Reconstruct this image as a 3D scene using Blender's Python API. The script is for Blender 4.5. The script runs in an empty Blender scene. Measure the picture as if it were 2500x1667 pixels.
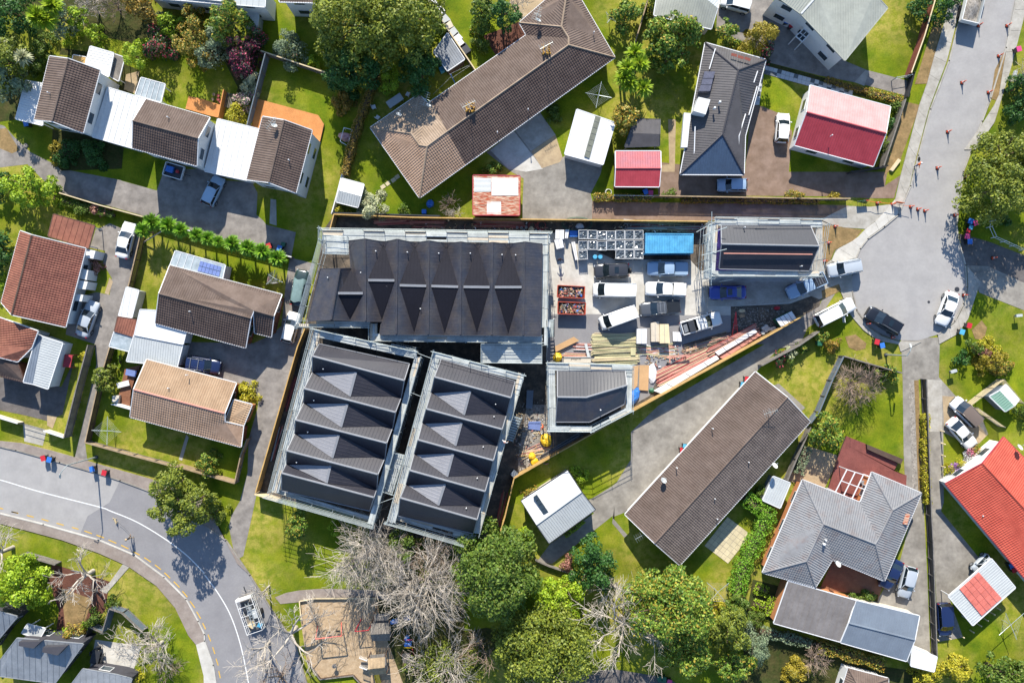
import bpy, bmesh, math, random
import numpy as np
from mathutils import Vector, Matrix
RD = math.radians
random.seed(11); rng = np.random.default_rng(11)
SC = bpy.context.scene
COL = SC.collection
# -- camera, sky, sun, exposure
CAMH, FPX = 100.0, 1850.0            # drone height in metres, focal length in photo pixels
cd = bpy.data.cameras.new('drone_camera'); cam = bpy.data.objects.new('drone_camera', cd); COL.objects.link(cam)
cam.location = (0, 0, CAMH); cam.rotation_euler = (0, 0, 0)
cd.sensor_width = 36.0; cd.sensor_fit = 'HORIZONTAL'; cd.lens = 36.0 * FPX / 2500.0
cd.clip_start = 1.0; cd.clip_end = 2000.0
SC.camera = cam
ELEV = RD(33.7); AZ = -0.085         # sun north, a touch west
wd = bpy.data.worlds.new("World"); SC.world = wd; wd.use_nodes = True
nt = wd.node_tree; bg = nt.nodes['Background']
sky = nt.nodes.new('ShaderNodeTexSky'); sky.sky_type = 'NISHITA'; sky.sun_disc = False
sky.sun_elevation = ELEV; sky.sun_rotation = AZ; sky.air_density = 1.0; sky.dust_density = 0.2; sky.ozone_density = 4.0
nt.links.new(sky.outputs[0], bg.inputs[0]); bg.inputs[1].default_value = 0.125
sl = bpy.data.lights.new('sun', 'SUN'); so = bpy.data.objects.new('sun', sl); COL.objects.link(so)
sl.energy = 4.8; sl.angle = RD(0.5); sl.color = (1.0, 0.94, 0.84)
sd = Vector((math.sin(AZ) * math.cos(ELEV), math.cos(AZ) * math.cos(ELEV), math.sin(ELEV)))
so.rotation_euler = (-sd).to_track_quat('-Z', 'Y').to_euler(); so.location = (0, 60, 80)
SC.view_settings.view_transform = 'Standard'; SC.view_settings.look = 'None'
SC.view_settings.exposure = 1.15; SC.view_settings.gamma = 1.0; SC.view_settings.use_curve_mapping = False
try:
    SC.cycles.max_bounces = 6; SC.cycles.transparent_max_bounces = 6
except Exception: pass

# -- survey helpers: photo point + height -> metres
CROPS = {'A': (700, 550, 3.618), 'B': (620, 800, 2.904), 'Y': (1330, 530, 9.224), 'D': (1330, 800, 7.468), 'T': (1540, 760, 5.2267), 'E': (1700, 520, 6.189), 'G': (1880, 660, 7.84), 'P': (860, 1480, 8.383)}
KT = 500.0 / 1867.0; OY = (0, 420, 840, 1247)
def pp(s):
    out = []; m = None
    for tk in s.replace('|', ' ').split():
        if ',' not in tk: m = tk
        else:
            v = [float(a) for a in tk.split(',')]
            if m == 'o': x, y = v[0] * 2500 / 2352, v[1] * 2500 / 2352
            elif m == 's': x, y = v[0], v[1]
            elif m in CROPS: cx, cy, ck = CROPS[m]; x, y = cx + v[0] / ck, cy + v[1] / ck
            else: x, y = int(m[0]) * 500 + v[0] * KT, OY[int(m[1])] + v[1] * KT
            out.append((x, y, v[2] if len(v) > 2 else None))
    return out
def W(px, py, z=0.0):
    d = (CAMH - z) / FPX
    return Vector(((px - 1250) * d, (833.5 - py) * d, z))
def wp(s, z=0.0): return [W(x, y, z if zz is None else zz) for x, y, zz in pp(s)]
def w1(s, z=0.0): return wp(s, z)[0]
Z3 = Vector((0, 0, 1))

# -- materials
MATS = {}
def lin(h):
    c = [int(h[i:i + 2], 16) / 255 for i in (0, 2, 4)]
    return [a / 12.92 if a <= .04045 else ((a + .055) / 1.055) ** 2.4 for a in c]
def alb(h, k=1.6): return [min(.82, a / k) for a in lin(h)]
def M(key, hexc='808080', var=.2, s1=.6, s2=7.0, rough=.8, bump=0.0, metal=0.0, hex2=None, thr=(.35, .65), spec=.4,
      objr=0.0, stretch=None, bs=30.0, emit=None, k=1.6, coat=0.0, obj=False, hex3=None):
    if key in MATS: return MATS[key]
    m = bpy.data.materials.new(key); m.use_nodes = True; n = m.node_tree.nodes; L = m.node_tree.links
    b = n['Principled BSDF']; c = alb(hexc, k)
    if obj:
        tc = n.new('ShaderNodeTexCoord'); pos = tc.outputs['Object']
    else:
        g = n.new('ShaderNodeNewGeometry'); pos = g.outputs['Position']
    if stretch:
        vm = n.new('ShaderNodeVectorMath'); vm.operation = 'MULTIPLY'; vm.inputs[1].default_value = stretch
        L.new(pos, vm.inputs[0]); pos = vm.outputs[0]
    def noise(s, det):
        t = n.new('ShaderNodeTexNoise'); t.inputs['Scale'].default_value = s; t.inputs['Detail'].default_value = det
        t.inputs['Roughness'].default_value = .6; L.new(pos, t.inputs['Vector']); return t.outputs['Fac']
    a1 = noise(s1, 4); a2 = noise(s2, 3)
    def rng_(f, lo, hi, o0, o1):
        r = n.new('ShaderNodeMapRange'); r.inputs[1].default_value = lo; r.inputs[2].default_value = hi
        r.inputs[3].default_value = o0; r.inputs[4].default_value = o1; L.new(f, r.inputs[0]); return r.outputs[0]
    def math_(op, a, bb):
        q = n.new('ShaderNodeMath'); q.operation = op
        for i, x in enumerate((a, bb)):
            if hasattr(x, 'links') or hasattr(x, 'is_linked'): L.new(x, q.inputs[i])
            else: q.inputs[i].default_value = x
        return q.outputs[0]
    v1 = rng_(a1, .3, .7, 1 - var, 1 + var); v2 = rng_(a2, .3, .7, 1 - var * .8, 1 + var * .8)
    fac = math_('MULTIPLY', v1, v2)
    if objr:
        oi = n.new('ShaderNodeObjectInfo'); fac = math_('MULTIPLY', fac, rng_(oi.outputs['Random'], 0, 1, 1 - objr, 1 + objr))
    base = None
    if hex2:
        mx = n.new('ShaderNodeMix'); mx.data_type = 'RGBA'
        mx.inputs[6].default_value = (*c, 1); mx.inputs[7].default_value = (*alb(hex2, k), 1)
        a3 = noise(s1 * 2.3, 6); L.new(rng_(a3, thr[0], thr[1], 0, 1), mx.inputs[0]); base = mx.outputs[2]
    if hex3:
        mx3 = n.new('ShaderNodeMix'); mx3.data_type = 'RGBA'; L.new(base, mx3.inputs[6]); mx3.inputs[7].default_value = (*alb(hex3, k), 1)
        L.new(math_('MULTIPLY', rng_(noise(.075, 3), .44, .6, 0, .8), rng_(noise(1.1, 5), .4, .58, .25, 1)), mx3.inputs[0]); base = mx3.outputs[2]
    vm2 = n.new('ShaderNodeVectorMath'); vm2.operation = 'SCALE'
    if base is not None: L.new(base, vm2.inputs[0])
    else: vm2.inputs[0].default_value = c
    L.new(fac, vm2.inputs['Scale']); L.new(vm2.outputs[0], b.inputs['Base Color'])
    b.inputs['Roughness'].default_value = rough; b.inputs['Metallic'].default_value = metal
    b.inputs['Specular IOR Level'].default_value = spec
    if coat: b.inputs['Coat Weight'].default_value = coat; b.inputs['Coat Roughness'].default_value = .05
    if bump:
        bn = n.new('ShaderNodeBump'); bn.inputs['Strength'].default_value = bump; bn.inputs['Distance'].default_value = .03
        L.new(noise(bs, 3), bn.inputs['Height']); L.new(bn.outputs[0], b.inputs['Normal'])
    MATS[key] = m; return m
def leafmat(key, cols, trans=.25, k=1.0):
    """one material per kind of leaf; every leaf takes its own tint from the kind's palette"""
    if key in MATS: return MATS[key]
    m = bpy.data.materials.new(key); m.use_nodes = True; n = m.node_tree.nodes; L = m.node_tree.links
    b = n['Principled BSDF']; g = n.new('ShaderNodeNewGeometry')
    r = n.new('ShaderNodeValToRGB'); e = r.color_ramp.elements
    r.color_ramp.interpolation = 'CONSTANT' if len(cols) > 6 else 'LINEAR'
    e[0].position = 0; e[0].color = (*alb(cols[0], k), 1); e[1].position = 1; e[1].color = (*alb(cols[-1], k), 1)
    for i, h in enumerate(cols[1:-1]):
        q = e.new((i + 1) / (len(cols) - 1)); q.color = (*alb(h, k), 1)
    L.new(g.outputs['Random Per Island'], r.inputs[0])
    L.new(r.outputs[0], b.inputs['Base Color']); b.inputs['Roughness'].default_value = .55; b.inputs['Specular IOR Level'].default_value = .3
    t = n.new('ShaderNodeBsdfTranslucent'); L.new(r.outputs[0], t.inputs[0])
    mx = n.new('ShaderNodeMixShader'); mx.inputs[0].default_value = trans
    L.new(b.outputs[0], mx.inputs[1]); L.new(t.outputs[0], mx.inputs[2])
    L.new(mx.outputs[0], n['Material Output'].inputs[0]); MATS[key] = m; return m

# -- objects
def rootloc(p):
    while p is not None and p.parent is not None: p = p.parent
    return Vector(p.location) if p is not None else Vector((0, 0, 0))
def tag(o, label=None, cat=None, group=None, kind=None):
    if label: o['label'] = label
    if cat: o['category'] = cat
    if group: o['group'] = group
    if kind: o['kind'] = kind
    return o
def thing(name, label, cat, loc=(0, 0, 0), group=None):
    o = bpy.data.objects.new(name, None); COL.objects.link(o); o.location = loc; o.empty_display_size = .3
    return tag(o, label, cat, group)
def link(name, me, parent=None):
    o = bpy.data.objects.new(name, me); COL.objects.link(o); o.parent = parent; return o
def copy_tree(o, parent=None):
    c = o.copy(); COL.objects.link(c)
    if parent is not None: c.parent = parent
    for ch in list(o.children): copy_tree(ch, c)
    return c
class MB:
    def __init__(s): s.v = []; s.f = []; s.mi = []; s.mats = []; s.cur = 0
    def mat(s, m):
        if m not in s.mats: s.mats.append(m)
        s.cur = s.mats.index(m); return s
    def add(s, vs, fs):
        k = len(s.v); s.v.extend([tuple(a) for a in vs])
        for f in fs: s.f.append([k + i for i in f]); s.mi.append(s.cur)
        return s
    def poly(s, pts): return s.add(pts, [list(range(len(pts)))])
    def box(s, c, sx, sy, sz, rz=0.0):
        c = Vector(c); ca, sa = math.cos(rz), math.sin(rz); vs = []
        for dz in (-.5, .5):
            for dx, dy in ((-.5, -.5), (.5, -.5), (.5, .5), (-.5, .5)):
                x, y = dx * sx, dy * sy; vs.append((c.x + x * ca - y * sa, c.y + x * sa + y * ca, c.z + dz * sz))
        return s.add(vs, [(3, 2, 1, 0), (4, 5, 6, 7), (0, 1, 5, 4), (1, 2, 6, 5), (2, 3, 7, 6), (3, 0, 4, 7)])
    def prism(s, pts, z0, z1):
        """pts ccw or cw outline; z0/z1 numbers, or z1 None to keep each point's own z as top"""
        pts = [Vector(p) for p in pts]
        ar = sum(a.x * b.y - b.x * a.y for a, b in zip(pts, pts[1:] + pts[:1]))
        if ar < 0: pts = pts[::-1]
        n = len(pts)
        bot = [(p.x, p.y, z0 if not callable(z0) else z0(p)) for p in pts]; top = [(p.x, p.y, p.z if z1 is None else z1) for p in pts]
        fs = [list(range(n))[::-1], list(range(n, 2 * n))] + [(i, (i + 1) % n, n + (i + 1) % n, n + i) for i in range(n)]
        return s.add(bot + top, fs)
    def beam(s, p, q, w, h):
        p, q = Vector(p), Vector(q); d = (q - p)
        if d.length < 1e-6: return s
        d.normalize(); a = Z3.cross(d)
        a = a.normalized() if a.length > 1e-4 else Vector((1, 0, 0))
        b = d.cross(a); vs = []
        for e in (p, q):
            for i, j in ((-.5, -.5), (.5, -.5), (.5, .5), (-.5, .5)): vs.append(e + a * (i * w) + b * (j * h))
        return s.add(vs, [(0, 1, 2, 3), (7, 6, 5, 4), (0, 4, 5, 1), (1, 5, 6, 2), (2, 6, 7, 3), (3, 7, 4, 0)])
    def tube(s, p, q, r0, r1=None, n=6, cap=True):
        p, q = Vector(p), Vector(q); r1 = r0 if r1 is None else r1; d = q - p
        if d.length < 1e-6: return s
        d.normalize(); a = d.orthogonal().normalized(); b = d.cross(a); vs = []
        for e, r in ((p, r0), (q, r1)):
            for i in range(n):
                t = 2 * math.pi * i / n; vs.append(e + a * (r * math.cos(t)) + b * (r * math.sin(t)))
        fs = [(i, (i + 1) % n, n + (i + 1) % n, n + i) for i in range(n)]
        if cap: fs += [list(range(n))[::-1], list(range(n, 2 * n))]
        return s.add(vs, fs)
    def path(s, pts, r, n=5):
        for a, b in zip(pts, pts[1:]): s.tube(a, b, r, n=n)
        return s
    def lathe(s, c, prof, n=12, axis=None):
        """prof: list of (radius, height) from bottom to top"""
        c = Vector(c); vs = []; fs = []
        for r, z in prof:
            for i in range(n):
                t = 2 * math.pi * i / n; vs.append((c.x + r * math.cos(t), c.y + r * math.sin(t), c.z + z))
        for j in range(len(prof) - 1):
            for i in range(n): fs.append((j * n + i, j * n + (i + 1) % n, (j + 1) * n + (i + 1) % n, (j + 1) * n + i))
        fs.append(list(range(n))[::-1]); fs.append(list(range((len(prof) - 1) * n, len(prof) * n)))
        return s.add(vs, fs)
    def mesh(s, name, mat, off=Vector((0, 0, 0)), smooth=False):
        me = bpy.data.meshes.new(name)
        v = [(a[0] - off.x, a[1] - off.y, a[2] - off.z) for a in s.v]
        me.from_pydata(v, [], s.f)
        if s.mats:
            for m in s.mats: me.materials.append(m)
            me.polygons.foreach_set('material_index', s.mi)
        else: me.materials.append(mat)
        if smooth: me.polygons.foreach_set('use_smooth', [True] * len(s.f))
        me.update(); return me
    def build(s, name, mat=None, parent=None, smooth=False, stuff=False):
        o = link(name, s.mesh(name, mat, rootloc(parent), smooth), parent)
        if stuff: o['kind'] = 'stuff'
        return o
    def thing(s, name, mat, label, cat, group=None, smooth=False, loc=None):
        """a thing that is one mesh, with its origin at its own base"""
        a = np.array(s.v); c = Vector((a[:, 0].mean(), a[:, 1].mean(), a[:, 2].min())) if loc is None else Vector(loc)
        o = link(name, s.mesh(name, mat, c, smooth)); o.location = c
        return tag(o, label, cat, group)
UM = {}
def umesh(kind, mat):
    k = (kind, mat.name)
    if k not in UM:
        b = MB()
        if kind == 'box': b.box((0, 0, 0), 1, 1, 1)
        elif kind == 'pipe': b.tube((0, 0, 0), (0, 0, 1), 1, n=6)
        elif kind == 'disc': b.tube((0, 0, 0), (0, 0, 1), 1, n=12)
        UM[k] = b.mesh(kind + '_' + mat.name, mat)
    return UM[k]
def place(name, me, parent, mw):
    o = link(name, me, parent); o.matrix_local = Matrix.Translation(-rootloc(parent)) @ mw if parent is not None else mw
    return o
def beam(name, parent, p, q, w, h, mat):
    p, q = Vector(p), Vector(q); d = q - p; l = d.length; d.normalize(); a = Z3.cross(d)
    a = a.normalized() if a.length > 1e-4 else Vector((0, 1, 0))
    b = d.cross(a); R = Matrix((d, a, b)).transposed().to_4x4()
    return place(name, umesh('box', mat), parent, Matrix.Translation((p + q) / 2) @ R @ Matrix.Diagonal((l, w, h, 1)))
def pipe(name, parent, p, q, r, mat, kind='pipe'):
    p, q = Vector(p), Vector(q); d = q - p
    R = d.to_track_quat('Z', 'Y').to_matrix().to_4x4()
    return place(name, umesh(kind, mat), parent, Matrix.Translation(p) @ R @ Matrix.Diagonal((r, r, d.length, 1)))
def cube(name, parent, c, sx, sy, sz, mat, rz=0.0):
    return place(name, umesh('box', mat), parent, Matrix.Translation(c) @ Matrix.Rotation(rz, 4, 'Z') @ Matrix.Diagonal((sx, sy, sz, 1)))
def frame(p, q):
    """unit direction and left normal of a ground line"""
    d = Vector((q.x - p.x, q.y - p.y, 0)).normalized(); return d, Vector((-d.y, d.x, 0))
def offset_loop(pts, d):
    """move a closed outline inwards by d (xy only)"""
    n = len(pts); ar = sum(a.x * b.y - b.x * a.y for a, b in zip(pts, pts[1:] + pts[:1])); sg = 1 if ar > 0 else -1
    out = []
    for i in range(n):
        p0, p1, p2 = pts[i - 1], pts[i], pts[(i + 1) % n]
        d1, n1 = frame(p0, p1); d2, n2 = frame(p1, p2); n1 = n1 * sg; n2 = n2 * sg
        m = n1 + n2; k = m.dot(n1)
        m = n1 if k < .25 else m * (1 / k)
        out.append(Vector((p1.x + m.x * d, p1.y + m.y * d, p1.z)))
    return out

# -- roof coverings with real relief
def clip2(poly, ax, val, keep_gt):
    out = []; n = len(poly)
    for i in range(n):
        a, b = poly[i], poly[(i + 1) % n]
        da = (a[ax] - val) if keep_gt else (val - a[ax]); db = (b[ax] - val) if keep_gt else (val - b[ax])
        if da >= 0: out.append(a)
        if (da > 0 and db < 0) or (da < 0 and db > 0):
            t = da / (da - db); out.append((a[0] + (b[0] - a[0]) * t, a[1] + (b[1] - a[1]) * t))
    return out
PROF = {  # period along the eave, knots (pos, height), course length or 0
    'tile': (.30, ((0, 0), (.10, .05), (.2, .0)), .34),
    'rib': (.32, ((0, 0), (.025, .035), (.06, .035), (.085, 0)), 0),
    'wide': (.76, ((0, 0), (.02, .045), (.06, .045), (.08, 0)), 0),
    'corr': (.16, ((0, 0), (.08, .028)), 0), 'seam': (.42, ((0, 0), (.02, .01), (.05, .01), (.07, 0)), 0),
    'flat': (50., ((0, 0),), 0)}
def cover(mb, poly, kind, lift=.015, vdir=None):
    n = Vector((0, 0, 0)); k = len(poly)
    for a, b in zip(poly, poly[1:] + poly[:1]):
        n += Vector(((a.y - b.y) * (a.z + b.z), (a.z - b.z) * (a.x + b.x), (a.x - b.x) * (a.y + b.y)))
    n.normalize()
    if n.z < 0: n = -n
    v = (vdir - n * vdir.dot(n)) if vdir is not None else Z3 - n * n.z
    v = v.normalized() if v.length > 1e-3 else Vector((0, 1, 0)) - n * n.y
    if vdir is None:                      # lay the courses along the eave
        best = None
        for a, b in zip(poly, poly[1:] + poly[:1]):
            e = b - a; e = e - n * e.dot(n)
            if e.length > .8 and abs((b - a).z) < .2 * e.length and abs(e.normalized().dot(v)) < .45:
                q = (a.z + b.z) / 2
                if best is None or q < best[0] - .05: best = (q, e.normalized())
        if best: w = n.cross(best[1]); v = w if w.dot(v) > 0 else -w
    u = v.cross(n).normalized(); o = sum(poly, Vector()) / k
    P = [((p - o).dot(u), (p - o).dot(v)) for p in poly]
    res = [(p - o).dot(n) for p in poly]; flat = max(abs(r) for r in res) < .012
    def off(x, y):                        # mean value interpolation of the warp of a not quite flat slope
        if flat: return 0.0
        D = [(a - x, b - y) for a, b in P]; R = [math.hypot(*d) for d in D]
        for i in range(k):
            if R[i] < 1e-6: return res[i]
        T = []
        for i in range(k):
            j = (i + 1) % k; cr = D[i][0] * D[j][1] - D[i][1] * D[j][0]; dt = D[i][0] * D[j][0] + D[i][1] * D[j][1]
            den = R[i] * R[j] + dt
            if den < 1e-9: t = R[i] / (R[i] + R[j]); return res[i] * (1 - t) + res[j] * t
            T.append(cr / den)
        Wt = [(T[i - 1] + T[i]) / R[i] for i in range(k)]; sm = sum(Wt)
        return sum(a * b for a, b in zip(Wt, res)) / sm if abs(sm) > 1e-9 else 0.0
    per, kn, crs = PROF[kind]
    vmin = min(p[1] for p in P); vmax = max(p[1] for p in P)
    strips = []
    if crs:
        j = 0
        while vmin + j * crs < vmax:
            a = vmin + j * crs; q = clip2(clip2(P, 1, a, True), 1, a + crs, False)
            if len(q) > 2: strips.append((q, a, crs))
            j += 1
    else: strips = [(P, vmin, 0)]
    ku = [a for a, h in kn] + [per]; kh = [h for a, h in kn] + [kn[0][1]]
    for S, va, c in strips:
        umin = min(p[0] for p in S); umax = max(p[0] for p in S)
        i0 = math.floor(umin / per); i1 = math.ceil(umax / per); R = S
        for i in range(i0, i1):
            for j in range(len(ku) - 1):
                ua, ub = i * per + ku[j], i * per + ku[j + 1]
                if ub <= umin or ua >= umax: continue
                q = clip2(clip2(R, 0, ua, True), 0, ub, False)
                if len(q) < 3: continue
                vs = []
                for x, y in q:
                    h = kh[j] + (kh[j + 1] - kh[j]) * (x - ua) / (ub - ua) + lift
                    if c: h += .04 * (1 - (y - va) / c)
                    vs.append(o + u * x + v * y + n * (h + off(x, y)))
                mb.poly(vs)
                if c:
                    lo = [p for p in range(len(q)) if q[p][1] - va < .01]
                    if len(lo) == 2:
                        a, b = vs[lo[0]], vs[lo[1]]
                        mb.poly([a, b, b - n * .05, a - n * .05])
    return n
# == materials used across the scene
M('grass', '868f1e', .24, .16, 5.0, .95, .9, hex2='5c7614', thr=(.36, .66), spec=.1, bs=14, hex3='b3a552')
M('asphalt_old', 'b2afab', .05, .25, 3.0, .92, .35, hex2='a8a5a2', bs=25, spec=.2)
M('asphalt_new', '918f90', .06, .2, 4.0, .92, .3, hex2='9a9898', bs=25, spec=.2)
M('asphalt_drive', 'a39c94', .13, .3, 2.2, .93, .4, hex2='857f79', bs=22, spec=.2)
M('asphalt_brown', '9c8575', .12, .3, 2.5, .93, .4, hex2='86705f', bs=22, spec=.2)
M('asphalt_dark', '7a7470', .12, .3, 2.5, .93, .4, hex2='66605c', bs=22, spec=.2)
M('concrete', 'c2bdb2', .1, .35, 3.0, .88, .25, hex2='aaa498', bs=20, spec=.25)
M('concrete_pale', 'dad6cc', .07, .3, 3.0, .88, .2, hex2='c6c1b6', bs=20, spec=.25)
M('concrete_tan', 'c4ae8a', .1, .5, 3.0, .88, .25, hex2='b09a7b', bs=20, spec=.25)
M('concrete_worn', 'a8a297', .16, .22, 1.8, .9, .3, hex2='8a847b', bs=18, spec=.2)
M('path_brown', 'a69a90', .1, .4, 4.0, .92, .35, hex2='978a80', bs=26, spec=.2)
M('bare_dirt', 'a68a60', .2, .6, 4.0, .95, .8, hex2='8b7650', bs=16, spec=.1)
M('dark_soil', '55502f', .25, .5, 4.0, .95, .9, hex2='3f4a22', bs=16, spec=.1)
M('site_dirt', '5f5850', .25, .4, 4.0, .95, .9, hex2='7a6e60', thr=(.45, .6), bs=14, spec=.1)
M('bark', 'cdb493', .1, .8, 9.0, .95, 1.0, hex2='b79d7c', bs=12, spec=.1)
M('gravel', 'b5aea4', .35, 2.0, 14.0, .95, 1.0, hex2='8d867c', bs=9, spec=.1)
M('mulch_red', '6e4a3e', .25, .7, 6.0, .95, .9, bs=14, spec=.1)
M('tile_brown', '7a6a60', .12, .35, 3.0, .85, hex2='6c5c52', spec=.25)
M('tile_beige', 'b39e88', .1, .35, 3.0, .85, hex2='a08b75', spec=.25)
M('tile_dark', '6a5a52', .14, .35, 3.0, .85, hex2='5a4b45', spec=.25)  # darker copy of tile_brown; puts shade into the colour of slopes off the sun
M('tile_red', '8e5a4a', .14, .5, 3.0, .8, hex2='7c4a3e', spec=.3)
M('tile_rust', '9a6450', .14, .5, 3.0, .8, hex2='885444', spec=.3)
M('tile_tan', 'b89a82', .1, .35, 3.0, .8, hex2='a88a72', spec=.3)
M('tile_tan_light', 'bc9f80', .08, .35, 3.0, .8, hex2='ae9072', spec=.3)
M('tile_grey', '919192', .1, .4, 3.0, .75, hex2='8c807c', thr=(.5, .75), spec=.35)
M('tile_orange', 'd6604a', .08, .35, 3.0, .7, hex2='c6523e', spec=.35)
M('tile_old', '7c7068', .16, .5, 5.0, .85, hex2='6b605a', spec=.25)
M('metal_white', 'f2f2ee', .04, .4, 3.0, .5, hex2='e4e4e0')
M('metal_pale', 'c4c8c6', .07, .4, 4.0, .5, hex2='c0c4c3')
M('metal_grey', '9a9ea2', .08, .4, 4.0, .5, hex2='8b8f93')
M('metal_bluegrey', '7f8a96', .05, .3, 3.0, .5, hex2='77818d')
M('metal_greygreen', 'b4b6a8', .06, .4, 3.0, .6, hex2='a8aa9e')
M('metal_warmgrey', '8a8480', .08, .4, 3.0, .55, hex2='7c7672')
M('metal_black', '5e5a5a', .08, .3, 3.0, .45, hex2='54504f')
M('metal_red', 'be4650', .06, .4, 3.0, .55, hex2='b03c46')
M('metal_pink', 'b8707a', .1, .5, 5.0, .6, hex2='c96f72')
M('metal_pinkpale', 'dcaaa6', .04, .4, 3.0, .55, hex2='d29c98')
M('metal_bluerust', '4a5f78', .12, .4, 3.0, .6)  # bluer tone for the south hip of the black roof
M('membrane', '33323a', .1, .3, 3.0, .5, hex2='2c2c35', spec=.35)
M('membrane_warm', '504b4b', .16, .3, 3.0, .36, hex2='3d3e48', spec=.5)
M('slate_roof', '434449', .08, .4, 3.0, .5, spec=.3); M('saddle_dark', '26262e', .1, .4, 3.0, .75, spec=.1)
M('rust', 'b8532f', .22, 1.2, 6.0, .85, hex2='dcc0a4', thr=(.42, .6), stretch=(.5, 3, 1))
M('translucent', 'b9c3c6', .1, .8, 6.0, .35, hex2='9eaaae', spec=.5)
M('skylight', '6b6b78', .2, 2.0, 9.0, .25, spec=.6)
M('glass', '39464f', .1, .5, 3.0, .06, spec=.8)
M('panel_blue', '7f90c4', .12, 1.0, 8.0, .15, spec=.7)
M('wall_white', 'f0efea', .04, .4, 3.0, .8)
M('wall_cream', 'ddd3c0', .05, .4, 3.0, .85)
M('wall_grey', '8c8a88', .08, .4, 3.0, .85)
M('wall_dark', '45444a', .08, .4, 3.0, .8)
M('wall_brick', 'a5684a', .18, .6, 9.0, .9, hex2='8c5238', bump=.4)
M('wall_orange', 'd08a58', .1, .6, 6.0, .9)
M('wrap_purple', '6a4fb0', .1, .7, 4.0, .6)
M('frame_white', 'f2f2f0', .03, .4, 3.0, .5)
M('gutter_dark', '4a4648', .08, .4, 3.0, .5)
M('gutter_brown', '6a4c3e', .08, .4, 3.0, .5)
M('galv', 'c4cdc9', .12, .6, 5.0, .38, metal=.35, objr=.12, spec=.5)
M('plank_alu', 'd7dbd6', .1, .5, 5.0, .5, metal=.2, objr=.12, hex2='bfc4bf')
M('plank_wood', 'd9cbb4', .12, .8, 6.0, .8, objr=.12)
M('timber_new', 'd6b06c', .12, .8, 6.0, .8, hex2='c9a05c', objr=.08)
M('ply', 'c6a36a', .12, .6, 4.0, .8, hex2='b6935c', objr=.08)
M('timber_pink', 'dd9a88', .1, .8, 6.0, .8, objr=.15)
M('timber_red', 'b0554f', .15, .8, 6.0, .8, objr=.2)
M('timber_pale', 'e6d2a8', .1, .8, 6.0, .8, objr=.15)
M('timber_green', 'd0c99a', .12, .8, 6.0, .8, objr=.18)
M('timber_grey', '8f887e', .16, .8, 7.0, .9, hex2='77716a', objr=.1)
M('timber_dark', '5d4a3e', .18, .8, 7.0, .9, objr=.1)
M('timber_bluegrey', '6d7b86', .12, .8, 7.0, .85, objr=.08)
M('timber_redbrown', '8a4a3a', .12, .8, 7.0, .85, objr=.08)
M('timber_tan', 'b79f7e', .14, .8, 7.0, .9, hex2='a08a6c', objr=.08)
M('deck_orange', 'e39a55', .08, .6, 6.0, .7, hex2='d68c48', stretch=(1, 1, 1))
M('deck_maroon', '96564c', .1, .5, 6.0, .7, hex2='864a42')
M('deck_brown', '9c6a4c', .1, .5, 6.0, .7, hex2='8c5c40')
M('black_plastic', '26292c', .12, 1.0, 6.0, .35, spec=.5)
M('white_wrap', 'f2f0ee', .05, 1.0, 5.0, .45, bump=.5, bs=9)
M('paint_white', 'f2f2ee', .04, 1.0, 8.0, .7)
M('paint_yellow', 'e8b73a', .08, 1.0, 8.0, .7)
M('orange_plastic', 'f0603c', .05, 1.0, 5.0, .5)
M('red_plastic', 'd0303c', .05, 1.0, 5.0, .45)
M('blue_plastic', '3d7fd8', .05, 1.0, 5.0, .45)
M('cyan_plastic', '5ab4d8', .05, 1.0, 5.0, .45)
M('green_plastic', '2f6b4c', .08, 1.0, 5.0, .45)
M('yellow_plastic', 'f2c81e', .06, 1.0, 5.0, .5)
M('pink_plastic', 'e8508c', .05, 1.0, 5.0, .45)
M('container_blue', '5cb2da', .12, .5, 3.0, .55, hex2='4a9cc8')
M('skip_orange', 'c8553a', .12, .8, 5.0, .6, hex2='a8452e')
M('rubber', '1d1d1f', .1, 1.0, 6.0, .7)
M('steel_dark', '4a4c50', .1, 1.0, 6.0, .45, metal=.4)
M('cardboard', 'd2a878', .08, .8, 5.0, .85)
M('hiviz', 'f4783c', .05, 2.0, 8.0, .7)
M('trunk_grey', '9c948a', .18, 1.0, 6.0, .9, hex2='857c72', bump=.5)
M('twig_pale', 'd4cabc', .14, .4, 5.0, .9, hex2='b0a494', spec=.1)
M('twig_brown', 'b09a88', .14, .4, 5.0, .9, hex2='94806f', spec=.1)
M('trunk_brown', '6b5744', .18, 1.0, 6.0, .9, bump=.5)
M('lichen', 'd8a648', .2, 2.0, 8.0, .9)

# == house builder
def vset(s, z0=2.6, rs=.8):
    V = {}; m = None; zl = [float(t.split(',')[2]) for t in s.split() if t.count(',') == 2]; zb = min(zl) if zl else 0   # rs: roof pitch factor
    for tk in s.replace('|', ' ').split():
        if '=' not in tk: m = tk
        else:
            k, c = tk.split('='); q = c.split(',')
            V[k] = w1(m + ' %s,%s' % (q[0], q[1]), zb + (float(q[2]) - zb) * rs if len(q) > 2 else z0)
    return V
def ccw(keys, V):
    p = [V[k] for k in keys]; ar = sum(a.x * b.y - b.x * a.y for a, b in zip(p, p[1:] + p[:1]))
    return list(keys) if ar > 0 else list(keys)[::-1]
def loops_of(F):
    E = {}
    for f in F:
        for a, b in zip(f, f[1:] + f[:1]): E[(a, b)] = f
    nxt = {}
    for (a, b) in E:
        if (b, a) not in E: nxt[a] = b
    L = []
    while nxt:
        s = next(iter(nxt)); lp = []; k = s
        while k in nxt: lp.append(k); k = nxt.pop(k)
        L.append(lp)
    return E, L
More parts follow.
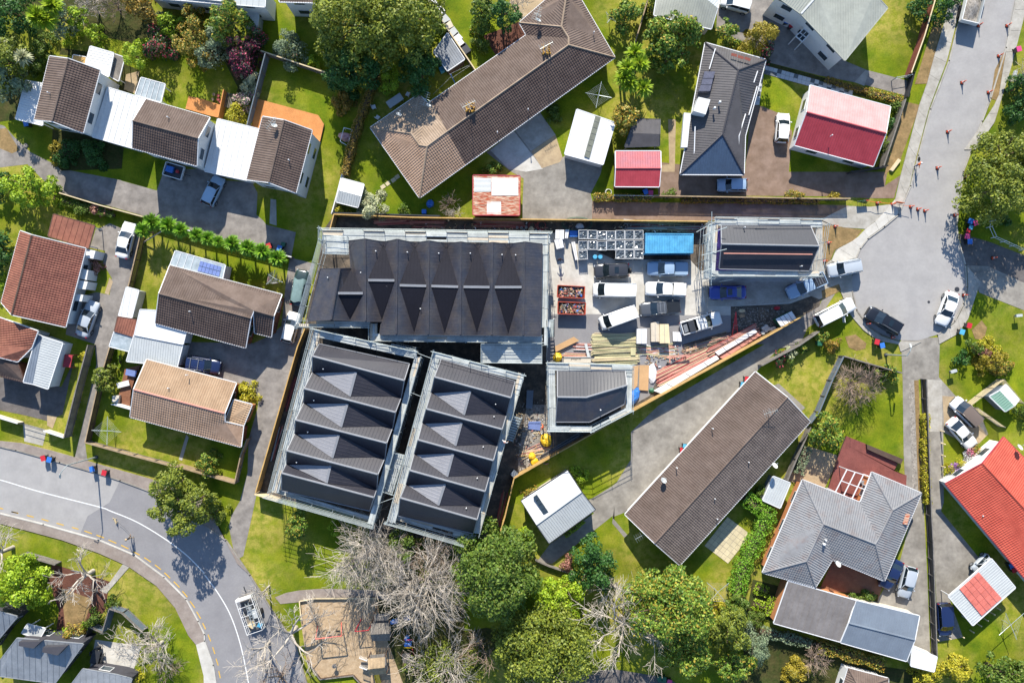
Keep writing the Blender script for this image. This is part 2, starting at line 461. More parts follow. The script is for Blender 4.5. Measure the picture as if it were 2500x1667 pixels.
def windows(root, a, b, ztop, zb=0.0, storeys=1, frame_m='frame_white', every=3.4, w=1.5):
    d, n = frame(a, b); l = (Vector((b.x, b.y, 0)) - Vector((a.x, a.y, 0))).length
    if l < 2.4: return
    k = max(1, int(l / every)); rz = math.atan2(d.y, d.x)
    for s in range(storeys):
        z0 = zb + .95 + 2.7 * s
        if z0 + 1.15 > ztop: break
        for i in range(k):
            t = (i + .5) / k * l; c = Vector((a.x, a.y, 0)) + d * t - n * .02 + Z3 * (z0 + .55)
            f = cube('window', root, c, w, .09, 1.15, MATS[frame_m], rz)
            g = cube('pane', f, Vector((0, 0, 0)), 1, 1, 1, MATS['glass'])
            g.matrix_local = Matrix.Translation((0, -.12, 0)) @ Matrix.Diagonal((.9, 1.0, .86, 1))
def house(name, label, V, faces, wall='wall_white', inset=.5, zb=0.0, gut='frame_white', ridge=None, cat='house', group=None,
          storeys=1, win=True, thick=.14, rname='roof', tiles='roof_tiles', posts=False, wallzs=None, lift=.015):
    F = [(ccw(f[0], V), f[1], f[2]) for f in faces]
    E, LP = loops_of([f[0] for f in F])
    c = sum((V[k] for k in {k for f in F for k in f[0]}), Vector()) / len({k for f in F for k in f[0]})
    root = thing(name, label, cat, (c.x, c.y, 0), group)
    rb = MB()
    for f, kind, m in F:
        rb.mat(MATS[m]); rb.poly([V[k] for k in f]); rb.poly([V[k] - Z3 * thick for k in f[::-1]])
    for lp in LP:
        for a, b in zip(lp, lp[1:] + lp[:1]): rb.poly([V[a] - Z3 * thick, V[b] - Z3 * thick, V[b], V[a]])
    roof = rb.build(rname, None, root)
    tb = MB(); sb = MB(); norms = {}
    for f, kind, m in F:
        t = tb if kind == 'tile' else sb
        t.mat(MATS[m]); norms[tuple(f)] = cover(t, [V[k] for k in f], kind, lift) if kind != 'flat' else None
    if tb.f: tb.build(tiles, None, roof, stuff=True)
    if sb.f: sb.build('roof_sheeting', None, roof)
    # ridge and hip caps where two slopes fall away from their shared edge
    if ridge:
        cb = MB()
        for (a, b), f in E.items():
            if (b, a) in E and a < b:
                g = E[(b, a)]; m = (V[a] + V[b]) / 2
                ca = sum((V[k] for k in f), Vector()) / len(f); cb_ = sum((V[k] for k in g), Vector()) / len(g)
                na = norms.get(tuple(f)); nb = norms.get(tuple(g))
                if na is None or nb is None or na.dot(nb) > .985: continue
                if (na.dot(m - cb_) < .02) or (nb.dot(m - ca) < .02): pass
                # convex if the neighbour's centre lies below this face's plane
                if (cb_ - m).dot(na) < 0: cb.tube(V[a] + Z3 * .02, V[b] + Z3 * .02, .13, n=6)
        if cb.f: cb.build('ridge_capping', MATS[ridge], roof)
    gb = MB()
    for lp in LP:
        for a, b in zip(lp, lp[1:] + lp[:1]):
            d, n = frame(V[a], V[b]); gb.beam(V[a] - n * .05 - Z3 * .04, V[b] - n * .05 - Z3 * .04, .1, .16)
    gb.build('gutter', MATS[gut], root)
    if wall:
        wb = MB(); WL = []
        for lp in LP:
            q = offset_loop([V[k] for k in lp], inset); zs = [p.z - thick - .01 for p in q]
            for i in range(len(q)):
                j = (i + 1) % len(q); a, b = q[i], q[j]
                wb.poly([(a.x, a.y, zb), (b.x, b.y, zb), (b.x, b.y, zs[j]), (a.x, a.y, zs[i])]); WL.append((a, b, min(zs[i], zs[j])))
        wb.build('wall', MATS[wall], root)
        if win:
            for a, b, z in WL: windows(root, a, b, z, zb, storeys)
    elif posts:
        for lp in LP:
            for p in offset_loop([V[k] for k in lp], .25):
                beam('post', root, (p.x, p.y, 0), (p.x, p.y, p.z - .12), .1, .1, MATS['frame_white'])
    root['_loops'] = 0; del root['_loops']
    return root
def vent(root, s, z, r=.055, h=.3, mat='frame_white'):
    for p in wp(s, z):
        b = MB(); b.tube(p - Z3 * .3, p + Z3 * h, r, n=8); b.lathe(p + Z3 * h, [(r * 1.5, 0), (r * 1.5, .06), (r, .1)], 8)
        b.build('roof_vent', MATS[mat], root)
def antenna(root, s, z, rot=0.4, h=2.2, orange=False):
    for p in wp(s, z):
        b = MB(); t = p + Z3 * h; d = Vector((math.cos(rot), math.sin(rot), 0)); n = Vector((-d.y, d.x, 0))
        b.tube(p - Z3 * .3, t, .025); b.tube(t - d * .9, t + d * .9, .022)
        for k in range(7):
            c = t + d * (-.85 + k * .28); l = .55 - .04 * k; b.tube(c - n * l, c + n * l, .014, n=4)
        t2 = p + Z3 * (h * .7); b.tube(t2 - n * .5, t2 + n * .5, .02)
        b.build('tv_antenna', MATS['galv'], root)
def dish(root, s, z, r=.42, az=.6, mat='metal_pale'):
    for p in wp(s, z):
        ax = Vector((math.sin(az) * .6, math.cos(az) * .6, .55)).normalized(); b = MB()
        a = ax.orthogonal().normalized(); c = ax.cross(a); N = 14; rings = []
        cen = p + Z3 * .75
        for rr, dd in ((.02, 0), (r * .6, .05), (r, .13)):
            rings.append([cen + ax * dd + a * (rr * math.cos(2 * math.pi * i / N)) + c * (rr * math.sin(2 * math.pi * i / N)) for i in range(N)])
        vs = [v for R in rings for v in R]
        b.add(vs, [(j * N + i, j * N + (i + 1) % N, (j + 1) * N + (i + 1) % N, (j + 1) * N + i) for j in range(2) for i in range(N)] + [list(range(N))])
        o = b.build('satellite_dish', MATS[mat], root, smooth=True)
        b = MB(); b.tube(p - Z3 * .2, cen, .035); b.tube(cen - Z3 * r * .7, cen + ax * .6, .018); b.box(cen + ax * .62, .1, .1, .1); b.build('dish_arm', MATS['galv'], o)
# == THE SETTING: ground, drives, road, paths
g = MB(); g.poly([(-400, -400, 0), (400, -400, 0), (400, 400, 0), (-400, 400, 0)]); tag(g.build('ground', MATS['grass']), kind='structure')
ZP = []
def level(p):
    """each sheet lies 4 mm above the highest earlier sheet it can touch"""
    bb = (min(a.x for a in p), max(a.x for a in p), min(a.y for a in p), max(a.y for a in p)); l = 0
    for c, k in ZP:
        if bb[0] < c[1] and bb[1] > c[0] and bb[2] < c[3] and bb[3] > c[2]: l = max(l, k + 1)
    ZP.append((bb, l)); return .008 + .004 * l
def patch(name, s, mat, th=0.0):
    p = wp(s, 0); z = level(p); b = MB()
    if th: b.prism(p, -.02, z + th)
    else:
        ar = sum(a.x * c.y - c.x * a.y for a, c in zip(p, p[1:] + p[:1]))
        if ar < 0: p = p[::-1]
        b.poly([(a.x, a.y, z) for a in p])
    return tag(b.build(name, MATS[mat]), kind='structure')
patch('driveway', '00 -400,1000 -60,1120 40,1150 130,1250 280,1390 480,1490 560,1540 | 01 760,10 1100,75 1425,165 1435,-20 | 10 60,1540 | 11 200,80 430,95 480,190 470,390 530,440 560,480 830,550 790,765 0,570 | 01 1310,400 540,185 400,80 250,-70 0,-40 -400,-120', 'asphalt_drive')
patch('front_lawn', '00 1140,1380 1500,1440 | 01 1490,0 1430,170 1105,80 1110,-20', 'grass')
patch('garden_bed', '00 -60,1180 60,1170 110,1260 180,1370 110,1400 -60,1330', 'bare_dirt')
patch('garden_bed', '00 480,1180 850,1240 1130,1340 1110,1540 | 01 560,-10 | 00 470,1460', 'dark_soil')
patch('garden_bed', '00 560,440 780,470 1060,560 1280,640 1260,860 1110,830 990,700 760,520 540,500', 'dark_soil')
patch('path', '00 1150,680 1270,650 1240,860 1130,820', 'concrete_tan')
patch('path', '11 600,245 650,255 655,490 590,470', 'concrete')
patch('garden_bed', '00 0,880 230,740 150,1090 -60,1120 -60,900', 'dark_soil')
patch('garden_bed', '00 -60,-20 1350,-20 1480,260 1330,420 900,330 620,130 260,160 -60,120', 'dark_soil')
patch('garden_bed', '10 -60,330 480,380 500,500 330,1080 220,1100 300,800 180,560 -60,600', 'dark_soil')
patch('driveway', '01 870,530 1000,468 1275,585 1130,1180 1030,1568 | 02 1000,10 890,400 775,890 800,1090 680,1050 690,1000 880,180 865,0 | 01 600,1480 640,1160 880,1095 1000,1120 1020,970 940,830 960,720 820,690', 'asphalt_drive')
patch('path', '01 1000,960 1030,1000 990,1120 955,1105', 'concrete_tan')
patch('courtyard', '02 -60,290 560,390 680,140 640,300 570,640 430,700 240,650 -60,590', 'asphalt_dark')
patch('driveway', '02 210,720 425,780 390,925 222,885', 'concrete')
patch('path', '02 430,640 520,660 480,770 430,740', 'concrete_tan')
patch('driveway', '11 775,780 1000,835 880,1400 900,1430 | 12 870,0 480,1330 430,1568 | 13 350,410 280,450 220,140 | 12 240,1568 320,1430 390,1170 400,860 480,590 490,500 430,400 340,360 -40,290 | 02 1650,210 1720,-20 | 11 440,1560 620,1480 700,1400 740,1000', 'asphalt_drive')
patch('path', '02 1700,820 1720,850 1660,1060 1630,1050', 'concrete')
patch('car_court', '20 700,1390 1190,1040 1330,1230 1390,1440 1415,1420 1760,1500 | 21 1740,20 1650,200 1665,260 1665,430 1030,430 1030,290 1040,60 930,0', 'concrete_worn')
patch('concrete_slab', '20 735,1370 950,1195 1215,1540 1060,1568 900,1540', 'concrete_pale')
patch('concrete_slab', '20 1110,1380 1330,1230 1395,1440 1370,1480 1205,1535', 'concrete_tan')
patch('concrete_slab', '20 960,1190 1190,1030 1330,1230 1105,1375', 'concrete')
patch('accessway', '21 1665,262 1867,266 | 31 0,272 1867,298 | 41 265,305 265,450 | 31 1867,440 850,445 0,432 | 21 1662,428', 'asphalt_brown')
patch('driveway', '30 1250,950 1360,975 1490,1030 1620,1200 1590,1568 | 40 0,1568 620,1568 | 41 600,120 490,240 | 31 1867,222 400,212 400,-90 | 30 1190,1568', 'asphalt_brown')
patch('path', '30 490,1090 560,1090 550,1568 | 31 420,0 410,-60 | 30 500,1500', 'concrete_tan')
patch('garden_bed', '30 1290,600 1370,560 1867,700 | 40 760,900 740,960 0,800 | 30 1867,780 1380,620', 'dark_soil')
patch('driveway', '30 960,-60 1380,-60 1867,430 | 40 240,560 430,640 720,715 810,740 800,880 700,850 310,750 0,690 | 30 1867,690 1400,570 1240,390 1180,390 930,290 935,100', 'asphalt_drive')
patch('driveway', '40 420,645 455,650 410,785 320,750', 'concrete')
patch('garden_bed', '20 670,330 1000,200 1065,320 790,510', 'mulch_red')
patch('patio', '20 900,-60 1320,-60 1110,130 1000,190 930,60', 'concrete_tan')
patch('driveway', '32 1370,0 1500,40 1350,190 1285,262 100,1530 0,1568 | 23 1867,30 1690,170 1300,480 1160,460 1280,300 1680,20 | 22 1600,1430 1670,1400 1850,1290 | 32 20,1260 150,1050 150,800 400,560', 'concrete_worn')
patch('driveway', '31 1270,1568 1867,1225 | 41 60,1080 150,1100 60,1240 | 31 1867,1350 1760,1420 | 32 1690,10 1500,40 1370,0', 'asphalt_drive')
patch('path', '32 1500,360 1740,580 1700,615 1430,380', 'concrete_worn')
patch('path', '22 1867,1480 | 23 1850,60 1867,80 | 33 0,80 120,220 90,240 -20,110', 'concrete_worn')
patch('driveway', '42 745,-60 760,270 770,1000 785,1300 900,1380 | 43 850,20 740,440 560,760 500,830 880,960 850,1250 1012,1300 985,600 955,0 | 42 940,1350 905,320 905,-60', 'concrete_worn')
tag(patch('gravel_strip', '42 815,330 862,330 900,1340 850,1310', 'gravel'), kind='stuff')
patch('grass_strip', '42 865,330 905,330 935,1340 903,1340', 'bare_dirt')
patch('driveway', '42 745,-60 1100,-60 1090,300 1250,480 1470,640 1540,820 1410,950 1130,800 1135,1440 | 43 1110,0 1500,480 1180,780 1310,1150 1085,1190 1030,0 | 42 985,800 985,320 760,320', 'concrete_worn')
patch('concrete_slab', '42 985,320 1118,330 1122,797 1000,797', 'concrete')
patch('gravel_pad', '42 1122,470 1250,480 1530,830 1410,950 1140,770', 'concrete_tan')
patch('patio', '42 -100,930 160,1010 170,1060 40,1330 -300,1240 ', 'concrete_tan')
patch('garden_bed', '33 1260,620 1560,700 1450,1000 1200,960', 'dark_soil')
patch('garden_bed', '33 1200,1040 1867,1180 | 43 620,1420 1050,1480 1050,1568 0,1568 | 33 1150,1568', 'dark_soil')
patch('courtyard', '43 0,720 130,430 590,640 530,830 330,800', 'deck_brown')
patch('garden_bed', '43 -60,720 230,760 330,800 530,840 540,760 230,740', 'dark_soil')
# ---- road on the left
patch('road', '02 -400,840 -60,915 0,930 150,965 550,1075 880,1170 1100,1240 1370,1340 | o 440,1185 520,1240 575,1320 625,1400 680,1480 705,1568 720,1700 | 13 130,2200 110,1600 80,1400 0,1180 | 03 1867,1120 1810,1000 1700,800 1500,600 1230,400 900,260 400,120 0,20 -400,-60', 'asphalt_old')
patch('road_resurfacing', '02 800,1565 1000,1440 | 03 1100,-290 | o 345,1128 440,1185 520,1240 575,1320 625,1400 680,1480 705,1568 | 13 120,1600 80,1400 0,1180 | 03 1867,1120 1810,1000 1700,800 1500,600 1230,400 900,260 735,200', 'asphalt_new')
patch('footpath', '02 -400,760 0,880 200,900 480,970 690,1030 860,1080 1390,1230 1867,1420 | 13 280,440 300,480 | o 575,1320 520,1240 440,1185 345,1128 | 02 1100,1240 880,1170 550,1075 150,965 0,930 -400,840', 'path_brown', .09)
patch('footpath', '03 -400,-60 0,20 400,120 900,260 1230,400 1500,600 1700,800 1810,1000 1867,1120 | 13 -10,1210 | 03 1790,1215 1720,1130 1600,880 1430,680 1170,500 900,380 560,260 300,190 0,110 -400,20', 'path_brown', .09)
patch('crossing', '03 1790,1215 1867,1180 | 13 0,1190 80,1410 110,1600 100,2000 0,2000 | 03 1860,1500', 'concrete_pale', .095)
patch('path', '03 1125,478 1180,510 970,750 905,720 1000,650', 'concrete', .03)
patch('patio', '03 870,1170 1020,1190 1290,1230 1200,1500 820,1430', 'concrete_pale')
patch('garden_bed', '03 480,480 1000,640 960,900 830,1060 780,1200 500,1190 540,900 430,620', 'mulch_red')
patch('garden_bed', '03 560,700 840,800 760,1060 600,1090', 'bare_dirt')
patch('path', '13 640,785 740,745 860,722 1080,705 1560,720 1700,760 1700,830 1560,790 1000,790 860,828 690,845', 'path_brown', .02)
patch('playground_surface', '13 865,825 1000,795 1560,790 1867,900 | 23 250,900 430,1120 100,1568 40,1800 | 13 1560,1800 1440,1568 1350,1500 1050,1535 930,1370 875,1000', 'bark')
tag(patch('leaf_litter', '13 1560,720 1867,600 | 23 500,900 500,1100 700,1060 900,1120 500,1568 -60,1568 | 13 1600,1000', 'dark_soil'), kind='stuff')
patch('lower_path', '23 1400,1568 1640,1460 1867,1440 | 33 500,1520 560,1568 560,1700 | 23 1400,1700', 'asphalt_dark')
# ---- building site
patch('site_ground', '11 1175,400 | 21 1867,442 | 31 850,452 1867,440 | 41 180,480 60,720 60,1000 | 31 1867,1225 1270,1568 | 32 150,620 | 22 1310,1010 960,1215 | 23 700,250 | 13 1500,240 | 12 1500,1568 470,1365 870,0 | 11 900,1440 1030,850 1080,530', 'site_dirt')
patch('yard_slab', '21 1280,560 1530,540 1530,640 | 31 0,800 690,800 780,900 1867,900 | 41 60,900 60,1080 | 31 1600,1200 1060,1225 1060,1490 640,1500 200,1600 | 32 480,200 160,190 | 22 1245,170', 'concrete_pale')
patch('yard_asphalt', '21 1285,1295 1867,1295 | 31 590,1305 1060,1305 1060,1490 1000,1568 | 32 900,110 380,340 320,470 160,560 160,190 | 22 1245,170', 'asphalt_new')
patch('yard_slab', '31 800,1000 1600,1000 1700,1080 1590,1190 1060,1222 830,1222', 'concrete')
patch('gravel_patch', '22 1070,550 1250,550 1310,1000 980,1170 1000,960', 'gravel')
patch('site_apron', '31 1870,430 1867,440 | 41 260,310 270,450 200,520 60,760 60,900 -120,900', 'concrete')
# ---- cul-de-sac on the right
patch('road', '40 1430,-700 1320,0 1180,560 1010,1000 900,1420 | 41 830,130 720,390 590,500 440,610 370,700 320,820 300,950 300,1090 340,1260 430,1390 560,1480 720,1530 900,1535 1080,1480 1230,1360 1310,1200 1340,1050 1330,850 1260,600 1250,480 1265,330 1310,0 | 40 1480,1110 1560,900 1700,440 1790,0 1940,-700', 'asphalt_old')
patch('bare_verge', '40 1200,-300 1060,170 1130,200 980,765 870,770', 'bare_dirt')
patch('bare_verge', '40 790,930 920,960 740,1455 | 41 600,30 600,-120', 'bare_dirt')
patch('bare_verge', '40 1780,200 1700,440 1600,640 1560,900 1620,920 1700,740 1760,500', 'bare_dirt')
patch('bare_verge', '41 30,480 200,500 390,530 320,620 140,710 90,830 30,860', 'bare_dirt')
patch('gate_apron', '41 110,800 295,890 305,1090 190,1085 0,1160 -100,1120 -60,860 40,850', 'concrete')
patch('bare_verge', '41 590,130 740,30 680,240 490,240', 'asphalt_brown')
patch('bare_verge', '41 20,1080 180,1020 200,1080 30,1160', 'bare_dirt')
patch('path_crossing', '41 260,310 470,318 690,290 | 41 520,440 420,520 210,505 265,450', 'concrete')
def slabs(name, left, right, n, mat, th=.1):
    """a footpath of separate concrete slabs with open joints, each slab a piece of its own"""
    A = wp(left); B = wp(right)
    base = MB(); base.prism(A + B[::-1], -.02, .055); root = tag(base.build(name, MATS['concrete_worn']), kind='structure')
    def samp(P):
        L = [0]
        for a, b in zip(P, P[1:]): L.append(L[-1] + (b - a).length)
        def f(t):
            s = t * L[-1]
            for i in range(len(P) - 1):
                if s <= L[i + 1] or i == len(P) - 2: return P[i].lerp(P[i + 1], (s - L[i]) / max(1e-6, L[i + 1] - L[i]))
        return f
    fa, fb = samp(A), samp(B)
    for i in range(n):
        t0 = (i + .006) / n; t1 = (i + .994) / n; b = MB(); pts = [fa(t0), fa((t0 + t1) / 2), fa(t1), fb(t1), fb((t0 + t1) / 2), fb(t0)]
        b.prism(pts, .02, th + random.uniform(-.006, .006)); b.build('path_slab', MATS[mat], root)
slabs('footpath', '40 1230,-300 1190,0 1140,200 1050,500 980,765 910,960 820,1300 | 41 740,30 690,250', '40 1390,-300 1300,0 1160,560 995,1000 885,1420 | 41 820,130 720,380', 13, 'concrete')
slabs('footpath', '41 690,250 525,440 420,520 330,615 150,710 110,810', '41 720,380 590,490 440,600 370,695 325,800 290,900', 6, 'concrete_pale')
slabs('footpath', '41 190,1080 280,1300 400,1440 540,1540 720,1568 | 42 740,70', '41 290,1080 330,1260 425,1395 555,1490 720,1545 | 42 930,-20', 6, 'concrete')
slabs('footpath', '41 1090,1568 1250,1480 1350,1350 1400,1200 1440,1080 1470,1000', '41 1080,1490 1240,1370 1320,1210 1355,1060 1350,960 1345,860', 6, 'concrete')
slabs('footpath', '40 1900,-300 1867,150 1740,640 1640,960 1600,1110 | 41 1420,-200', '40 1800,-300 1795,0 1705,440 1630,900 1500,1110 | 41 1320,-200', 9, 'concrete')
patch('driveway', '41 1345,860 1300,600 1560,860 1867,1000 1867,1260 1460,1100', 'concrete_worn')
patch('driveway', '41 1270,560 1560,640 1867,760 2200,900 2200,1150 1867,1010 1540,860 1330,850', 'asphalt_dark')
patch('bare_patch', '41 235,1500 330,1480 430,1560 | 42 420,40 340,60 270,30', 'bare_dirt')
patch('bare_patch', '41 1390,1440 1480,1350 1530,1420 1500,1530 1420,1520', 'bare_dirt')
# kerbs
def kerb(s, w=.16, mat='concrete'):
    p = wp(s); b = MB()
    for a, c in zip(p, p[1:]):
        a2 = Vector((a.x, a.y, .075)); c2 = Vector((c.x, c.y, .075)); d = (c2 - a2).normalized() * .08
        b.beam(a2 - d, c2 + d, w, .15)
    tag(b.build('kerb', MATS[mat]), kind='structure')
kerb('40 1320,0 1180,560 1010,1000 900,1420 | 41 830,130 720,390 590,500 440,610 370,700 320,820')
kerb('41 300,1090 340,1260 430,1390 560,1480 720,1530', mat='concrete_worn')
kerb('41 1080,1480 1230,1360 1310,1200 1340,1050 1330,850 1260,600 1250,480 1265,330 1310,0 | 40 1480,1110 1560,900 1700,440 1790,0')
kerb('02 -200,885 0,930 150,965 550,1075 880,1170 1100,1240 1370,1340 | o 440,1185 520,1240 575,1320 625,1400 680,1480 705,1568', mat='concrete_worn')
kerb('03 -200,-30 0,20 400,120 900,260 1230,400 1500,600 1700,800 1810,1000 1867,1120 | 13 0,1180 80,1400 110,1600', mat='concrete_pale')
# painted lines: the long white line and every yellow dash
def ribbon(s, w, mat, z, name, parent=None):
    p = wp(s); b = MB()
    L = []
    for i, a in enumerate(p):
        d, n = frame(p[max(0, i - 1)], p[min(len(p) - 1, i + 1)]); L.append((a + n * w / 2, a - n * w / 2))
    for (a, b_), (c, d) in zip(L, L[1:]): b.poly([(a.x, a.y, z), (b_.x, b_.y, z), (d.x, d.y, z), (c.x, c.y, z)])
    return b.build(name, MATS[mat], parent)
ZM = .006 + max(v.co.z for o in bpy.data.objects if o.name in ('road', 'road.001', 'road_resurfacing') for v in o.data.vertices)
road = [o for o in bpy.data.objects if o.name == 'road'][0]
def smooth_pts(s, k=6):
    p = [(a, b) for a, b, _ in pp(s)]; out = []
    for i in range(len(p) - 1):
        p0 = p[max(i - 1, 0)]; p1 = p[i]; p2 = p[i + 1]; p3 = p[min(i + 2, len(p) - 1)]
        for j in range(k):
            t = j / k
            out.append(tuple(.5 * (2 * p1[q] + (p2[q] - p0[q]) * t + (2 * p0[q] - 5 * p1[q] + 4 * p2[q] - p3[q]) * t * t + (3 * p1[q] - p0[q] - 3 * p2[q] + p3[q]) * t ** 3) for q in (0, 1)))
    out.append(p[-1]); return 's ' + ' '.join('%f,%f' % a for a in out)
ribbon(smooth_pts('02 -300,1165 0,1235 370,1345 900,1480 | 03 1010,0 1250,100 1500,250 1700,400 1867,570 | 13 0,580 130,760 240,960 330,1230 400,1568 420,1700'), .14, 'paint_white', ZM, 'edge_line', road)
for s in ('02 -10,1490 30,1500', '02 105,1525 165,1537', '03 105,5 168,20', '03 245,38 308,55', '03 380,72 443,90', '03 517,110 582,128', '03 657,147 717,165', '03 770,180 840,205', '03 880,218 950,243', '03 990,262 1062,292', '03 1105,310 1172,343',
          '03 1215,368 1275,400', '03 1315,422 1377,463', '03 1412,488 1468,532', '03 1500,560 1552,610', '03 1585,640 1638,695', '03 1663,728 1710,782', '03 1733,820 1778,880', '03 1793,915 1830,978', '03 1848,1018 1875,1075', '13 30,1123 55,1185', '13 72,1237 93,1300', '13 103,1342 123,1405', '13 128,1455 142,1520'):
    ribbon(s, .13, 'paint_yellow', ZM, 'yellow_dash', road)
for s, r in (('41 1255,1070', .33), ('41 998,1185', .18)):
    p = w1(s); b = MB(); b.tube((p.x, p.y, ZM - .01), (p.x, p.y, ZM + .004), r, n=16); b.thing('manhole_cover', MATS['steel_dark'], 'larger dark round manhole cover in the cul-de-sac above the white saloon car' if r > .3 else 'smaller dark round cover in the middle of the cul-de-sac', 'manhole cover')
# paving that can be told apart
def pavers(name, corner, ux, uy, nu, nv, mats, parent_mat='concrete_worn', gap=.04, z=.05, skip=None):
    o, a, b = w1(corner), w1(ux), w1(uy); du = (a - o) / nu; dv = (b - o) / nv
    base = MB(); base.prism([o, a, a + b - o, b], -.02, .03); root = tag(base.build(name, MATS[parent_mat]), kind='structure')
    rz = math.atan2(du.y, du.x)
    for i in range(nu):
        for j in range(nv):
            if skip and skip(i, j): continue
            c = o + du * (i + .5) + dv * (j + .5); m = mats[(i * 7 + j * 5 + (i * j) % 3) % len(mats)]
            cube('paving_slab', root, (c.x, c.y, z - .03 + random.uniform(-.004, .004)), du.length - gap, dv.length - gap, .06, MATS[m], rz)
M('slab_cream', 'd8c9a4', .1, .8, 5.0, .9, objr=.1); M('slab_pale', 'd5d8d8', .08, .8, 5.0, .9, objr=.08); M('slab_dark', '6b7378', .1, .8, 5.0, .9, objr=.1)
pavers('patio', '33 1035,478', '33 1245,215', '33 820,315', 7, 6, ['slab_cream'])
pavers('garden_path', '30 1375,600', '30 1867,735', '30 1360,675', 13, 2, ['slab_pale', 'slab_dark', 'slab_pale', 'slab_pale'])
pavers('garden_path', '40 0,740', '40 310,830', '40 -15,800', 8, 2, ['slab_dark', 'slab_pale', 'slab_pale'])
pavers('garden_path', '30 1310,680', '30 1360,680', '30 1270,960', 1, 7, ['slab_pale', 'slab_pale', 'slab_dark'])
# stepping stones on the lawns
ss = thing('stepping_stones', 'pale square stepping stones crossing the lawn below the small grey shed', 'stepping stones', w1('11 1660,120'))
for s in ('11 1625,135', '11 1670,105', '11 1720,75', '11 1755,45'):
    p = w1(s); cube('stone', ss, (p.x, p.y, .03), .62, .5, .06, MATS['slab_cream'], .6)
# == HOUSES round the site
# three two-storey townhouses on the left with white flat links between them
V = vset('00 a=455,515,5.2 r=622,537,6.9 b=912,642,5.2 c=757,1213,5.2 s=475,1106,6.9 d=315,1093,5.2')
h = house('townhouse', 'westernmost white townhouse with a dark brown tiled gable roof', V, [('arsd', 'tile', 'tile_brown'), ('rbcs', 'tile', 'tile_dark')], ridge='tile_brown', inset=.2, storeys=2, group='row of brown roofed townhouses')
vent(h, '00 447,848', 6.2)
V = vset('00 a=1330,907,5.2 b=1912,1074,5.2 e=1805,1262,6.8 w=1213,1102,6.8 c=1795,1512,5.2 d=1210,1350,5.2')
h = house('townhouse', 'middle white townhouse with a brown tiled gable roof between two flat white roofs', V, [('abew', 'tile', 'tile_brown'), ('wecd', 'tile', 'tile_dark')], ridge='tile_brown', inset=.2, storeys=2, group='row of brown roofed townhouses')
vent(h, '00 1535,1072', 6.1)
V = vset('10 a=530,1065,5.2 r=722,1097,6.9 b=977,1190,5.2 | 11 c=830,190,5.2 s=585,95,6.9 d=383,70,5.2')
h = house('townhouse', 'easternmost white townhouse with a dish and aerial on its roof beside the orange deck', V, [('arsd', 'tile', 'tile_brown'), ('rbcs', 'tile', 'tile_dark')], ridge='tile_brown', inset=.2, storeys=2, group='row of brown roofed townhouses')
vent(h, '10 770,1462', 6.0); antenna(h, '10 625,1140', 6.2, .9, .9); dish(h, '10 648,1165', 6.2, .38)
V = vset('00 a=983,800 b=1332,907 c=1213,1352 d=845,1247', 2.9)
house('link_garage', 'flat white roofed link between the westernmost and middle townhouses', V, [('abcd', 'wide', 'metal_white')], inset=.12, cat='garage', group='flat white links between townhouses', win=False)
V = vset('10 a=120,1087 b=497,1180 | 11 c=386,75 | 10 d=0,1560', 2.9)
house('link_garage', 'flat white roofed link between the middle and easternmost townhouses', V, [('abcd', 'wide', 'metal_white')], inset=.12, cat='garage', group='flat white links between townhouses', win=False)
V = vset('00 a=235,737,2.5 b=390,765,2.7 c=388,1143,2.7 d=145,1085,2.5')
house('carport', 'white ribbed carport roof on the west end of the townhouses', V, [('abcd', 'rib', 'metal_white')], wall=None, cat='carport', posts=True)
V = vset('00 a=825,425,2.6 b=1037,487,2.5 c=990,700,2.5 d=780,590,2.6')
house('patio_roof', 'white ribbed patio roof behind the westernmost townhouse', V, [('abcd', 'rib', 'metal_white')], wall=None, cat='patio roof', posts=True)
V = vset('00 a=1040,495,2.0 b=1135,527,2.0 c=1080,740,2.0 d=990,690,2.0')
house('lean_to', 'grimy clear lean-to roof piled with odds and ends beside the white patio roof', V, [('abcd', 'corr', 'timber_grey')], wall=None, cat='lean-to', posts=True)
V = vset('00 a=1287,710,2.3 b=1505,770,2.3 c=1465,932,2.4 d=1235,865,2.4')
h = house('greenhouse', 'translucent panel roofed garden shelter next to the middle townhouse', V, [('abcd', 'flat', 'translucent')], wall=None, cat='shelter', posts=True)
for t in (0, .2, .4, .6, .8, 1.0):
    beam('glazing_bar', h, V['a'].lerp(V['b'], t) + Z3 * .03, V['d'].lerp(V['c'], t) + Z3 * .03, .05, .06, MATS['frame_white'])
V = vset('00 a=670,505,1.7 b=785,525,1.7 c=776,582,1.7 d=662,545,1.7')
house('garden_store', 'small orange yellow topped garden store tucked behind the westernmost townhouse', V, [('abcd', 'flat', 'timber_new')], wall='timber_new', inset=.06, cat='garden shed', win=False)
# houses along the top edge
V = vset('10 a=215,-150,5.0 b=560,-150,5.0 c=547,65,5.0 d=215,38,5.0')
house('house', 'pale grey roofed white building cut by the top edge above the small white shed', V, [('abcd', 'wide', 'metal_pale')], inset=.3, storeys=2)
V = vset('10 a=690,-200,5.2 b=1190,-200,5.2 c=1120,40,5.2 d=960,25,5.2 e=680,18,5.2')
house('house', 'white house with a brown tiled roof at the top edge by the giant trees', V, [('abcde', 'tile', 'tile_brown')], inset=.4, storeys=2)
V = vset('00 a=1330,-200,3.6 b=1867,-200,3.6 | 10 c=205,65,3.6 | 00 d=1340,-20,3.6')
h = house('sunroom', 'white house roof with slim dark glazing strips at the top edge', V, [('abcd', 'wide', 'metal_white')], inset=.3)
for a, b in (('00 1480,5,3.66', '10 190,55,3.66'), ('00 1620,-20,3.66', '10 190,28,3.66')): beam('glazing_strip', h, w1(a), w1(b), .22, .05, MATS['glass'])
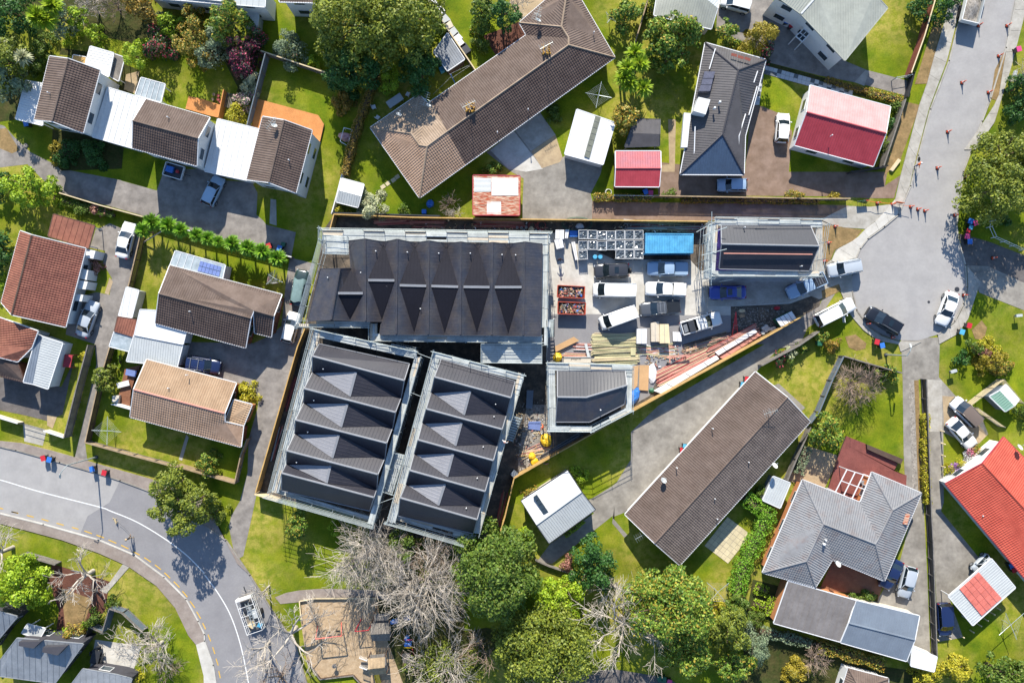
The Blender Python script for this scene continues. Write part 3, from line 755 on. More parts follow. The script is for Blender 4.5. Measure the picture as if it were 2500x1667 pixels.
V = vset('10 a=367,100,2.2 b=490,127,2.2 c=474,285,2.2 d=385,262,2.2')
house('shed', 'small white corrugated garden shed left of the shaded back lawn at the top edge', V, [('abcd', 'rib', 'metal_white')], inset=.1, cat='shed', wall='metal_pale', win=False)
# long brown tiled house across the top middle
V = vset('20 n=1000,210,2.7 m=1065,322,2.7 o=1290,-40,2.7 p=1430,-40,4.4 q=1540,-40,2.7 z=1870,525,2.7 R=1450,412,4.8 S=1450,350,4.6 T=1385,247,4.4 l=195,958,2.7 k=168,947,2.7 y=345,1200,4.8 J=160,1335,4.8 K=90,1325,4.5 X=15,1220,4.3 w=85,862,2.7 u=500,1520,2.7 | 21 h=90,235,2.7 | 10 g=1510,1165,2.7')
V['u'] = V['h'].lerp(V['z'], .235); V['l'] = V['k'].lerp(V['m'], .03)
h = house('brown_tiled_house', 'long brown tiled house set diagonally at the top middle with a beige western end', V,
    [('lmSRy', 'tile', 'tile_brown'), ('klyJK', 'tile', 'tile_beige'), ('yRzu', 'tile', 'tile_dark'), ('Jyuh', 'tile', 'tile_tan'), ('RSTpqz', 'tile', 'tile_brown'), ('nopT', 'tile', 'tile_brown'), ('nTSm', 'tile', 'tile_dark'),
     ('gXKJh', 'tile', 'tile_tan'), ('gwX', 'tile', 'tile_beige'), ('wkKX', 'tile', 'tile_beige')], ridge='tile_beige', inset=.55)
vent(h, '20 1080,1000 800,1208 1680,300', 3.6); antenna(h, '20 1240,490 550,1010', 4.6, .5, 2.6); antenna(h, '20 1165,160', 3.4, 1.2, 1.2); antenna(h, '20 155,920', 3.0, 1.2, .8)
dish(h, '20 1170,215 175,985', 3.5, .36); dish(h, '10 1775,1065', 3.4, .36)
for s in ('20 1245,480', '20 555,1015'):
    b = MB(); p = w1(s, 4.5)
    for k in range(40): b.box((p.x + random.uniform(-.6, .5), p.y + random.uniform(-.3, 1.0), p.z + .2), random.uniform(.04, .2), .1, .5, random.random() * 3)
    b.build('lichen_patch', MATS['lichen'], h, stuff=True)
# white garage, rusty shed, grey shed
V = vset('20 a=1525,1000,2.5 | 30 b=5,1120,2.5 | 20 c=1762,1500,2.4 d=1415,1405,2.4')
h = house('garage', 'white ribbed garage with a mossy clear strip down its roof', V, [('abcd', 'rib', 'metal_white')], wall='metal_white', inset=.1, cat='garage', win=False)
for i in range(7):
    t0, t1 = i / 7, (i + .93) / 7; a, b, c, d = wp('20 1695,1055 1742,1070 1637,1447 1590,1430', 2.57); bb = MB()
    q = [a.lerp(d, t0), b.lerp(c, t0), b.lerp(c, t1), a.lerp(d, t1)]; bb.prism(q[::-1], 2.5, 2.555); bb.build('clear_sheet', M('moss_sheet', '75786a', .3, 1.5, 9.0, .6), h)
V = vset('21 a=580,32,2.3 b=1005,37,2.3 c=1000,392,2.5 d=580,390,2.5')
h = house('rusty_shed', 'iron shed roofed in patches of rust red and pale sheets above the site fence', V, [('abcd', 'flat', 'rust')], wall='timber_redbrown', inset=.08, gut='metal_red', cat='shed', win=False)
for s, m in (('585,50 742,54 742,178 588,182', 'metal_pale'), ('747,52 990,54 990,214 747,214', 'metal_white'), ('590,186 740,182 740,300 590,300', 'rust'), ('745,218 990,218 990,268 745,268', 'rust'), ('590,303 700,303 700,386 590,386', 'rust'), ('704,272 834,272 834,384 704,384', 'metal_white'), ('838,270 990,270 990,386 838,386', 'rust')):
    q = wp('21 ' + s, 2.55); b = MB(); cover(b, [Vector((p.x, p.y, 2.42 + .0 * p.y)) for p in q], 'corr', .0, Vector((1, 0, 0)))
    for i, (x, y, z) in enumerate(b.v): b.v[i] = (x, y, z + .02)
    b.build('roof_sheet', MATS[m], h)
V = vset('20 a=345,305,2.4 b=500,542,2.2 c=345,647,2.2 d=222,478,2.4')
house('shed', 'dark grey ribbed shed in the shade of the big trees behind the brown tiled house', V, [('abcd', 'rib', 'metal_grey')], wall='timber_dark', inset=.1, cat='shed', win=False)
V = vset('11 a=1250,60,1.9 b=1450,113,1.9 e=1422,222,2.3 w=1225,170,2.3 c=1395,322,1.9 d=1200,273,1.9')
house('garden_shed', 'small pale grey gabled garden shed beside the silver leaved tree', V, [('abew', 'rib', 'metal_white'), ('wecd', 'rib', 'metal_pale')], wall='metal_grey', inset=.06, cat='shed', win=False)
# black roofed house with skylights
V = vset('30 a=828,392,2.9 b=1380,547,2.9 N=1130,640,4.9 | 31 c=1180,25,2.9 d=600,22,2.9 | 30 S=985,1225,4.9 e=1192,1240,2.9')
h = house('black_roofed_house', 'house with a black metal hip roof and three skylights', V, [('abN', 'rib', 'metal_black'), ('aNSd', 'rib', 'metal_black'), ('Scd', 'rib', 'metal_bluerust'), ('NbecS', 'rib', 'metal_black')], ridge='gutter_dark', gut='frame_white', inset=.6)
for s in ('820,655 917,657 900,718 806,718', '803,722 897,722 886,776 790,776', '786,780 884,780 871,834 768,834'):
    q = wp('30 ' + s, 3.9); b = MB(); b.prism(q, 3.2, 4.0); b.build('skylight', MATS['skylight'], h)
b = MB(); q = wp('30 768,885 875,910 832,1045 722,1012', 4.6); b.prism(q, 3.0, 4.6); b.build('dormer', MATS['metal_white'], h)
b = MB(); q = wp('30 635,1030 695,1035 665,1345 608,1345', 3.2); b.prism(q, 2.6, 3.25); b.build('lean_to_roof', MATS['metal_white'], h)
vent(h, '30 910,990 958,935', 4.6, .1)
for a, b_ in (('30 920,445,3.6', '30 865,632,3.6'), ('30 735,1155,3.7', '30 725,1478,3.2'), ('30 1195,1040,3.4', '30 1135,1240,3.6'), ('30 1135,1240,3.6', '30 1125,1480,3.2'), ('30 1305,650,3.3', '30 1270,755,3.3'), ('30 1300,790,3.2', '30 1225,1050,3.2')): beam('roof_gutter', h, w1(a), w1(b_), .12, .12, MATS['frame_white'])
for s in ('1065,497 1117,510', '1125,515 1178,532', '1187,530 1240,550'):
    a, b_ = wp('30 ' + s, 4.15); beam('roof_panel', h, a, b_, .35, .04, MATS['timber_redbrown'])
# red and pink roofed house
V = vset('30 a=1785,780,2.8 | 40 b=648,975,2.8 e=607,1217,4.5 | 30 w=1752,1025,4.5 | 40 c=492,1517,2.8 | 30 d=1643,1325,2.8')
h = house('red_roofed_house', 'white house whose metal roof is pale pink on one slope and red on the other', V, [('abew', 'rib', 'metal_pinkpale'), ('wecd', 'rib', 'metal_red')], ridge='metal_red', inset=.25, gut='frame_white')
vent(h, '40 110,1238', 4.2)
# two-storey grey-green roofed house top right
V = vset('30 a=1470,-40,5.0 b=1700,128,5.0 | 40 c=235,552,5.0 d=622,76,5.0 e=500,-60,5.6 | 30 f=1850,-40,5.6')
h = house('grey_roofed_house', 'large two-storey white house with a grey green metal roof at the top right', V, [('abf', 'rib', 'metal_greygreen'), ('bcdef', 'rib', 'metal_greygreen')], ridge=None, inset=.35, storeys=2, gut='metal_greygreen')
beam('barge_flashing', h, V['b'] + Z3 * .06, V['f'] + Z3 * .06, .22, .08, MATS['metal_white'])
q = wp('30 1760,232,2.6 1815,272,2.6 1710,385,2.6 1652,335,2.6')
b = MB(); b.prism(q, 2.5, 2.56); pn = b.build('porch_glass', MATS['glass'], h)
for i in range(4): beam('porch_frame', h, q[i] + Z3 * .06, q[(i + 1) % 4] + Z3 * .06, .12, .12, MATS['frame_white'])
for t in (.33, .66): beam('porch_frame', h, q[0].lerp(q[3], t) + Z3 * .06, q[1].lerp(q[2], t) + Z3 * .06, .08, .1, MATS['frame_white'])
beam('porch_frame', h, q[0].lerp(q[1], .5) + Z3 * .06, q[3].lerp(q[2], .5) + Z3 * .06, .08, .1, MATS['frame_white'])
for p in q: beam('porch_post', h, (p.x, p.y, 0), p, .1, .1, MATS['frame_white'])
V = vset('30 a=392,-60,2.6 b=770,-60,3.6 c=970,-60,2.6 d=940,76,3.4 e=882,266,2.6 f=360,140,2.6')
house('garage', 'grey roofed garage cut by the top edge beside the white people carrier', V, [('abdef', 'rib', 'metal_greygreen'), ('bcd', 'rib', 'metal_pale')], wall='wall_cream', inset=.25, cat='garage', win=False)
V = vset('30 a=10,1380,2.2 b=420,1380,2.2 e=422,1535,2.7 w=13,1535,2.7 | 31 c=408,135,2.2 d=5,132,2.2')
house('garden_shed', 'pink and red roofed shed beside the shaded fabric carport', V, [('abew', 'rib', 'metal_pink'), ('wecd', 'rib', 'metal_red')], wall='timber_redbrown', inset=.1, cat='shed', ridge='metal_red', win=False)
V = vset('30 a=180,1087,2.2 b=415,1092,2.2 e=412,1225,2.6 w=140,1215,2.6 c=410,1330,2.2 d=95,1340,2.2')
house('fabric_carport', 'dark grey fabric carport with sagging folds above the pink and red shed', V, [('abew', 'corr', 'metal_black'), ('wecd', 'corr', 'metal_black')], wall=None, posts=True, cat='carport', gut='steel_dark')
# red tiled house and its neighbours on the left edge
V = vset('01 a=187,538,3.0 r=292,575,4.9 b=782,697,3.0 c=598,1412,3.0 s=108,1300,4.9 d=14,1188,3.0')
h = house('red_tiled_house', 'red brown tiled house with two white cars parked on its drive', V, [('arsd', 'tile', 'tile_rust'), ('rbcs', 'tile', 'tile_red')], ridge='timber_dark', inset=.35)
for s in ('790,700 870,720 850,790 770,780', '740,880 805,895 790,985 725,970', '720,985 800,1000 780,1070 700,1060', '690,1110 760,1120 745,1180 668,1170'):
    q = wp('01 ' + s, 2.3); b = MB(); b.prism(q, 0, 2.3); b.build('bay', MATS['wall_white'], h)
V = vset('01 a=490,385,2.4 b=862,490,2.4 c=806,695,2.5 d=440,583,2.5')
house('carport', 'red ribbed carport roof at the back corner of the red tiled house', V, [('abcd', 'wide', 'tile_rust')], wall=None, posts=True, cat='carport', gut='gutter_brown')
V = vset('01 a=-120,1290,3.0 b=0,1328,3.0 c=345,1450,3.6 | 02 d=290,30,3.0 e=160,160,2.9 f=0,120,4.0 g=-120,90,4.2')
house('orange_tiled_house', 'orange red tiled house with a swept roof corner at the left edge', V, [('abcdefg', 'tile', 'tile_rust')], wall='wall_white', ridge=None, inset=.4, gut='frame_white')
V = vset('02 a=-120,110,3.9 b=0,130,3.8 c=160,168,2.8 d=225,345,2.5 e=-120,260,2.5')
house('lower_roof', 'dark brown tiled lower roof below the swept orange roof', V, [('abcde', 'tile', 'tile_dark')], wall='wall_brick', inset=.3, gut='gutter_brown', cat='house')
V = vset('01 a=385,1500,2.9 b=572,1560,2.6 | 02 c=437,407,2.6 d=300,362,2.9 | 01 e=340,1480,2.9 | 02 f=215,345,2.9')
house('garage', 'steep blue grey ribbed metal annex beside the swept orange roof', V, [('abcd', 'rib', 'metal_pale'), ('eadf', 'rib', 'metal_bluegrey')], wall='wall_white', inset=.15, cat='garage', win=False, gut='frame_white')  # second face is a strip of shade, put into the blue sheet colour
o = thing('planter_shelf', 'red orange wall shelf on the white wall of the metal annex', 'shelf', w1('02 620,160'))
b = MB(); q = wp('02 590,95 662,100 640,212 570,208', 1.2); b.prism(q, 1.05, 1.2); b.build('shelf_top', MATS['metal_red'], o)
for k in (0, 1, 2, 3): beam('leg', o, (q[k].x, q[k].y, 0), (q[k].x, q[k].y, 1.05), .08, .08, MATS['metal_red'])
# brown tiled house in the middle of the left side
V = vset('01 a=1550,852,2.8 | 11 b=702,1117,2.8 e=628,1312,4.2 f=447,1262,4.2 r=418,1332,4.6 | 01 w=1450,1108,4.6 | 12 c=372,32,2.8 | 01 d=1417,1377,2.8 | 11 g=606,1502,2.8 i=455,1465,2.9')
V['f'] = w1('11 447,1262', 4.4)
h = house('brown_tiled_house', 'brown tiled house between the white flat garage and the covered car', V, [('abefrw', 'tile', 'tile_brown'), ('wrcd', 'tile', 'tile_dark'), ('fegi', 'tile', 'tile_dark')], ridge='tile_brown', wall='wall_brick', inset=.4)
vent(h, '01 1735,1270', 4.0)
V = vset('01 a=1600,720,2.5 | 11 b=187,850,2.5 c=160,972,2.7 | 01 d=1552,850,2.7')
h = house('conservatory', 'pale conservatory roof fitted with two rows of blue solar panels', V, [('abcd', 'flat', 'translucent')], wall='frame_white', inset=.08, cat='conservatory', win=False)
A, B, Cc, D = (V[k] for k in 'abcd')
for i in range(6):
    for j in range(2):
        t0, t1, s0, s1 = .52 + i * .07, .52 + i * .07 + .064, .18 + j * .38, .18 + j * .38 + .34
        q = [A.lerp(B, t).lerp(D.lerp(Cc, t), s) + Z3 * .08 for t, s in ((t0, s0), (t1, s0), (t1, s1), (t0, s1))]
        b = MB(); b.prism(q, 2.5, None); b.build('solar_panel', MATS['panel_blue'], h)
for t in (.12, .25, .38): beam('glazing_bar', h, A.lerp(B, t) + Z3 * .03, D.lerp(Cc, t) + Z3 * .03, .05, .05, MATS['frame_white'])
V = vset('01 a=1280,1255,2.6 b=1420,1262,2.6 c=1422,1392,2.6 d=1695,1462,2.6 | 02 e=1668,0,2.6 | 01 f=1228,1482,2.6')
h = house('garage', 'flat bright white garage roof between the two brown tiled houses', V, [('abcdef', 'flat', 'metal_white')], wall='wall_white', inset=.12, cat='garage', win=False)
V = vset('01 a=1224,1486,2.5 | 02 b=1665,4,2.5 c=1615,205,2.4 d=1155,155,2.4')
house('garage', 'white ribbed lower garage roof against the tan tiled house', V, [('abcd', 'rib', 'metal_pale')], wall='wall_white', inset=.12, cat='garage', win=False)
V = vset('01 a=1155,1050,2.1 b=1265,1080,2.1 c=1200,1330,2.1 d=1083,1310,2.1')
house('garden_shed', 'narrow white shed against the drive fence above the brown ribbed roof', V, [('abcd', 'wide', 'metal_white')], wall='metal_pale', inset=.06, cat='shed', win=False)
V = vset('01 a=1075,1320,2.2 b=1245,1347,2.2 c=1222,1502,2.2 d=1045,1450,2.2')
house('lean_to', 'brown ribbed lean-to roof between the white shed and the clear roof', V, [('abcd', 'rib', 'tile_rust')], wall=None, posts=True, cat='lean-to', gut='gutter_brown')
V = vset('01 a=1043,1454,2.1 b=1216,1508,2.1 | 02 c=1180,66,2.1 d=998,20,2.1')
house('lean_to', 'pale clear lean-to roof beside the flat white garage', V, [('abcd', 'flat', 'translucent')], wall=None, posts=True, cat='lean-to')
# tan tiled house
V = vset('02 a=1337,140,2.8 | 12 b=287,355,2.8 e=180,630,4.4 | 02 w=1220,412,4.4 | 12 f=183,708,3.9 g=352,747,2.8 c=330,935,2.8 | 02 d=1187,662,2.8')
h = house('tan_tiled_house', 'tan tiled house with a salmon ridge line and a front lawn with a clothes line', V, [('abew', 'tile', 'tile_tan_light'), ('wefgcd', 'tile', 'tile_tan')], ridge='timber_pink', wall='wall_brick', inset=.4, gut='frame_white')
vent(h, '02 1705,280 1540,400', 3.8); 
V = vset('12 a=265,507,2.9 b=430,550,2.6 c=352,745,2.6 d=182,704,3.4')
house('lean_to', 'tan tiled lean-to roof on the drive end of the tan tiled house', V, [('abcd', 'tile', 'tile_tan_light')], wall='wall_orange', inset=.25, cat='lean-to', gut='frame_white')
# long diagonal house bottom right of the site
V = vset('32 n=1285,252,2.7 N=1577,485,4.5 e=1782,706,2.7 | 33 s=595,492,2.7 S=367,292,4.5 w=97,30,2.7')
h = house('long_tiled_house', 'long weathered brown tiled house set diagonally below the site fence', V, [('nNSw', 'tile', 'tile_brown'), ('NesS', 'tile', 'tile_old')], ridge='tile_brown', inset=.5, gut='frame_white')
vent(h, '32 895,768 568,1125 1220,1073 912,1405', 3.5); vent(h, '33 935,70', 3.0); antenna(h, '32 1395,610', 4.0, .3, 1.3); dish(h, '32 435,1235', 3.0, .42); dish(h, '32 1440,1100', 2.9, .42, mat='metal_white')
antenna(h, '33 240,215', 2.6, .5, .6)
V = vset('22 n=1440,1150,2.5 N=1567,1347,3.2 e=1692,1507,2.5 | 23 s=1272,292,2.5 S=1157,125,3.2 | 22 w=1018,1425,2.5')
h = house('garage', 'pale gabled garage with a dark skylight strip on the lawn south of the site', V, [('nNSw', 'rib', 'metal_white'), ('NesS', 'rib', 'metal_pale')], wall='wall_cream', inset=.2, ridge='metal_pale', cat='garage', gut='steel_dark', win=False)
for i in range(4):
    a, b_, c, d = wp('22 1128,1392 1160,1370 1268,1532 1225,1556', 3.05); t0, t1 = i / 4, (i + .9) / 4
    q = [a.lerp(d, t0), b_.lerp(c, t0), b_.lerp(c, t1), a.lerp(d, t1)]; b = MB(); b.prism(q, 2.75, 3.08); b.build('skylight', MATS['glass'], h)
# grey tiled house with many hips
V = vset('32 A=1715,1236,2.8 | 42 B=375,1442,2.8 C=480,1166,2.8 D=930,1356,2.8 R=667,1511,4.5 | 43 J=510,300,4.5 E=594,636,2.8 F=120,440,2.8 | 43 Q=37,117,4.7 | 33 P=1750,455,4.3 H=1350,560,2.8 G=1832,692,2.8 | 43 I=540,252,4.4')
h = house('grey_tiled_house', 'grey tiled house with several hips and a maroon deck behind it', V, [('AQPH', 'tile', 'tile_grey'), ('ABIJQ', 'tile', 'tile_grey'), ('CRIB', 'tile', 'tile_grey'), ('CDR', 'tile', 'tile_grey'), ('RDEJI', 'tile', 'tile_grey'), ('QJEF', 'tile', 'tile_grey'), ('PHG', 'tile', 'tile_grey'), ('PGFQ', 'tile', 'tile_grey')], ridge='tile_grey', wall='wall_orange', inset=.5, gut='frame_white')
dish(h, '43 145,470', 2.7, .42, mat='metal_white'); vent(h, '43 38,298', 3.9, .12, .3); vent(h, '43 55,262', 4.0, .08)
q = wp('43 785,20 828,30 800,125 760,115', 3.25); b = MB(); b.prism(q, 3.0, 3.3); b.build('skylight', MATS['rust'], h)
pg = thing('pergola', 'white framed open pergola over the inner corner of the maroon deck', 'pergola', w1('42 310,1290'))
A, B, Cc, D = wp('42 250,1140 478,1212 372,1440 145,1345', 2.6)
for t in (0, .5, 1): beam('rafter', pg, A.lerp(D, t), B.lerp(Cc, t), .1, .14, MATS['frame_white'])
for t in (0, .33, .66, 1): beam('rafter', pg, A.lerp(B, t) + Z3 * .08, D.lerp(Cc, t) + Z3 * .08, .1, .14, MATS['frame_white'])
for p in (A, B, Cc, D): beam('post', pg, (p.x, p.y, 0), p, .1, .1, MATS['frame_white'])
cube('heater', thing('patio_heater', 'grey box by the deck under the white pergola', 'box', w1('42 405,1270')), w1('42 405,1270', .5), .7, .8, .7, MATS['metal_grey'], .4)
V = vset('33 a=1585,640,2.8 | 43 b=332,815,2.8 c=200,1192,2.5 | 33 d=1453,1020,2.5')
h = house('garage', 'warm grey flat metal garage roof joined to the bluish gabled garage', V, [('abcd', 'wide', 'metal_warmgrey')], wall='wall_orange', inset=.15, cat='garage', win=False, gut='frame_white')
V = vset('43 a=335,815,2.6 b=912,955,2.6 e=870,1172,3.1 w=270,1020,3.1 c=795,1366,2.6 d=196,1196,2.6')
house('garage', 'bluish grey gabled metal garage at the foot of the shared drive', V, [('abew', 'rib', 'metal_bluegrey'), ('wecd', 'rib', 'metal_bluegrey')], wall='wall_cream', inset=.15, cat='garage', ridge='metal_bluegrey', win=False, gut='frame_white')
V = vset('43 a=850,1240,2.2 b=1072,1330,2.2 c=1046,1462,2.2 d=835,1408,2.2 e=870,1285,2.5 f=1050,1345,2.5')
house('white_shelter', 'small white roofed shelter at the end of the dark boundary fence', V, [('abcd', 'wide', 'metal_white')], wall='metal_white', inset=.08, cat='shed', win=False)
V = vset('43 a=265,1430,2.7 b=628,1525,2.7 c=640,1800,2.7 d=150,1800,2.7 r=370,1620,4.2')
house('small_tiled_house', 'brown tiled hip roof just entering at the bottom right edge', V, [('abr', 'tile', 'tile_brown'), ('bcr', 'tile', 'tile_brown'), ('cdr', 'tile', 'tile_dark'), ('dar', 'tile', 'tile_brown')], ridge='tile_brown', inset=.4)
# orange-red house right edge
V = vset('42 a=1152,1272,2.8 r=1490,1087,4.8 b=1682,848,2.8 c=2190,1370,2.8 s=2240,1900,4.8 d=2300,2650,2.8')
V['d'] = w1('42 2310,2650', 2.8)
h = house('bright_red_tiled_house', 'bright orange red tiled house at the right edge with a flower bed along its front', V, [('arsd', 'tile', 'tile_orange'), ('rbcs', 'tile', 'tile_orange')], ridge='tile_orange', wall='wall_white', inset=.5, gut='metal_red')
dish(h, '42 1790,935', 3.0, .42, mat='metal_white'); vent(h, '43 1480,40', 2.9)
b = MB(); q = wp('42 1140,1230 1530,905 1640,895 1600,940 1480,1080 1170,1255', .3); b.prism(q, 0, .3); b.thing('planter_ledge', MATS['wall_orange'], 'orange planter ledge along the front of the bright red tiled house', 'planter')
V = vset('43 a=1570,437,2.5 b=1787,697,2.5 c=1400,1040,2.4 d=1180,777,2.4')
h = house('carport', 'white carport with a faded red middle section near the right edge', V, [('abcd', 'rib', 'metal_pale')], wall=None, posts=True, cat='carport', gut='frame_white')
A, B, Cc, D = wp('43 1457,557 1667,795 1482,957 1280,712', 2.56)
for i in range(4):
    for j in range(6):
        t0, t1, s0, s1 = i / 4 + .008, (i + 1) / 4 - .008, j / 6 + .005, (j + 1) / 6 - .005
        q = [A.lerp(D, t).lerp(B.lerp(Cc, t), s) for t, s in ((t0, s0), (t1, s0), (t1, s1), (t0, s1))]
        b = MB(); b.prism(q, 2.45, 2.555 + random.uniform(-.01, .01)); b.build('roof_panel', M('panel_red', 'e07a6a', .12, 1.5, 6.0, .6, objr=.1), h)
V = vset('42 a=1702,370,1.9 e=1640,425,2.3 b=1820,505,1.9 f=1760,558,2.3 c=1695,612,1.9 d=1555,477,1.9')
V['e'] = (V['a'] + V['d']) / 2 + Z3 * .4; V['f'] = (V['b'] + V['c']) / 2 + Z3 * .4
house('garden_shed', 'pale green ribbed garden shed inside the trellis fence', V, [('abfe', 'rib', 'metal_white'), ('efcd', 'rib', M('metal_mint', '9cc3a8', .06, .5, 4.0, .5).name)], wall='metal_bluegrey', inset=.08, cat='shed', win=False)
V = vset('32 a=1450,1205,2.0 b=1602,1265,2.0 c=1510,1492,2.0 d=1353,1420,2.0')
house('garden_shed', 'pale ribbed garden shed by the hedge west of the grey tiled house', V, [('abcd', 'rib', 'metal_pale')], wall='metal_grey', inset=.08, cat='shed', win=False)
# dark metal houses bottom left
V = vset('03 a=157,1160,4.6 b=757,1213,4.6 c=500,1568,2.9 d=-10,1500,2.9 e=-60,1440,2.9')
h = house('grey_metal_house', 'grey standing seam roofed house with two box dormers at the bottom left', V, [('abcde', 'wide', 'metal_grey')], wall='wall_dark', inset=.3, gut='metal_grey')
for s in ('165,1195 370,1190 300,1255 165,1232', '385,1245 600,1235 520,1318 378,1288'):
    q = wp('03 ' + s, 5.0); b = MB(); b.prism(q, 3.6, 4.9); dm = b.build('dormer', MATS['wall_dark'], h)
    a = (q[0] + q[1]) / 2 * .6 + (q[2] + q[3]) / 2 * .4; cube('dormer_glass', dm, Vector((a.x - h.location.x, a.y - h.location.y, 4.92)), 2.0, .7, .06, MATS['metal_pale'], -.1)
V = vset('03 a=-150,900,4.6 b=10,920,4.6 c=155,962,4.4 d=0,1150,3.0 e=-150,1300,3.0')
house('grey_metal_house', 'corner of a grey standing seam roof cut by the left edge', V, [('abcde', 'wide', 'metal_grey')], wall='wall_dark', inset=.3, gut='metal_grey')
V = vset('03 a=755,1440,3.2 b=1060,1492,3.2 c=1200,1530,3.0 d=1150,1700,3.0 e=560,1700,3.0')
h = house('grey_metal_house', 'grey flat roof with open slatted canopy at the bottom edge beside the pale patio', V, [('abcde', 'wide', 'metal_grey')], wall='wall_dark', inset=.3, gut='metal_grey')
V = vset('03 a=250,1030,2.4 b=412,1072,2.4 c=360,1165,2.5 d=200,1110,2.5')
house('lean_to', 'small pale lean-to roof dappled with shade above the two box dormers', V, [('abcd', 'flat', 'metal_pale')], wall=None, posts=True, cat='lean-to')
# decks
def deck(name, label, s, mat, along, th=.35, bw=.14):
    p = wp(s); A = wp(along); d = (A[1] - A[0]).normalized(); n = Vector((-d.y, d.x, 0)); c = sum(p, Vector()) / len(p)
    o = thing(name, label, 'deck', (c.x, c.y, 0)); b = MB(); b.prism(p, 0, th - .04); b.build('deck_frame', MATS['timber_dark'], o)
    P = [((q - c).dot(d), (q - c).dot(n)) for q in p]; lo = min(q[1] for q in P); hi = max(q[1] for q in P); t = MB(); y = lo
    while y < hi:
        q = clip2(clip2(P, 1, y, True), 1, y + bw - .012, False)
        if len(q) > 2: t.prism([c + d * a + n * e + Z3 * th for a, e in q], th - .03, th + random.uniform(-.003, .003))
        y += bw
    t.build('deck_boards', MATS[mat], o, stuff=True); return o
deck('timber_deck', 'bright orange timber deck wrapped round the easternmost townhouse', '10 490,910 1040,1058 1092,1140 1060,1280 | 11 1050,-250 | 10 420,1165', 'deck_orange', '10 490,910 1040,1058')
deck('timber_deck', 'pale orange timber deck behind the middle townhouse', '00 1730,885 1867,915 | 10 150,965 130,1080 45,1060 | 00 1700,1000', 'deck_orange', '00 1730,885 1867,915')
deck('maroon_deck', 'large maroon stained deck behind the grey tiled house', '42 240,835 415,905 705,1085 668,1150 785,1190 780,1290 480,1250 375,1440 75,1310 165,1020', 'deck_maroon', '42 240,835 705,1085')
deck('timber_deck', 'brown timber deck beside the tan tiled house with garden seats on it', '02 1150,225 1290,190 1205,420 1195,590 1070,560 1100,440', 'deck_brown', '02 1150,225 1100,440')
# == THE NEW BUILDINGS on the site
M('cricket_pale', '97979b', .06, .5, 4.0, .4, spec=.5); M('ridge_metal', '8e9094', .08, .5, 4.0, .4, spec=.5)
def crickets(root, V, items, kind='seam', pale=True, frac=.76, tt=.48):
    """diamond shaped saddles in each valley: (valley start, valley end, ridge before start/end, ridge after start/end)"""
    for vs, ve, r0s, r0e, r1s, r1e, *tq in items:
        vm = V[vs].lerp(V[ve], tt); a = vm.lerp(V[r0s].lerp(V[r0e], tq[0] if tq else tt), frac); b = vm.lerp(V[r1s].lerp(V[r1e], tq[1] if tq else tt), frac)
        zz = (a.z + b.z) / 2; a.z = b.z = zz
        s0 = V[vs].lerp(V[ve], .03) + Z3 * .03; s1 = V[vs].lerp(V[ve], .97) + Z3 * .03
        for q, m in (([s0, a, b], 'cricket_pale' if pale else 'saddle_dark'), ([s1, b, a], 'membrane' if pale else 'saddle_dark')):  # start half is a paler copy: its bright reflection is put into the colour
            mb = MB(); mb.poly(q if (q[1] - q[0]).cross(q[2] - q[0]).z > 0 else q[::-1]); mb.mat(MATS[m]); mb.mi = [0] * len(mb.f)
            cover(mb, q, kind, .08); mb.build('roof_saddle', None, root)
        beam('saddle_ridge', root, a + Z3 * .1, b + Z3 * .1, .3, .06, MATS['ridge_metal'])
ROWB = vset('12 L0=1045,0,5.2 L1=985,110,7.0 L2=985,258,5.2 L3=910,405,7.0 L4=905,537,5.2 L5=830,690,7.0 L6=825,815,5.2 L7=750,970,7.0 L8=748,1092,5.2 L9=705,1175,6.6 LX=705,1330,4.9 R0=1862,180,5.2 R1=1815,330,7.0 R2=1788,482,5.2 R3=1735,620,7.0 R4=1712,752,5.2 R5=1655,900,7.0 R6=1640,1032,5.2 R7=1575,1185,7.0 R8=1565,1318,5.2 R9=1540,1395,6.6 RX=1500,1515,4.9', rs=1)
def row(label, V):
    k = '0123456789X'
    f = [(['L' + a, 'R' + a, 'R' + b, 'L' + b], 'seam', 'membrane') for a, b in zip(k, k[1:])]
    r = house('terrace_block', label, V, f, wall='wall_dark', inset=.12, gut='ridge_metal', ridge='ridge_metal', cat='building', group='dark roofed terrace blocks under construction', win=False)
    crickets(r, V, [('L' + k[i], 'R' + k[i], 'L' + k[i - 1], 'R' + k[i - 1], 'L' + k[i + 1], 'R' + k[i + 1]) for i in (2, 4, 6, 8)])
    return r
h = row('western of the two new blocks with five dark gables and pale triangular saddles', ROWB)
vent(h, '12 1085,225 1400,260 1000,510 945,797 1245,820 843,1073 1180,1052 1340,375 1170,1237', 5.9)
ROWC = vset('22 L0=290,140,5.2 L1=230,300,7.0 L2=200,442,5.2 L3=155,590,7.0 L4=120,718,5.2 L5=80,872,7.0 L6=45,1002,5.2 L7=5,1150,7.0 L8=-30,1280,5.2 L9=-82,1400,6.8 R0=958,340,5.2 R1=920,487,7.0 R2=880,640,5.2 R3=840,775,7.0 R4=800,912,5.2 R5=760,1058,7.0 R6=725,1195,5.2 R7=685,1340,7.0 R8=645,1475,5.2 | 23 R9=612,77,6.8 RX=578,202,4.9 LX=-100,40,4.9', rs=1)
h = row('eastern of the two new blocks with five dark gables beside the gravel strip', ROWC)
vent(h, '22 518,430 785,545 770,658 518,732 672,933 442,1012 617,1217 365,1290 237,1465 518,1490', 5.9)
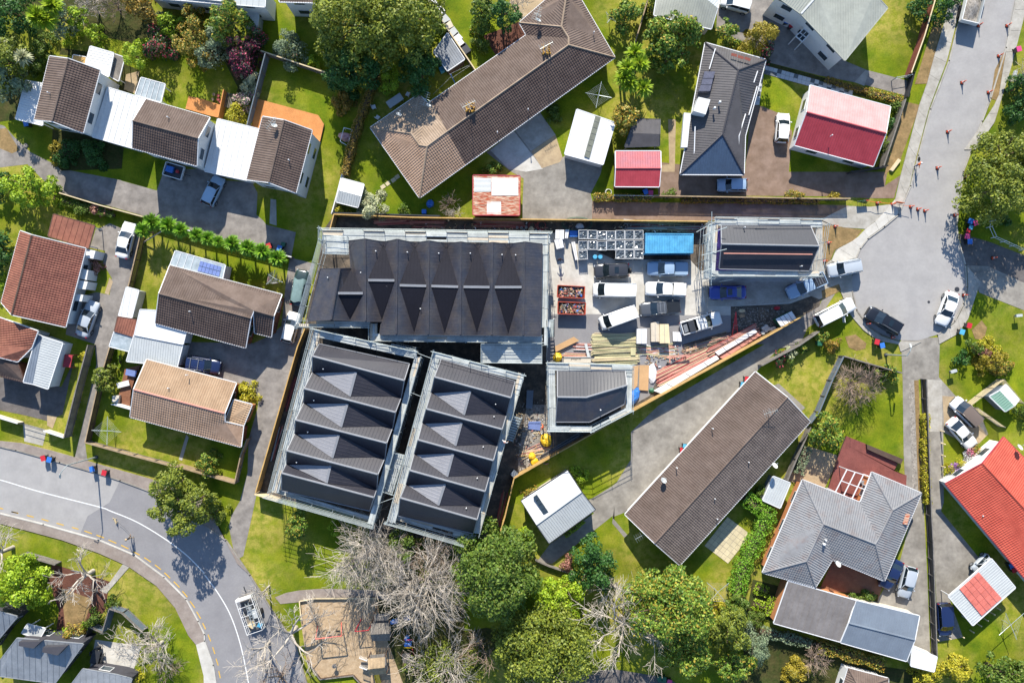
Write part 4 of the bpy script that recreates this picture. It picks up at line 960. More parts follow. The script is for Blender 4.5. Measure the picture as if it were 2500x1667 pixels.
V = vset('A V1a=553,140,5.4 V1b=560,838,5.4 R1a=693,125,7.1 R1b=697,845,7.1 V2a=858,150,5.4 V2m=840,846,5.4 V2b=825,962,5.4 R2a=977,128,7.1 R2b=968,960,7.1 V3a=1135,160,5.4 V3b=1125,962,5.4 R3a=1257,140,7.1 R3b=1250,962,7.1 V4a=1410,165,5.4 V4b=1395,965,5.4 R4a=1540,150,7.1 R4b=1535,967,7.1 V5a=1687,175,5.4 V5b=1680,967,5.4 R5a=1817,155,7.1 R5b=1810,968,7.1 V6a=1960,170,5.4 V6b=1957,970,5.4 R6a=2105,150,7.1 R6b=2090,972,7.1 Ea=2255,170,5.9 Eb=2240,976,5.9 V1m=570,383,5.4 R0a=470,385,7.1 R0b=395,832,7.1 Wa=300,388,5.6 Wb=190,842,5.6', rs=1)
q = 'membrane_warm'
F = [(['V1a', 'R1a', 'R1b', 'V1b', 'V1m'], 'seam', q), (['R1a', 'V2a', 'V2m', 'R1b'], 'seam', q), (['V2a', 'R2a', 'R2b', 'V2b', 'V2m'], 'seam', q)]
for i in range(2, 6): F += [(['R%da' % i, 'V%da' % (i + 1), 'V%db' % (i + 1), 'R%db' % i], 'seam', q), (['V%da' % (i + 1), 'R%da' % (i + 1), 'R%db' % (i + 1), 'V%db' % (i + 1)], 'seam', q)]
F += [(['R6a', 'Ea', 'Eb', 'R6b'], 'seam', q), (['R0a', 'V1m', 'V1b', 'R0b'], 'seam', q), (['Wa', 'R0a', 'R0b', 'Wb'], 'seam', q)]
h = house('terrace_block', 'large new block with seven dark gables side by side along the north of the site', V, F, wall='wall_dark', inset=.12, gut='wall_dark', ridge='membrane_warm', cat='building', group='dark roofed terrace blocks under construction', win=False)
crickets(h, V, [('V1m', 'V1b', 'R0a', 'R0b', 'R1a', 'R1b', .48, .66), ('V2a', 'V2m', 'R1a', 'R1b', 'R2a', 'R2b', .5, .433)] + [('V%da' % i, 'V%db' % i, 'R%da' % (i - 1), 'R%db' % (i - 1), 'R%da' % i, 'R%db' % i) for i in (3, 4, 5, 6)], pale=False, frac=.84)
vent(h, 'A 367,463 658,420 790,230 888,538 1068,240 1182,520 1345,250 1460,525 1623,250 1720,530 1902,262 2022,265 2015,535 1183,738', 6.3)
V = vset('22 a=1350,245,5.4 | 32 b=95,245,5.4 r=112,375,6.9 | 22 p=1610,485,6.9 w=1350,482,6.9 d=1335,706,5.4 e=1640,706,5.4 | 32 c=88,545,5.4')
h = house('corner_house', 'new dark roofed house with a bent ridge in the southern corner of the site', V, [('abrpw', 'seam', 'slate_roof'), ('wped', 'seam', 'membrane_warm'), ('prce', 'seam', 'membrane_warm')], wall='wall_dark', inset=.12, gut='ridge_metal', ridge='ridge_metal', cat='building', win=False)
vent(h, 'D 1015,1495 1415,1080', 6.3)
V = vset('E a=380,190,5.4 b=1720,195,5.4 e=1850,500,7.0 w=385,470,7.0 c=1700,870,5.4 d=350,840,5.4')
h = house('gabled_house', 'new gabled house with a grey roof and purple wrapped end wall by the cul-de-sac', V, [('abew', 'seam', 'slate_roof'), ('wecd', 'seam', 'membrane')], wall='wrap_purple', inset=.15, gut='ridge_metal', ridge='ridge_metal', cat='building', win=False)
beam('batten', h, w1('E 415,610,6.45'), w1('E 1755,625,6.45'), .12, .08, MATS['timber_pink']); vent(h, 'E 725,220 1580,805', 5.9)
for i in range(6):
    t = .1 + i * .15; a = V['d'].lerp(V['w'], t)
    beam('wrap_batten', h, (a.x - .02, a.y, .2), (a.x - .02, a.y, 5.2), .05, .05, MATS['wall_dark'])

NTH = ('first', 'second', 'third', 'fourth', 'fifth', 'sixth', 'seventh', 'eighth')
# == SCAFFOLDING
PKOFF = (-.36, -.12, .12, .36)
def scaffold(label, runs, platforms=(), extra=()):
    c = sum((w1(r[0].split('|')[0], r[2]) for r in runs), Vector()) / len(runs)
    root = thing('scaffolding', label, 'scaffolding', (c.x, c.y, 0), 'scaffolds round the new buildings')
    G, PL = MATS['galv'], MATS['plank_alu']
    for s, side, zd, width, rails, planks in runs:
        P = wp(s, zd)
        for a, b in zip(P, P[1:]):
            d, n = frame(a, b); n = n * side; l = (b - a).length; nb = max(1, round(l / 2.5)); st = l / nb
            for i in range(nb + 1):
                o = a + d * (st * i); q = o + n * width
                pipe('standard', root, (o.x, o.y, 0), (o.x, o.y, zd + max(rails) + .15), .032, G)
                pipe('standard', root, (q.x, q.y, 0), (q.x, q.y, zd + .1), .032, G)
                pipe('transom', root, o - n * .15 - Z3 * .06, q + n * .1 - Z3 * .06, .028, G)
            for z in (2.0, 3.6): pipe('ledger', root, (a.x, a.y, z), (b.x, b.y, z), .03, G)
            for off in (0, width): pipe('ledger', root, a + n * off - Z3 * .12 - d * .15, b + n * off - Z3 * .12 + d * .15, .03, G)
            for r in rails: pipe('guard_rail', root, a - d * .25 + Z3 * r + n * random.uniform(-.03, .03), b + d * .25 + Z3 * r, .032, G)
            if planks:
                k = max(2, int((width - .08) / .25)); w = (width - .06) / k
                for i in range(nb):
                    for j in range(k):
                        if random.random() < .03: continue
                        x0 = st * i + random.uniform(-.12, .05); x1 = st * (i + 1) + random.uniform(-.05, .12); off = .05 + w * (j + .5)
                        zj = random.uniform(0, .02) + (.035 if (i % 2) else 0)
                        beam('plank', root, a + d * x0 + n * off + Z3 * (.02 + zj), a + d * x1 + n * off + Z3 * (.02 + zj), w - .02, .045, PL if random.random() < .88 else MATS['plank_wood'])
                    if i % 2 == 0: beam('toe_board', root, a + d * (st * i) + n * .03 + Z3 * .12, a + d * (st * (i + 1)) + n * .03 + Z3 * .12, .035, .16, MATS['plank_wood'])
            for i in range(0, nb, 2): pipe('brace', root, a + d * (st * i) + Z3 * (.2 - zd), a + d * (st * (i + 1)) - Z3 * .3, .028, G)
    for s, zd, nx in platforms:
        q = wp(s, zd); A, B, Cc, D = q
        for i in range(nx):
            t0, t1 = (i + .03) / nx, (i + .97) / nx; m0 = A.lerp(D, (t0 + t1) / 2); m1 = B.lerp(Cc, (t0 + t1) / 2); w = (D - A).length / nx - .02
            for k in range(3): beam('plank', root, m0.lerp(m1, k / 3) + Z3 * (.015 * (k % 2)), m0.lerp(m1, (k + 1) / 3) + Z3 * (.015 * (k % 2)), w, .05, PL)
        for p in q:
            pipe('standard', root, (p.x, p.y, 0), (p.x, p.y, zd + 1.1), .032, G)
        for k in range(4):
            for z in (.5, 1.0): pipe('guard_rail', root, q[k] + Z3 * z, q[(k + 1) % 4] + Z3 * z, .03, G)
    for a, b, r in extra: pipe('long_tube', root, w1(a), w1(b), r, G)
    return root
RL = (.5, 1.0)
scaffold('scaffold of pale planks and tubes round the large new block with seven gables', [
    ('A 318,45 2325,75', -1, 5.0, 1.25, (.5, 1.0, 1.9), True), ('A 2310,80 2300,1060', -1, 5.0, .75, (1.0,), True), ('A 2255,1040 735,1022', -1, 5.0, .95, (.5, 1.0), True),
    ('A 735,1022 735,870', -1, 5.0, .9, (1.0,), True), ('A 735,905 110,898', -1, 5.0, .8, (.5, 1.0), True), ('A 110,898 318,150 318,45', -1, 5.0, .35, (.35, .8, 1.25, 1.7, 2.15), False)],
    [('A 1718,1045 2252,1045 2252,1218 1718,1212', 4.6, 9), ('A 345,95 548,110 548,262 335,255', 5.0, 7)])
scaffold('scaffold round the western block with pale saddles beside the ply hoarding', [
    ('B 425,10 125,1150', 1, 5.0, .95, (.5, 1.0, 1.5), True), ('B 110,1185 850,1395', 1, 4.4, .45, (.4, .8, 1.2, 1.6, 2.0), False), ('B 130,1160 850,1375', 1, 4.0, .5, (.1,), True), ('B 850,1395 1185,215', 1, 5.0, .8, (.5, 1.0), True), ('B 1155,170 430,10', 1, 5.0, .9, (.5, 1.0, 1.5), True)],
    [('B 985,115 1155,158 1145,205 975,165', 4.5, 3)], [('B 1110,458,5.6', 'B 1185,488,5.6', .035), ('B 1160,180,5.8', 'B 1260,218,5.8', .035), ('B 915,1165,5.4', 'B 1000,1190,5.4', .04), ('B 855,1255,5.2', 'B 990,1205,5.4', .035)])
scaffold('scaffold round the eastern block on the side facing the gravel strip', [
    ('B 1275,170 950,1370', 1, 5.0, .95, (.5, 1.0), True), ('B 945,1370 1480,1525', 1, 4.4, .45, (.4, .8, 1.2, 1.6), False), ('B 960,1345 1560,1510', 1, 4.0, .7, (.1,), True), ('B 1600,1460 1915,335', 1, 5.0, .75, (.5, 1.0), True), ('B 1915,335 1275,170', 1, 5.0, .8, (.5, 1.0, 1.5), True)],
    [('B 1000,880 1070,900 985,1175 920,1150', 4.2, 5)])
scaffold('scaffold round the bent ridge corner house above the diagonal fence', [
    ('D 50,640 1610,685', -1, 5.0, .95, (.5, 1.0), True), ('D 1605,690 1590,1525', -1, 5.0, .8, (1.0,), True), ('22 1268,785 1255,170', -1, 5.0, .95, (.5, 1.0), True), ('32 150,605 | 22 1655,790 1268,785', -1, 5.0, .6, (.5, 1.0, 1.4), True)])
scaffold('scaffold with long loose tubes round the purple wrapped gabled house', [
    ('E 290,80 1890,105', -1, 5.0, .95, (.5, 1.0), True), ('E 1960,190 1860,955', -1, 5.0, 1.1, (.5, 1.0), False), ('E 1850,965 220,965', -1, 5.0, .75, (.5, .75, 1.0), True), ('E 110,985 160,170', -1, 5.0, 1.4, (.5, 1.0), True)], (),
    [('E 235,-20,6.6', 'E 225,1090,5.4', .045), ('E 100,345,6.2', 'E 465,215,7.3', .05), ('E 80,640,6.2', 'E 460,545,7.3', .05), ('E 85,890,5.9', 'E 255,830,6.2', .045), ('E 0,290,4.8', 'E 375,85,5.4', .04), ('E 575,92,6.3', 'E 1080,108,6.3', .05), ('E 900,140,6.2', 'E 1760,128,6.2', .05), ('E 350,1035,4.0', 'E 560,1000,4.6', .05),
     ('E 1790,330,5.6', 'E 1790,500,5.6', .035), ('E 1840,320,5.6', 'E 1835,660,5.6', .035), ('E 1885,330,5.2', 'E 1880,670,5.2', .035), ('E 1915,440,5.2', 'E 1915,640,5.2', .035), ('E 130,330,5.8', 'E 130,960,5.8', .035), ('E 182,180,6.0', 'E 180,960,6.0', .035), ('E 210,330,5.5', 'E 200,990,5.5', .04), ('E 250,320,5.5', 'E 232,850,5.5', .035), ('E 165,330,5.2', 'E 150,950,5.2', .035)])
def stair(label, s, z0, z1, n=9, w=.8, mat='galv'):
    a, b = wp(s, 0); a = w1(s.split()[0] + ' ' + s.split()[1], z0); b = w1(s.split()[0] + ' ' + s.split()[2], z1)
    o = thing('access_stair', label, 'stair', (a.x, a.y, 0)); d, nn = frame(a, b)
    for k in (-1, 1): beam('stringer', o, a + nn * (k * w / 2), b + nn * (k * w / 2), .06, .15, MATS[mat]); pipe('handrail', o, a + nn * (k * w / 2) + Z3 * .95, b + nn * (k * w / 2) + Z3 * .95, .025, MATS[mat])
    for i in range(n): p = a.lerp(b, (i + .5) / n); beam('tread', o, p - nn * w / 2, p + nn * w / 2, .22, .04, MATS[mat])
    for k in (-1, 1):
        beam('post', o, (b.x + nn.x * k * w / 2, b.y + nn.y * k * w / 2, 0), (b.x + nn.x * k * w / 2, b.y + nn.y * k * w / 2, z1 + 1), .06, .06, MATS[mat])
    return o
stair('access stair with pale treads at the south east corner of the seven gabled block', '21 1283,1505 1280,1345', .3, 4.8, 10, 1.0)
stair('bluish access stair on the east side of the eastern block', '22 905,880 985,660', .3, 4.8, 10, 1.1)
stair('access stair between the seven gabled block and the two long blocks', 'A 960,1065 1140,1115', .5, 4.3, 9, 1.0)

# == FENCES
def paling_mesh(mat, n):
    k = ('paling%d' % n, mat.name)
    if k not in UM:
        b = MB()
        for i in range(n): b.box(((i + .5) / n - .5, 0, random.uniform(-.012, .012)), .86 / n, 1, 1)
        UM[k] = b.mesh('palings_' + mat.name, mat)
    return UM[k]
def fence(label, s, h, mat, style='paling', cap=None, post='timber_grey', name='fence', cat='fence', group=None, pal=.11, bay=2.4, th=.03, side=1):
    P = wp(s, h); c = P[len(P) // 2]; root = thing(name, label, cat, (c.x, c.y, 0), group)
    for a, b in zip(P, P[1:]):
        l = (b - a).length; d, n = frame(a, b); n = n * side; k = max(1, round(l / bay)); rz = math.atan2(d.y, d.x)
        for i in range(k + 1):
            p = a + d * (l * i / k); beam('post', root, (p.x, p.y, 0), (p.x, p.y, h + .03), .1, .1, MATS[post])
        for i in range(k):
            x0 = l * i / k; x1 = l * (i + 1) / k; m = a + d * ((x0 + x1) / 2); w = x1 - x0
            if style in ('paling', 'board'):
                pn = place('paling_panel' if style == 'paling' else 'panel', paling_mesh(MATS[mat], max(2, int(w / pal))) if style == 'paling' else umesh('box', MATS[mat]), root, Matrix.Translation((m.x + n.x * .07, m.y + n.y * .07, h / 2)) @ Matrix.Rotation(rz, 4, 'Z') @ Matrix.Diagonal((w if style == 'paling' else w - .02, th, h - .04, 1)))
                for z in (.3, h - .25): beam('rail', root, a + d * x0 + Z3 * (z - h), a + d * x1 + Z3 * (z - h), .06, .08, MATS[post])
            elif style == 'slat':
                for j in range(int(h / .16)):
                    z = .1 + j * .16; beam('slat', root, a + d * x0 + n * .05 + Z3 * (z - h), a + d * x1 + n * .05 + Z3 * (z - h), .025, .12, MATS[mat])
            elif style == 'rail':
                for z in (h - .05, h * .5): pipe('rail', root, a + d * x0 + Z3 * (z - h), a + d * x1 + Z3 * (z - h), .03, MATS[mat])
            elif style == 'trellis':
                for z in [.15 + .2 * j for j in range(int(h / .2))]: beam('slat', root, a + d * x0 + Z3 * (z - h), a + d * x1 + Z3 * (z - h), .03, .07, MATS[mat])
        if cap:
            beam('cap', root, a + Z3 * .02, b + Z3 * .02, .14, .05, MATS[cap])
    return root
HO = dict(style='board', cap='timber_new', post='timber_new', cat='hoarding', name='hoarding', bay=1.2)
fence('yellow ply hoarding along the north edge of the building site', '11 1178,385 | 21 0,413 1000,430 1867,441 | 31 850,450', 1.8, 'ply', **HO)
fence('short return of ply hoarding at the north west corner of the building site', '11 1175,388 1140,525', 1.8, 'ply', **HO)
fence('tan ply hoarding between the western driveway and the building site', '11 910,1430 | 12 845,20 462,1350', 1.8, 'ply', **HO)
fence('cream topped hoarding at the south west corner of the western block', '12 455,1368 660,1430', 1.8, 'timber_pale', style='board', cap='timber_pale', post='timber_new', cat='hoarding', name='hoarding')
fence('diagonal ply hoarding along the south east edge of the building site', '22 952,1222 1320,1010 | 32 165,612 1265,3 | 31 1720,1310', 1.8, 'ply', **HO)
fence('ply hoarding between the eastern block and the garage lawn', '22 952,1222 870,1568 | 23 830,180', 1.8, 'ply', **HO)
fence('white topped picket fence between the townhouse drive and the red tiled house', '01 540,190 900,300 1310,410', 1.4, 'timber_dark', cap='timber_pale', post='timber_dark')
fence('low fence with a white cap behind the row of spiky palms', '01 1310,405 | 11 -20,572 400,670 790,775', 1.2, 'timber_grey', cap='frame_white')
fence('dark paling fence between the two western driveways above the narrow white shed', '01 1275,590 1180,1000 1130,1180', 1.6, 'timber_dark', cap='timber_tan', post='timber_dark', side=-1)
fence('dark paling fence down to the front lawn of the tan tiled house', '02 1005,5 880,430 775,893', 1.6, 'timber_dark', cap='timber_tan', post='timber_dark', side=-1)
fence('tan topped front fence along the footpath below the tan tiled house', '02 775,897 1200,1015 1600,1120', 1.7, 'timber_tan', cap='timber_tan', side=-1)
fence('tan topped fence continuing behind the roadside olive tree', '02 1600,1110 1850,1185 | 12 270,1268 330,1000 385,865', 1.7, 'timber_tan', cap='timber_tan')
fence('tall grey paling fence beside the narrow western driveway', '02 800,10 700,380 582,852', 1.9, 'timber_grey', cap='timber_grey', side=-1)
fence('white front wall section left of the open driveway gate', '02 -60,655 160,722', 1.3, 'wall_cream', style='board', cap='frame_white', name='front_wall', cat='wall')
fence('white front wall section at the foot of the tall grey fence', '02 395,790 580,852', 1.3, 'wall_cream', style='board', cap='frame_white', name='front_wall', cat='wall')
fence('black bar sliding gate between the two white front wall sections', '02 165,722 395,790', 1.1, 'steel_dark', style='rail', post='steel_dark', name='gate', cat='gate')
fence('blue grey paling fence between the flower bushes and the orange deck lawn', '10 550,492 470,800 385,1140', 1.9, 'timber_bluegrey', cap='timber_bluegrey', side=-1)
fence('grey fence with lattice top behind the orange deck lawn', '10 510,465 710,532 1130,672', 1.7, 'timber_grey', cap='timber_pale', post='timber_grey')
fence('thin white boundary fence along the lawn east of the easternmost townhouse', '11 1250,20 1205,200 1155,380', 1.2, 'frame_white', cap='frame_white')
fence('black low fence behind the bed north of the site hoarding', '11 1160,372 1867,392 | 21 275,400', 1.5, 'steel_dark', style='board', cap='steel_dark', post='steel_dark')
fence('pale fence with clutter beside it behind the brown tiled house', '20 180,-10 320,230 600,640', 1.6, 'timber_tan', cap='timber_pale')
fence('timber fence beside the large loquat trees left of the top garage', '30 310,-20 180,420', 1.6, 'timber_tan', cap='timber_tan')
fence('ivy grown fence along the north side of the long accessway', '31 360,215 680,222 1867,242 | 41 285,242', 1.5, 'timber_tan', cap='timber_tan')
fence('wire fence with white rail in front of the pink and red shed', '31 0,212 360,218', 1.3, 'frame_white', style='rail', post='frame_white')
fence('red brown timber fence along the verge at the top right', '40 1075,-60 960,330 840,665', 1.7, 'timber_redbrown', cap='timber_pale', post='timber_redbrown', side=-1)
fence('dark car gate closing the shaded drive at the top right', '40 872,660 815,880', 1.6, 'steel_dark', style='board', post='steel_dark', name='gate', cat='gate')
fence('green grey open metal gate frame by the concrete drive at the top right', '40 710,705 850,680', 1.5, 'galv', style='rail', post='galv', name='gate', cat='gate')
fence('slatted grey fence beside the red and pink roofed house', '40 790,905 700,1180 590,1510', 1.6, 'timber_grey', cap='timber_grey', pal=.2, side=-1)
fence('dark curved fence at the corner below the red and pink roofed house', '40 630,1510 300,1560', 1.6, 'steel_dark', style='board', post='steel_dark')
fence('dark grey fence rising from the long tiled house to the cul-de-sac lawn', '32 1345,195 1690,10 | 31 1867,1455', 1.6, 'timber_grey', cap='timber_grey', side=1)
fence('grey fence down the west side of the bare tree garden', '42 225,112 120,330 0,620 | 32 1790,720', 1.8, 'timber_bluegrey', cap='timber_bluegrey', side=1)
fence('thin grey fence from the hedge to the pale ribbed shed', '32 1790,760 1660,1050 1580,1240', 1.6, 'timber_grey', cap='timber_grey')
fence('dark fence on the north side of the bare tree garden', '42 230,110 480,185 765,265', 1.7, 'steel_dark', style='board', cap='timber_grey', post='timber_grey')
fence('long dark boundary fence between the two right hand driveways', '42 980,322 1025,1568 | 43 1040,300 1060,900 1075,1330', 1.5, 'steel_dark', style='board', cap='timber_grey', post='timber_grey', side=1)
fence('slatted screen fence beside the dark roofed people carrier', '42 1385,562 1690,322 1867,540', 1.6, 'timber_pale', style='trellis', post='timber_grey', bay=1.8)
fence('slatted screen fence behind the white saloon on the gravel pad', '42 1450,582 1695,757', 1.6, 'timber_pale', style='trellis', post='timber_grey', bay=1.8)
fence('dark grey zigzag fence round the small lawn by the pale patio', '03 820,1060 930,1110 995,890 1110,930 1290,1100', 1.7, 'timber_bluegrey', cap='timber_grey', side=-1)
fence('dark fence beside the box dormers at the bottom left', '03 800,1060 750,1210', 1.7, 'steel_dark', style='board', post='steel_dark')
fence('grey slatted fence on the lawn below the pale bare tree', '03 190,400 500,490', 1.4, 'timber_grey', cap='timber_grey')
fence('white rail fence under the big tree on the right edge', '41 1605,440 1580,495 1622,590 1880,705', 1.3, 'frame_white', style='rail', post='frame_white', bay=1.5)
fence('curved timber edging wall by the pale gabled garage', '23 1150,450 1260,500 1480,575', .7, 'timber_grey', style='board', cap='timber_grey')
fence('low timber edging round the bark playground', '13 880,1000 862,822 1000,797 1560,795', .35, 'timber_grey', style='board', cap='timber_pale')
fence('low dark edging on the south side of the bark playground', '13 930,1370 1050,1535 1350,1500 1440,1600', .35, 'timber_dark', style='board', cap='timber_grey')
for i, s in enumerate(('43 1090,1180', '43 1202,1168', '43 1322,1155', '43 1412,1108', '43 1480,1050', '43 1540,1000', '43 1602,945', '43 1652,898', '42 1140,797', '42 1148,912', '42 1150,1022', '42 1148,1122')):
    p = w1(s, .9); b = MB(); b.tube((p.x, p.y, 0), (p.x, p.y, .9), .08, n=8); b.tube((p.x, p.y, .9), (p.x, p.y, .93), .09, .05, n=8)
    b.thing('bollard', MATS['timber_pale'], 'short pale timber post, %s from the left in the row round the carport parking' % NTH[i] if i < 8 else 'short timber post, %s from the top along the drive edge by the white saloon' % NTH[i - 8], 'post', 'posts round the carport parking' if i < 8 else 'posts along the drive edge')
# == VEHICLES
for k, hx in dict(white='f4f5f4', silver='b9c0c6', grey='55585c', slate='4a5560', black='1b1c20', navy='1c2a52', blue='2440a0', bluesilver='9cb4cc', brown='7a6a5c', green='2c3e3a', charcoal='3a3a3c', aqua='a9c3d6').items():
    M('paint_' + k, hx, .02, .5, 3.0, .28, spec=.5, coat=.7, obj=True, k=1.45)
M('car_glass', '1f2a30', .1, 1.0, 5.0, .05, spec=.9, obj=True)
M('headlamp', 'd8dde0', .05, 2.0, 9.0, .15, obj=True); M('tail_lamp', 'b01820', .05, 2.0, 9.0, .25, obj=True); M('rim', 'a4a7aa', .08, 3.0, 9.0, .35, metal=.5, obj=True)
KINDS = {  # W, H, belt, base rear/front, roof rear/front, bonnet nose height, rear deck height, cowl height
    'sedan': (1.80, 1.45, .93, .13, .71, .29, .55, .70, .96, .96), 'hatch': (1.76, 1.50, .96, .02, .73, .10, .56, .74, .96, .98),
    'suv': (1.88, 1.72, 1.06, .015, .74, .07, .58, .88, 1.06, 1.08), 'mpv': (1.85, 1.75, 1.02, .015, .80, .05, .62, .84, 1.02, 1.04),
    'van': (1.90, 1.98, 1.15, .004, .88, .015, .74, .98, 1.15, 1.16), 'ute': (1.88, 1.80, 1.10, .335, .735, .375, .59, .96, 1.06, 1.12)}
def plan_w(f, W, nose=.10, sharp=2.6):
    e = 0
    if f > 1 - nose: e = (f - (1 - nose)) / nose
    if f < nose * .6: e = (nose * .6 - f) / (nose * .6)
    return W / 2 * (1 - .26 * abs(e) ** sharp)
def vehicle(kind, front, rear, paint, label, cat='car', group=None, roof=None, zr=.6, rack=False, tray=None, sunroof=False, dL=0.0, steer=0.0):
    W_, H, belt, xb0, xb1, xr0, xr1, hn, hd, hc = KINDS[kind]
    a, b = w1(front, zr), w1(rear, zr); L = (a - b).length + dL; c = (a + b) / 2; rz = math.atan2(a.y - b.y, a.x - b.x)
    root = thing('parked_' + ('ute' if kind == 'ute' else 'van' if kind in ('van', 'mpv') else 'car'), label, cat, (0, 0, 0), group)
    pm = MATS['paint_' + paint]; rm = MATS['paint_' + (roof or paint)]; X = lambda f: (f - .5) * L
    # lower body: lofted rings
    st = [0, .012, .03, .07, .13, .2, .3, .4, .5, .6, .68, .74, .8, .86, .91, .95, .98, .993, 1.0]; rings = []
    box = kind in ('van', 'ute', 'mpv')
    for f in st:
        w = plan_w(f, W_, .13, 2.4); zb = .24 + (.10 if f < .03 or f > .97 else 0)
        if f < xb0: zt = hd - (.0 if box else .05 * (1 - f / max(xb0, 1e-3)))
        elif f <= xb1: zt = hd + (hc - hd) * (f - xb0) / (xb1 - xb0)
        else: t = (f - xb1) / (1 - xb1); zt = hc + (hn - hc) * t ** 1.6
        if f >= .98: zt -= .10 * (f - .98) / .02 * (1.6 if f > .99 else 1)
        if f <= .012: zt -= .06
        wt = w * (.90 if f > xb1 else .93)
        half = [(w * .86, zb), (w * .97, zb + .12), (w, zb + .3), (w * .985, zt - .14), (wt, zt - .015), (wt * .6, zt + .025), (0, zt + .035)]
        ring = [(y, z) for y, z in half] + [(-y, z) for y, z in half[-2::-1]]
        rings.append([(X(f), y, z) for y, z in ring])
    n = len(rings[0]); mb = MB(); vs = [p for r in rings for p in r]
    fs = [(i * n + j, (i + 1) * n + j, (i + 1) * n + j + 1, i * n + j + 1) for i in range(len(st) - 1) for j in range(n - 1)]
    fs += [list(range(n)), list(range((len(st) - 1) * n, len(st) * n))[::-1]]
    fs += [(i * n, i * n + n - 1, (i + 1) * n + n - 1, (i + 1) * n) for i in range(len(st) - 1)]
    mb.add(vs, fs); body = mb.build('body', pm, root, smooth=True)
    # cabin
    wb = W_ / 2 * .91; wr = W_ / 2 * (.76 if kind in ('sedan', 'hatch') else .80 if kind in ('suv', 'ute') else .86); zb0 = hd + .0; zb1 = hc + .01; zr_ = H - .06
    if kind == 'ute': zb0 = hd + (hc - hd) * .0 + .02
    B = {(s, e): Vector((X(xb0 if e == 0 else xb1), s * wb * (1 if e == 0 else .96), zb0 if e == 0 else zb1)) for s in (-1, 1) for e in (0, 1)}
    Rf = {(s, e): Vector((X(xr0 if e == 0 else xr1), s * wr * (1 if e else .97), zr_)) for s in (-1, 1) for e in (0, 1)}
    gm = MATS['car_glass']
    def quad(nm, q, m, bulge=0.0, par=root):
        m_ = MB()
        if bulge:
            d = Vector((bulge, 0, 0)); q2 = [q[0], (q[0] + q[1]) / 2 + d, q[1], q[2], (q[2] + q[3]) / 2 + d * .8, q[3]]
            m_.add(q2, [(0, 1, 4, 5), (1, 2, 3, 4)])
        else: m_.poly(q)
        return m_.build(nm, m, par)
    quad('windscreen', [B[1, 1], B[-1, 1], Rf[-1, 1], Rf[1, 1]], gm, .12)
    quad('rear_window', [B[-1, 0], B[1, 0], Rf[1, 0], Rf[-1, 0]], gm if kind != 'van' or True else pm, -.05)
    for s in (-1, 1):
        q = [B[s, 0], B[s, 1], Rf[s, 1], Rf[s, 0]]
        if kind == 'van':
            m0 = .62; p0, p1 = q[0].lerp(q[1], m0), q[3].lerp(q[2], m0)
            quad('side_panel', [q[0], p0, p1, q[3]], pm); quad('side_window', [p0, q[1], q[2], p1], gm)
        else: quad('side_window', q, gm)
    # roof: crowned panel with rounded plan, plus pillars
    mb = MB(); N, Mm = 9, 8; grid = []
    for i in range(N):
        t = i / (N - 1); x = X(xr0) + (X(xr1) - X(xr0)) * t; e = abs(2 * t - 1)
        for j in range(Mm + 1):
            u = 2 * j / Mm - 1; wl = wr * (.97 + .03 * t) * (1 - .05 * e ** 6) + .03
            xx = x + (.09 * (1 - u * u) * (1 if t > .5 else -.5) * e ** 2)
            grid.append((xx, u * wl, zr_ - .015 + .075 * (1 - abs(u) ** 2.5) * (1 - .55 * e ** 3)))
    mb.add(grid, [(i * (Mm + 1) + j, (i + 1) * (Mm + 1) + j, (i + 1) * (Mm + 1) + j + 1, i * (Mm + 1) + j + 1) for i in range(N - 1) for j in range(Mm)])
    for s in (-1, 1):
        for e in (0, 1): mb.tube(B[s, e], Rf[s, e], .05, .045, n=5)
        mb.tube(Rf[s, 0], Rf[s, 1], .04, n=5)
        if kind != 'van': m0, m1 = B[s, 0].lerp(B[s, 1], .5), Rf[s, 0].lerp(Rf[s, 1], .5); mb.tube(m0, m1, .035, n=4)
    rf = mb.build('roof', rm, root, smooth=True)
    if sunroof: m_ = MB(); m_.box((X((xr0 + xr1) / 2 + .05), 0, zr_ + .062), .55, .8, .02); m_.build('sunroof', gm, rf)
    if rack:
        for s in (-1, 1):
            m_ = MB(); m_.tube((X(xr0 + .03), s * wr * .9, zr_ + .1), (X(xr1 - .03), s * wr * .9, zr_ + .1), .025); m_.build('roof_rail', MATS['rim'], rf)
        if rack == 'bars':
            for f in (.25, .7): x = X(xr0 + (xr1 - xr0) * f); m_ = MB(); m_.box((x, 0, zr_ + .13), .07, wr * 2.05, .04); m_.build('roof_bar', MATS['rim'], rf)
    # wheels
    wr0 = .33 if kind in ('sedan', 'hatch', 'mpv', 'van') else .37
    for f in (.17 if kind != 'ute' else .2, .82):
        for s in (-1, 1):
            y = s * (W_ / 2 - .06); m_ = MB()
            rot = steer if f > .5 else 0; ax = Vector((-math.sin(rot), math.cos(rot), 0)); c0 = Vector((X(f), y, wr0))
            m_.tube(c0 - ax * .11, c0 + ax * .11, wr0, n=14); wh = m_.build('wheel', MATS['rubber'], root)
            m_ = MB(); m_.tube(c0 + ax * (s * .105), c0 + ax * (s * .125), wr0 * .66, n=10); m_.build('rim', MATS['rim'], wh)
    for s in (-1, 1):
        m_ = MB(); m_.box((X(.975), s * W_ * .33, hn - .08), .16, W_ * .2, .12, -s * .35); m_.build('headlight', MATS['headlamp'], root)
        m_ = MB(); m_.box((X(.012), s * W_ * .38, hd - .12), .1, W_ * .14, .16, s * .2); m_.build('tail_light', MATS['tail_lamp'], root)
        m_ = MB(); m_.box((X(xb1 - .04), s * (W_ / 2 + .09), hc + .03), .12, .2, .13, s * .2); m_.build('mirror', pm, root)
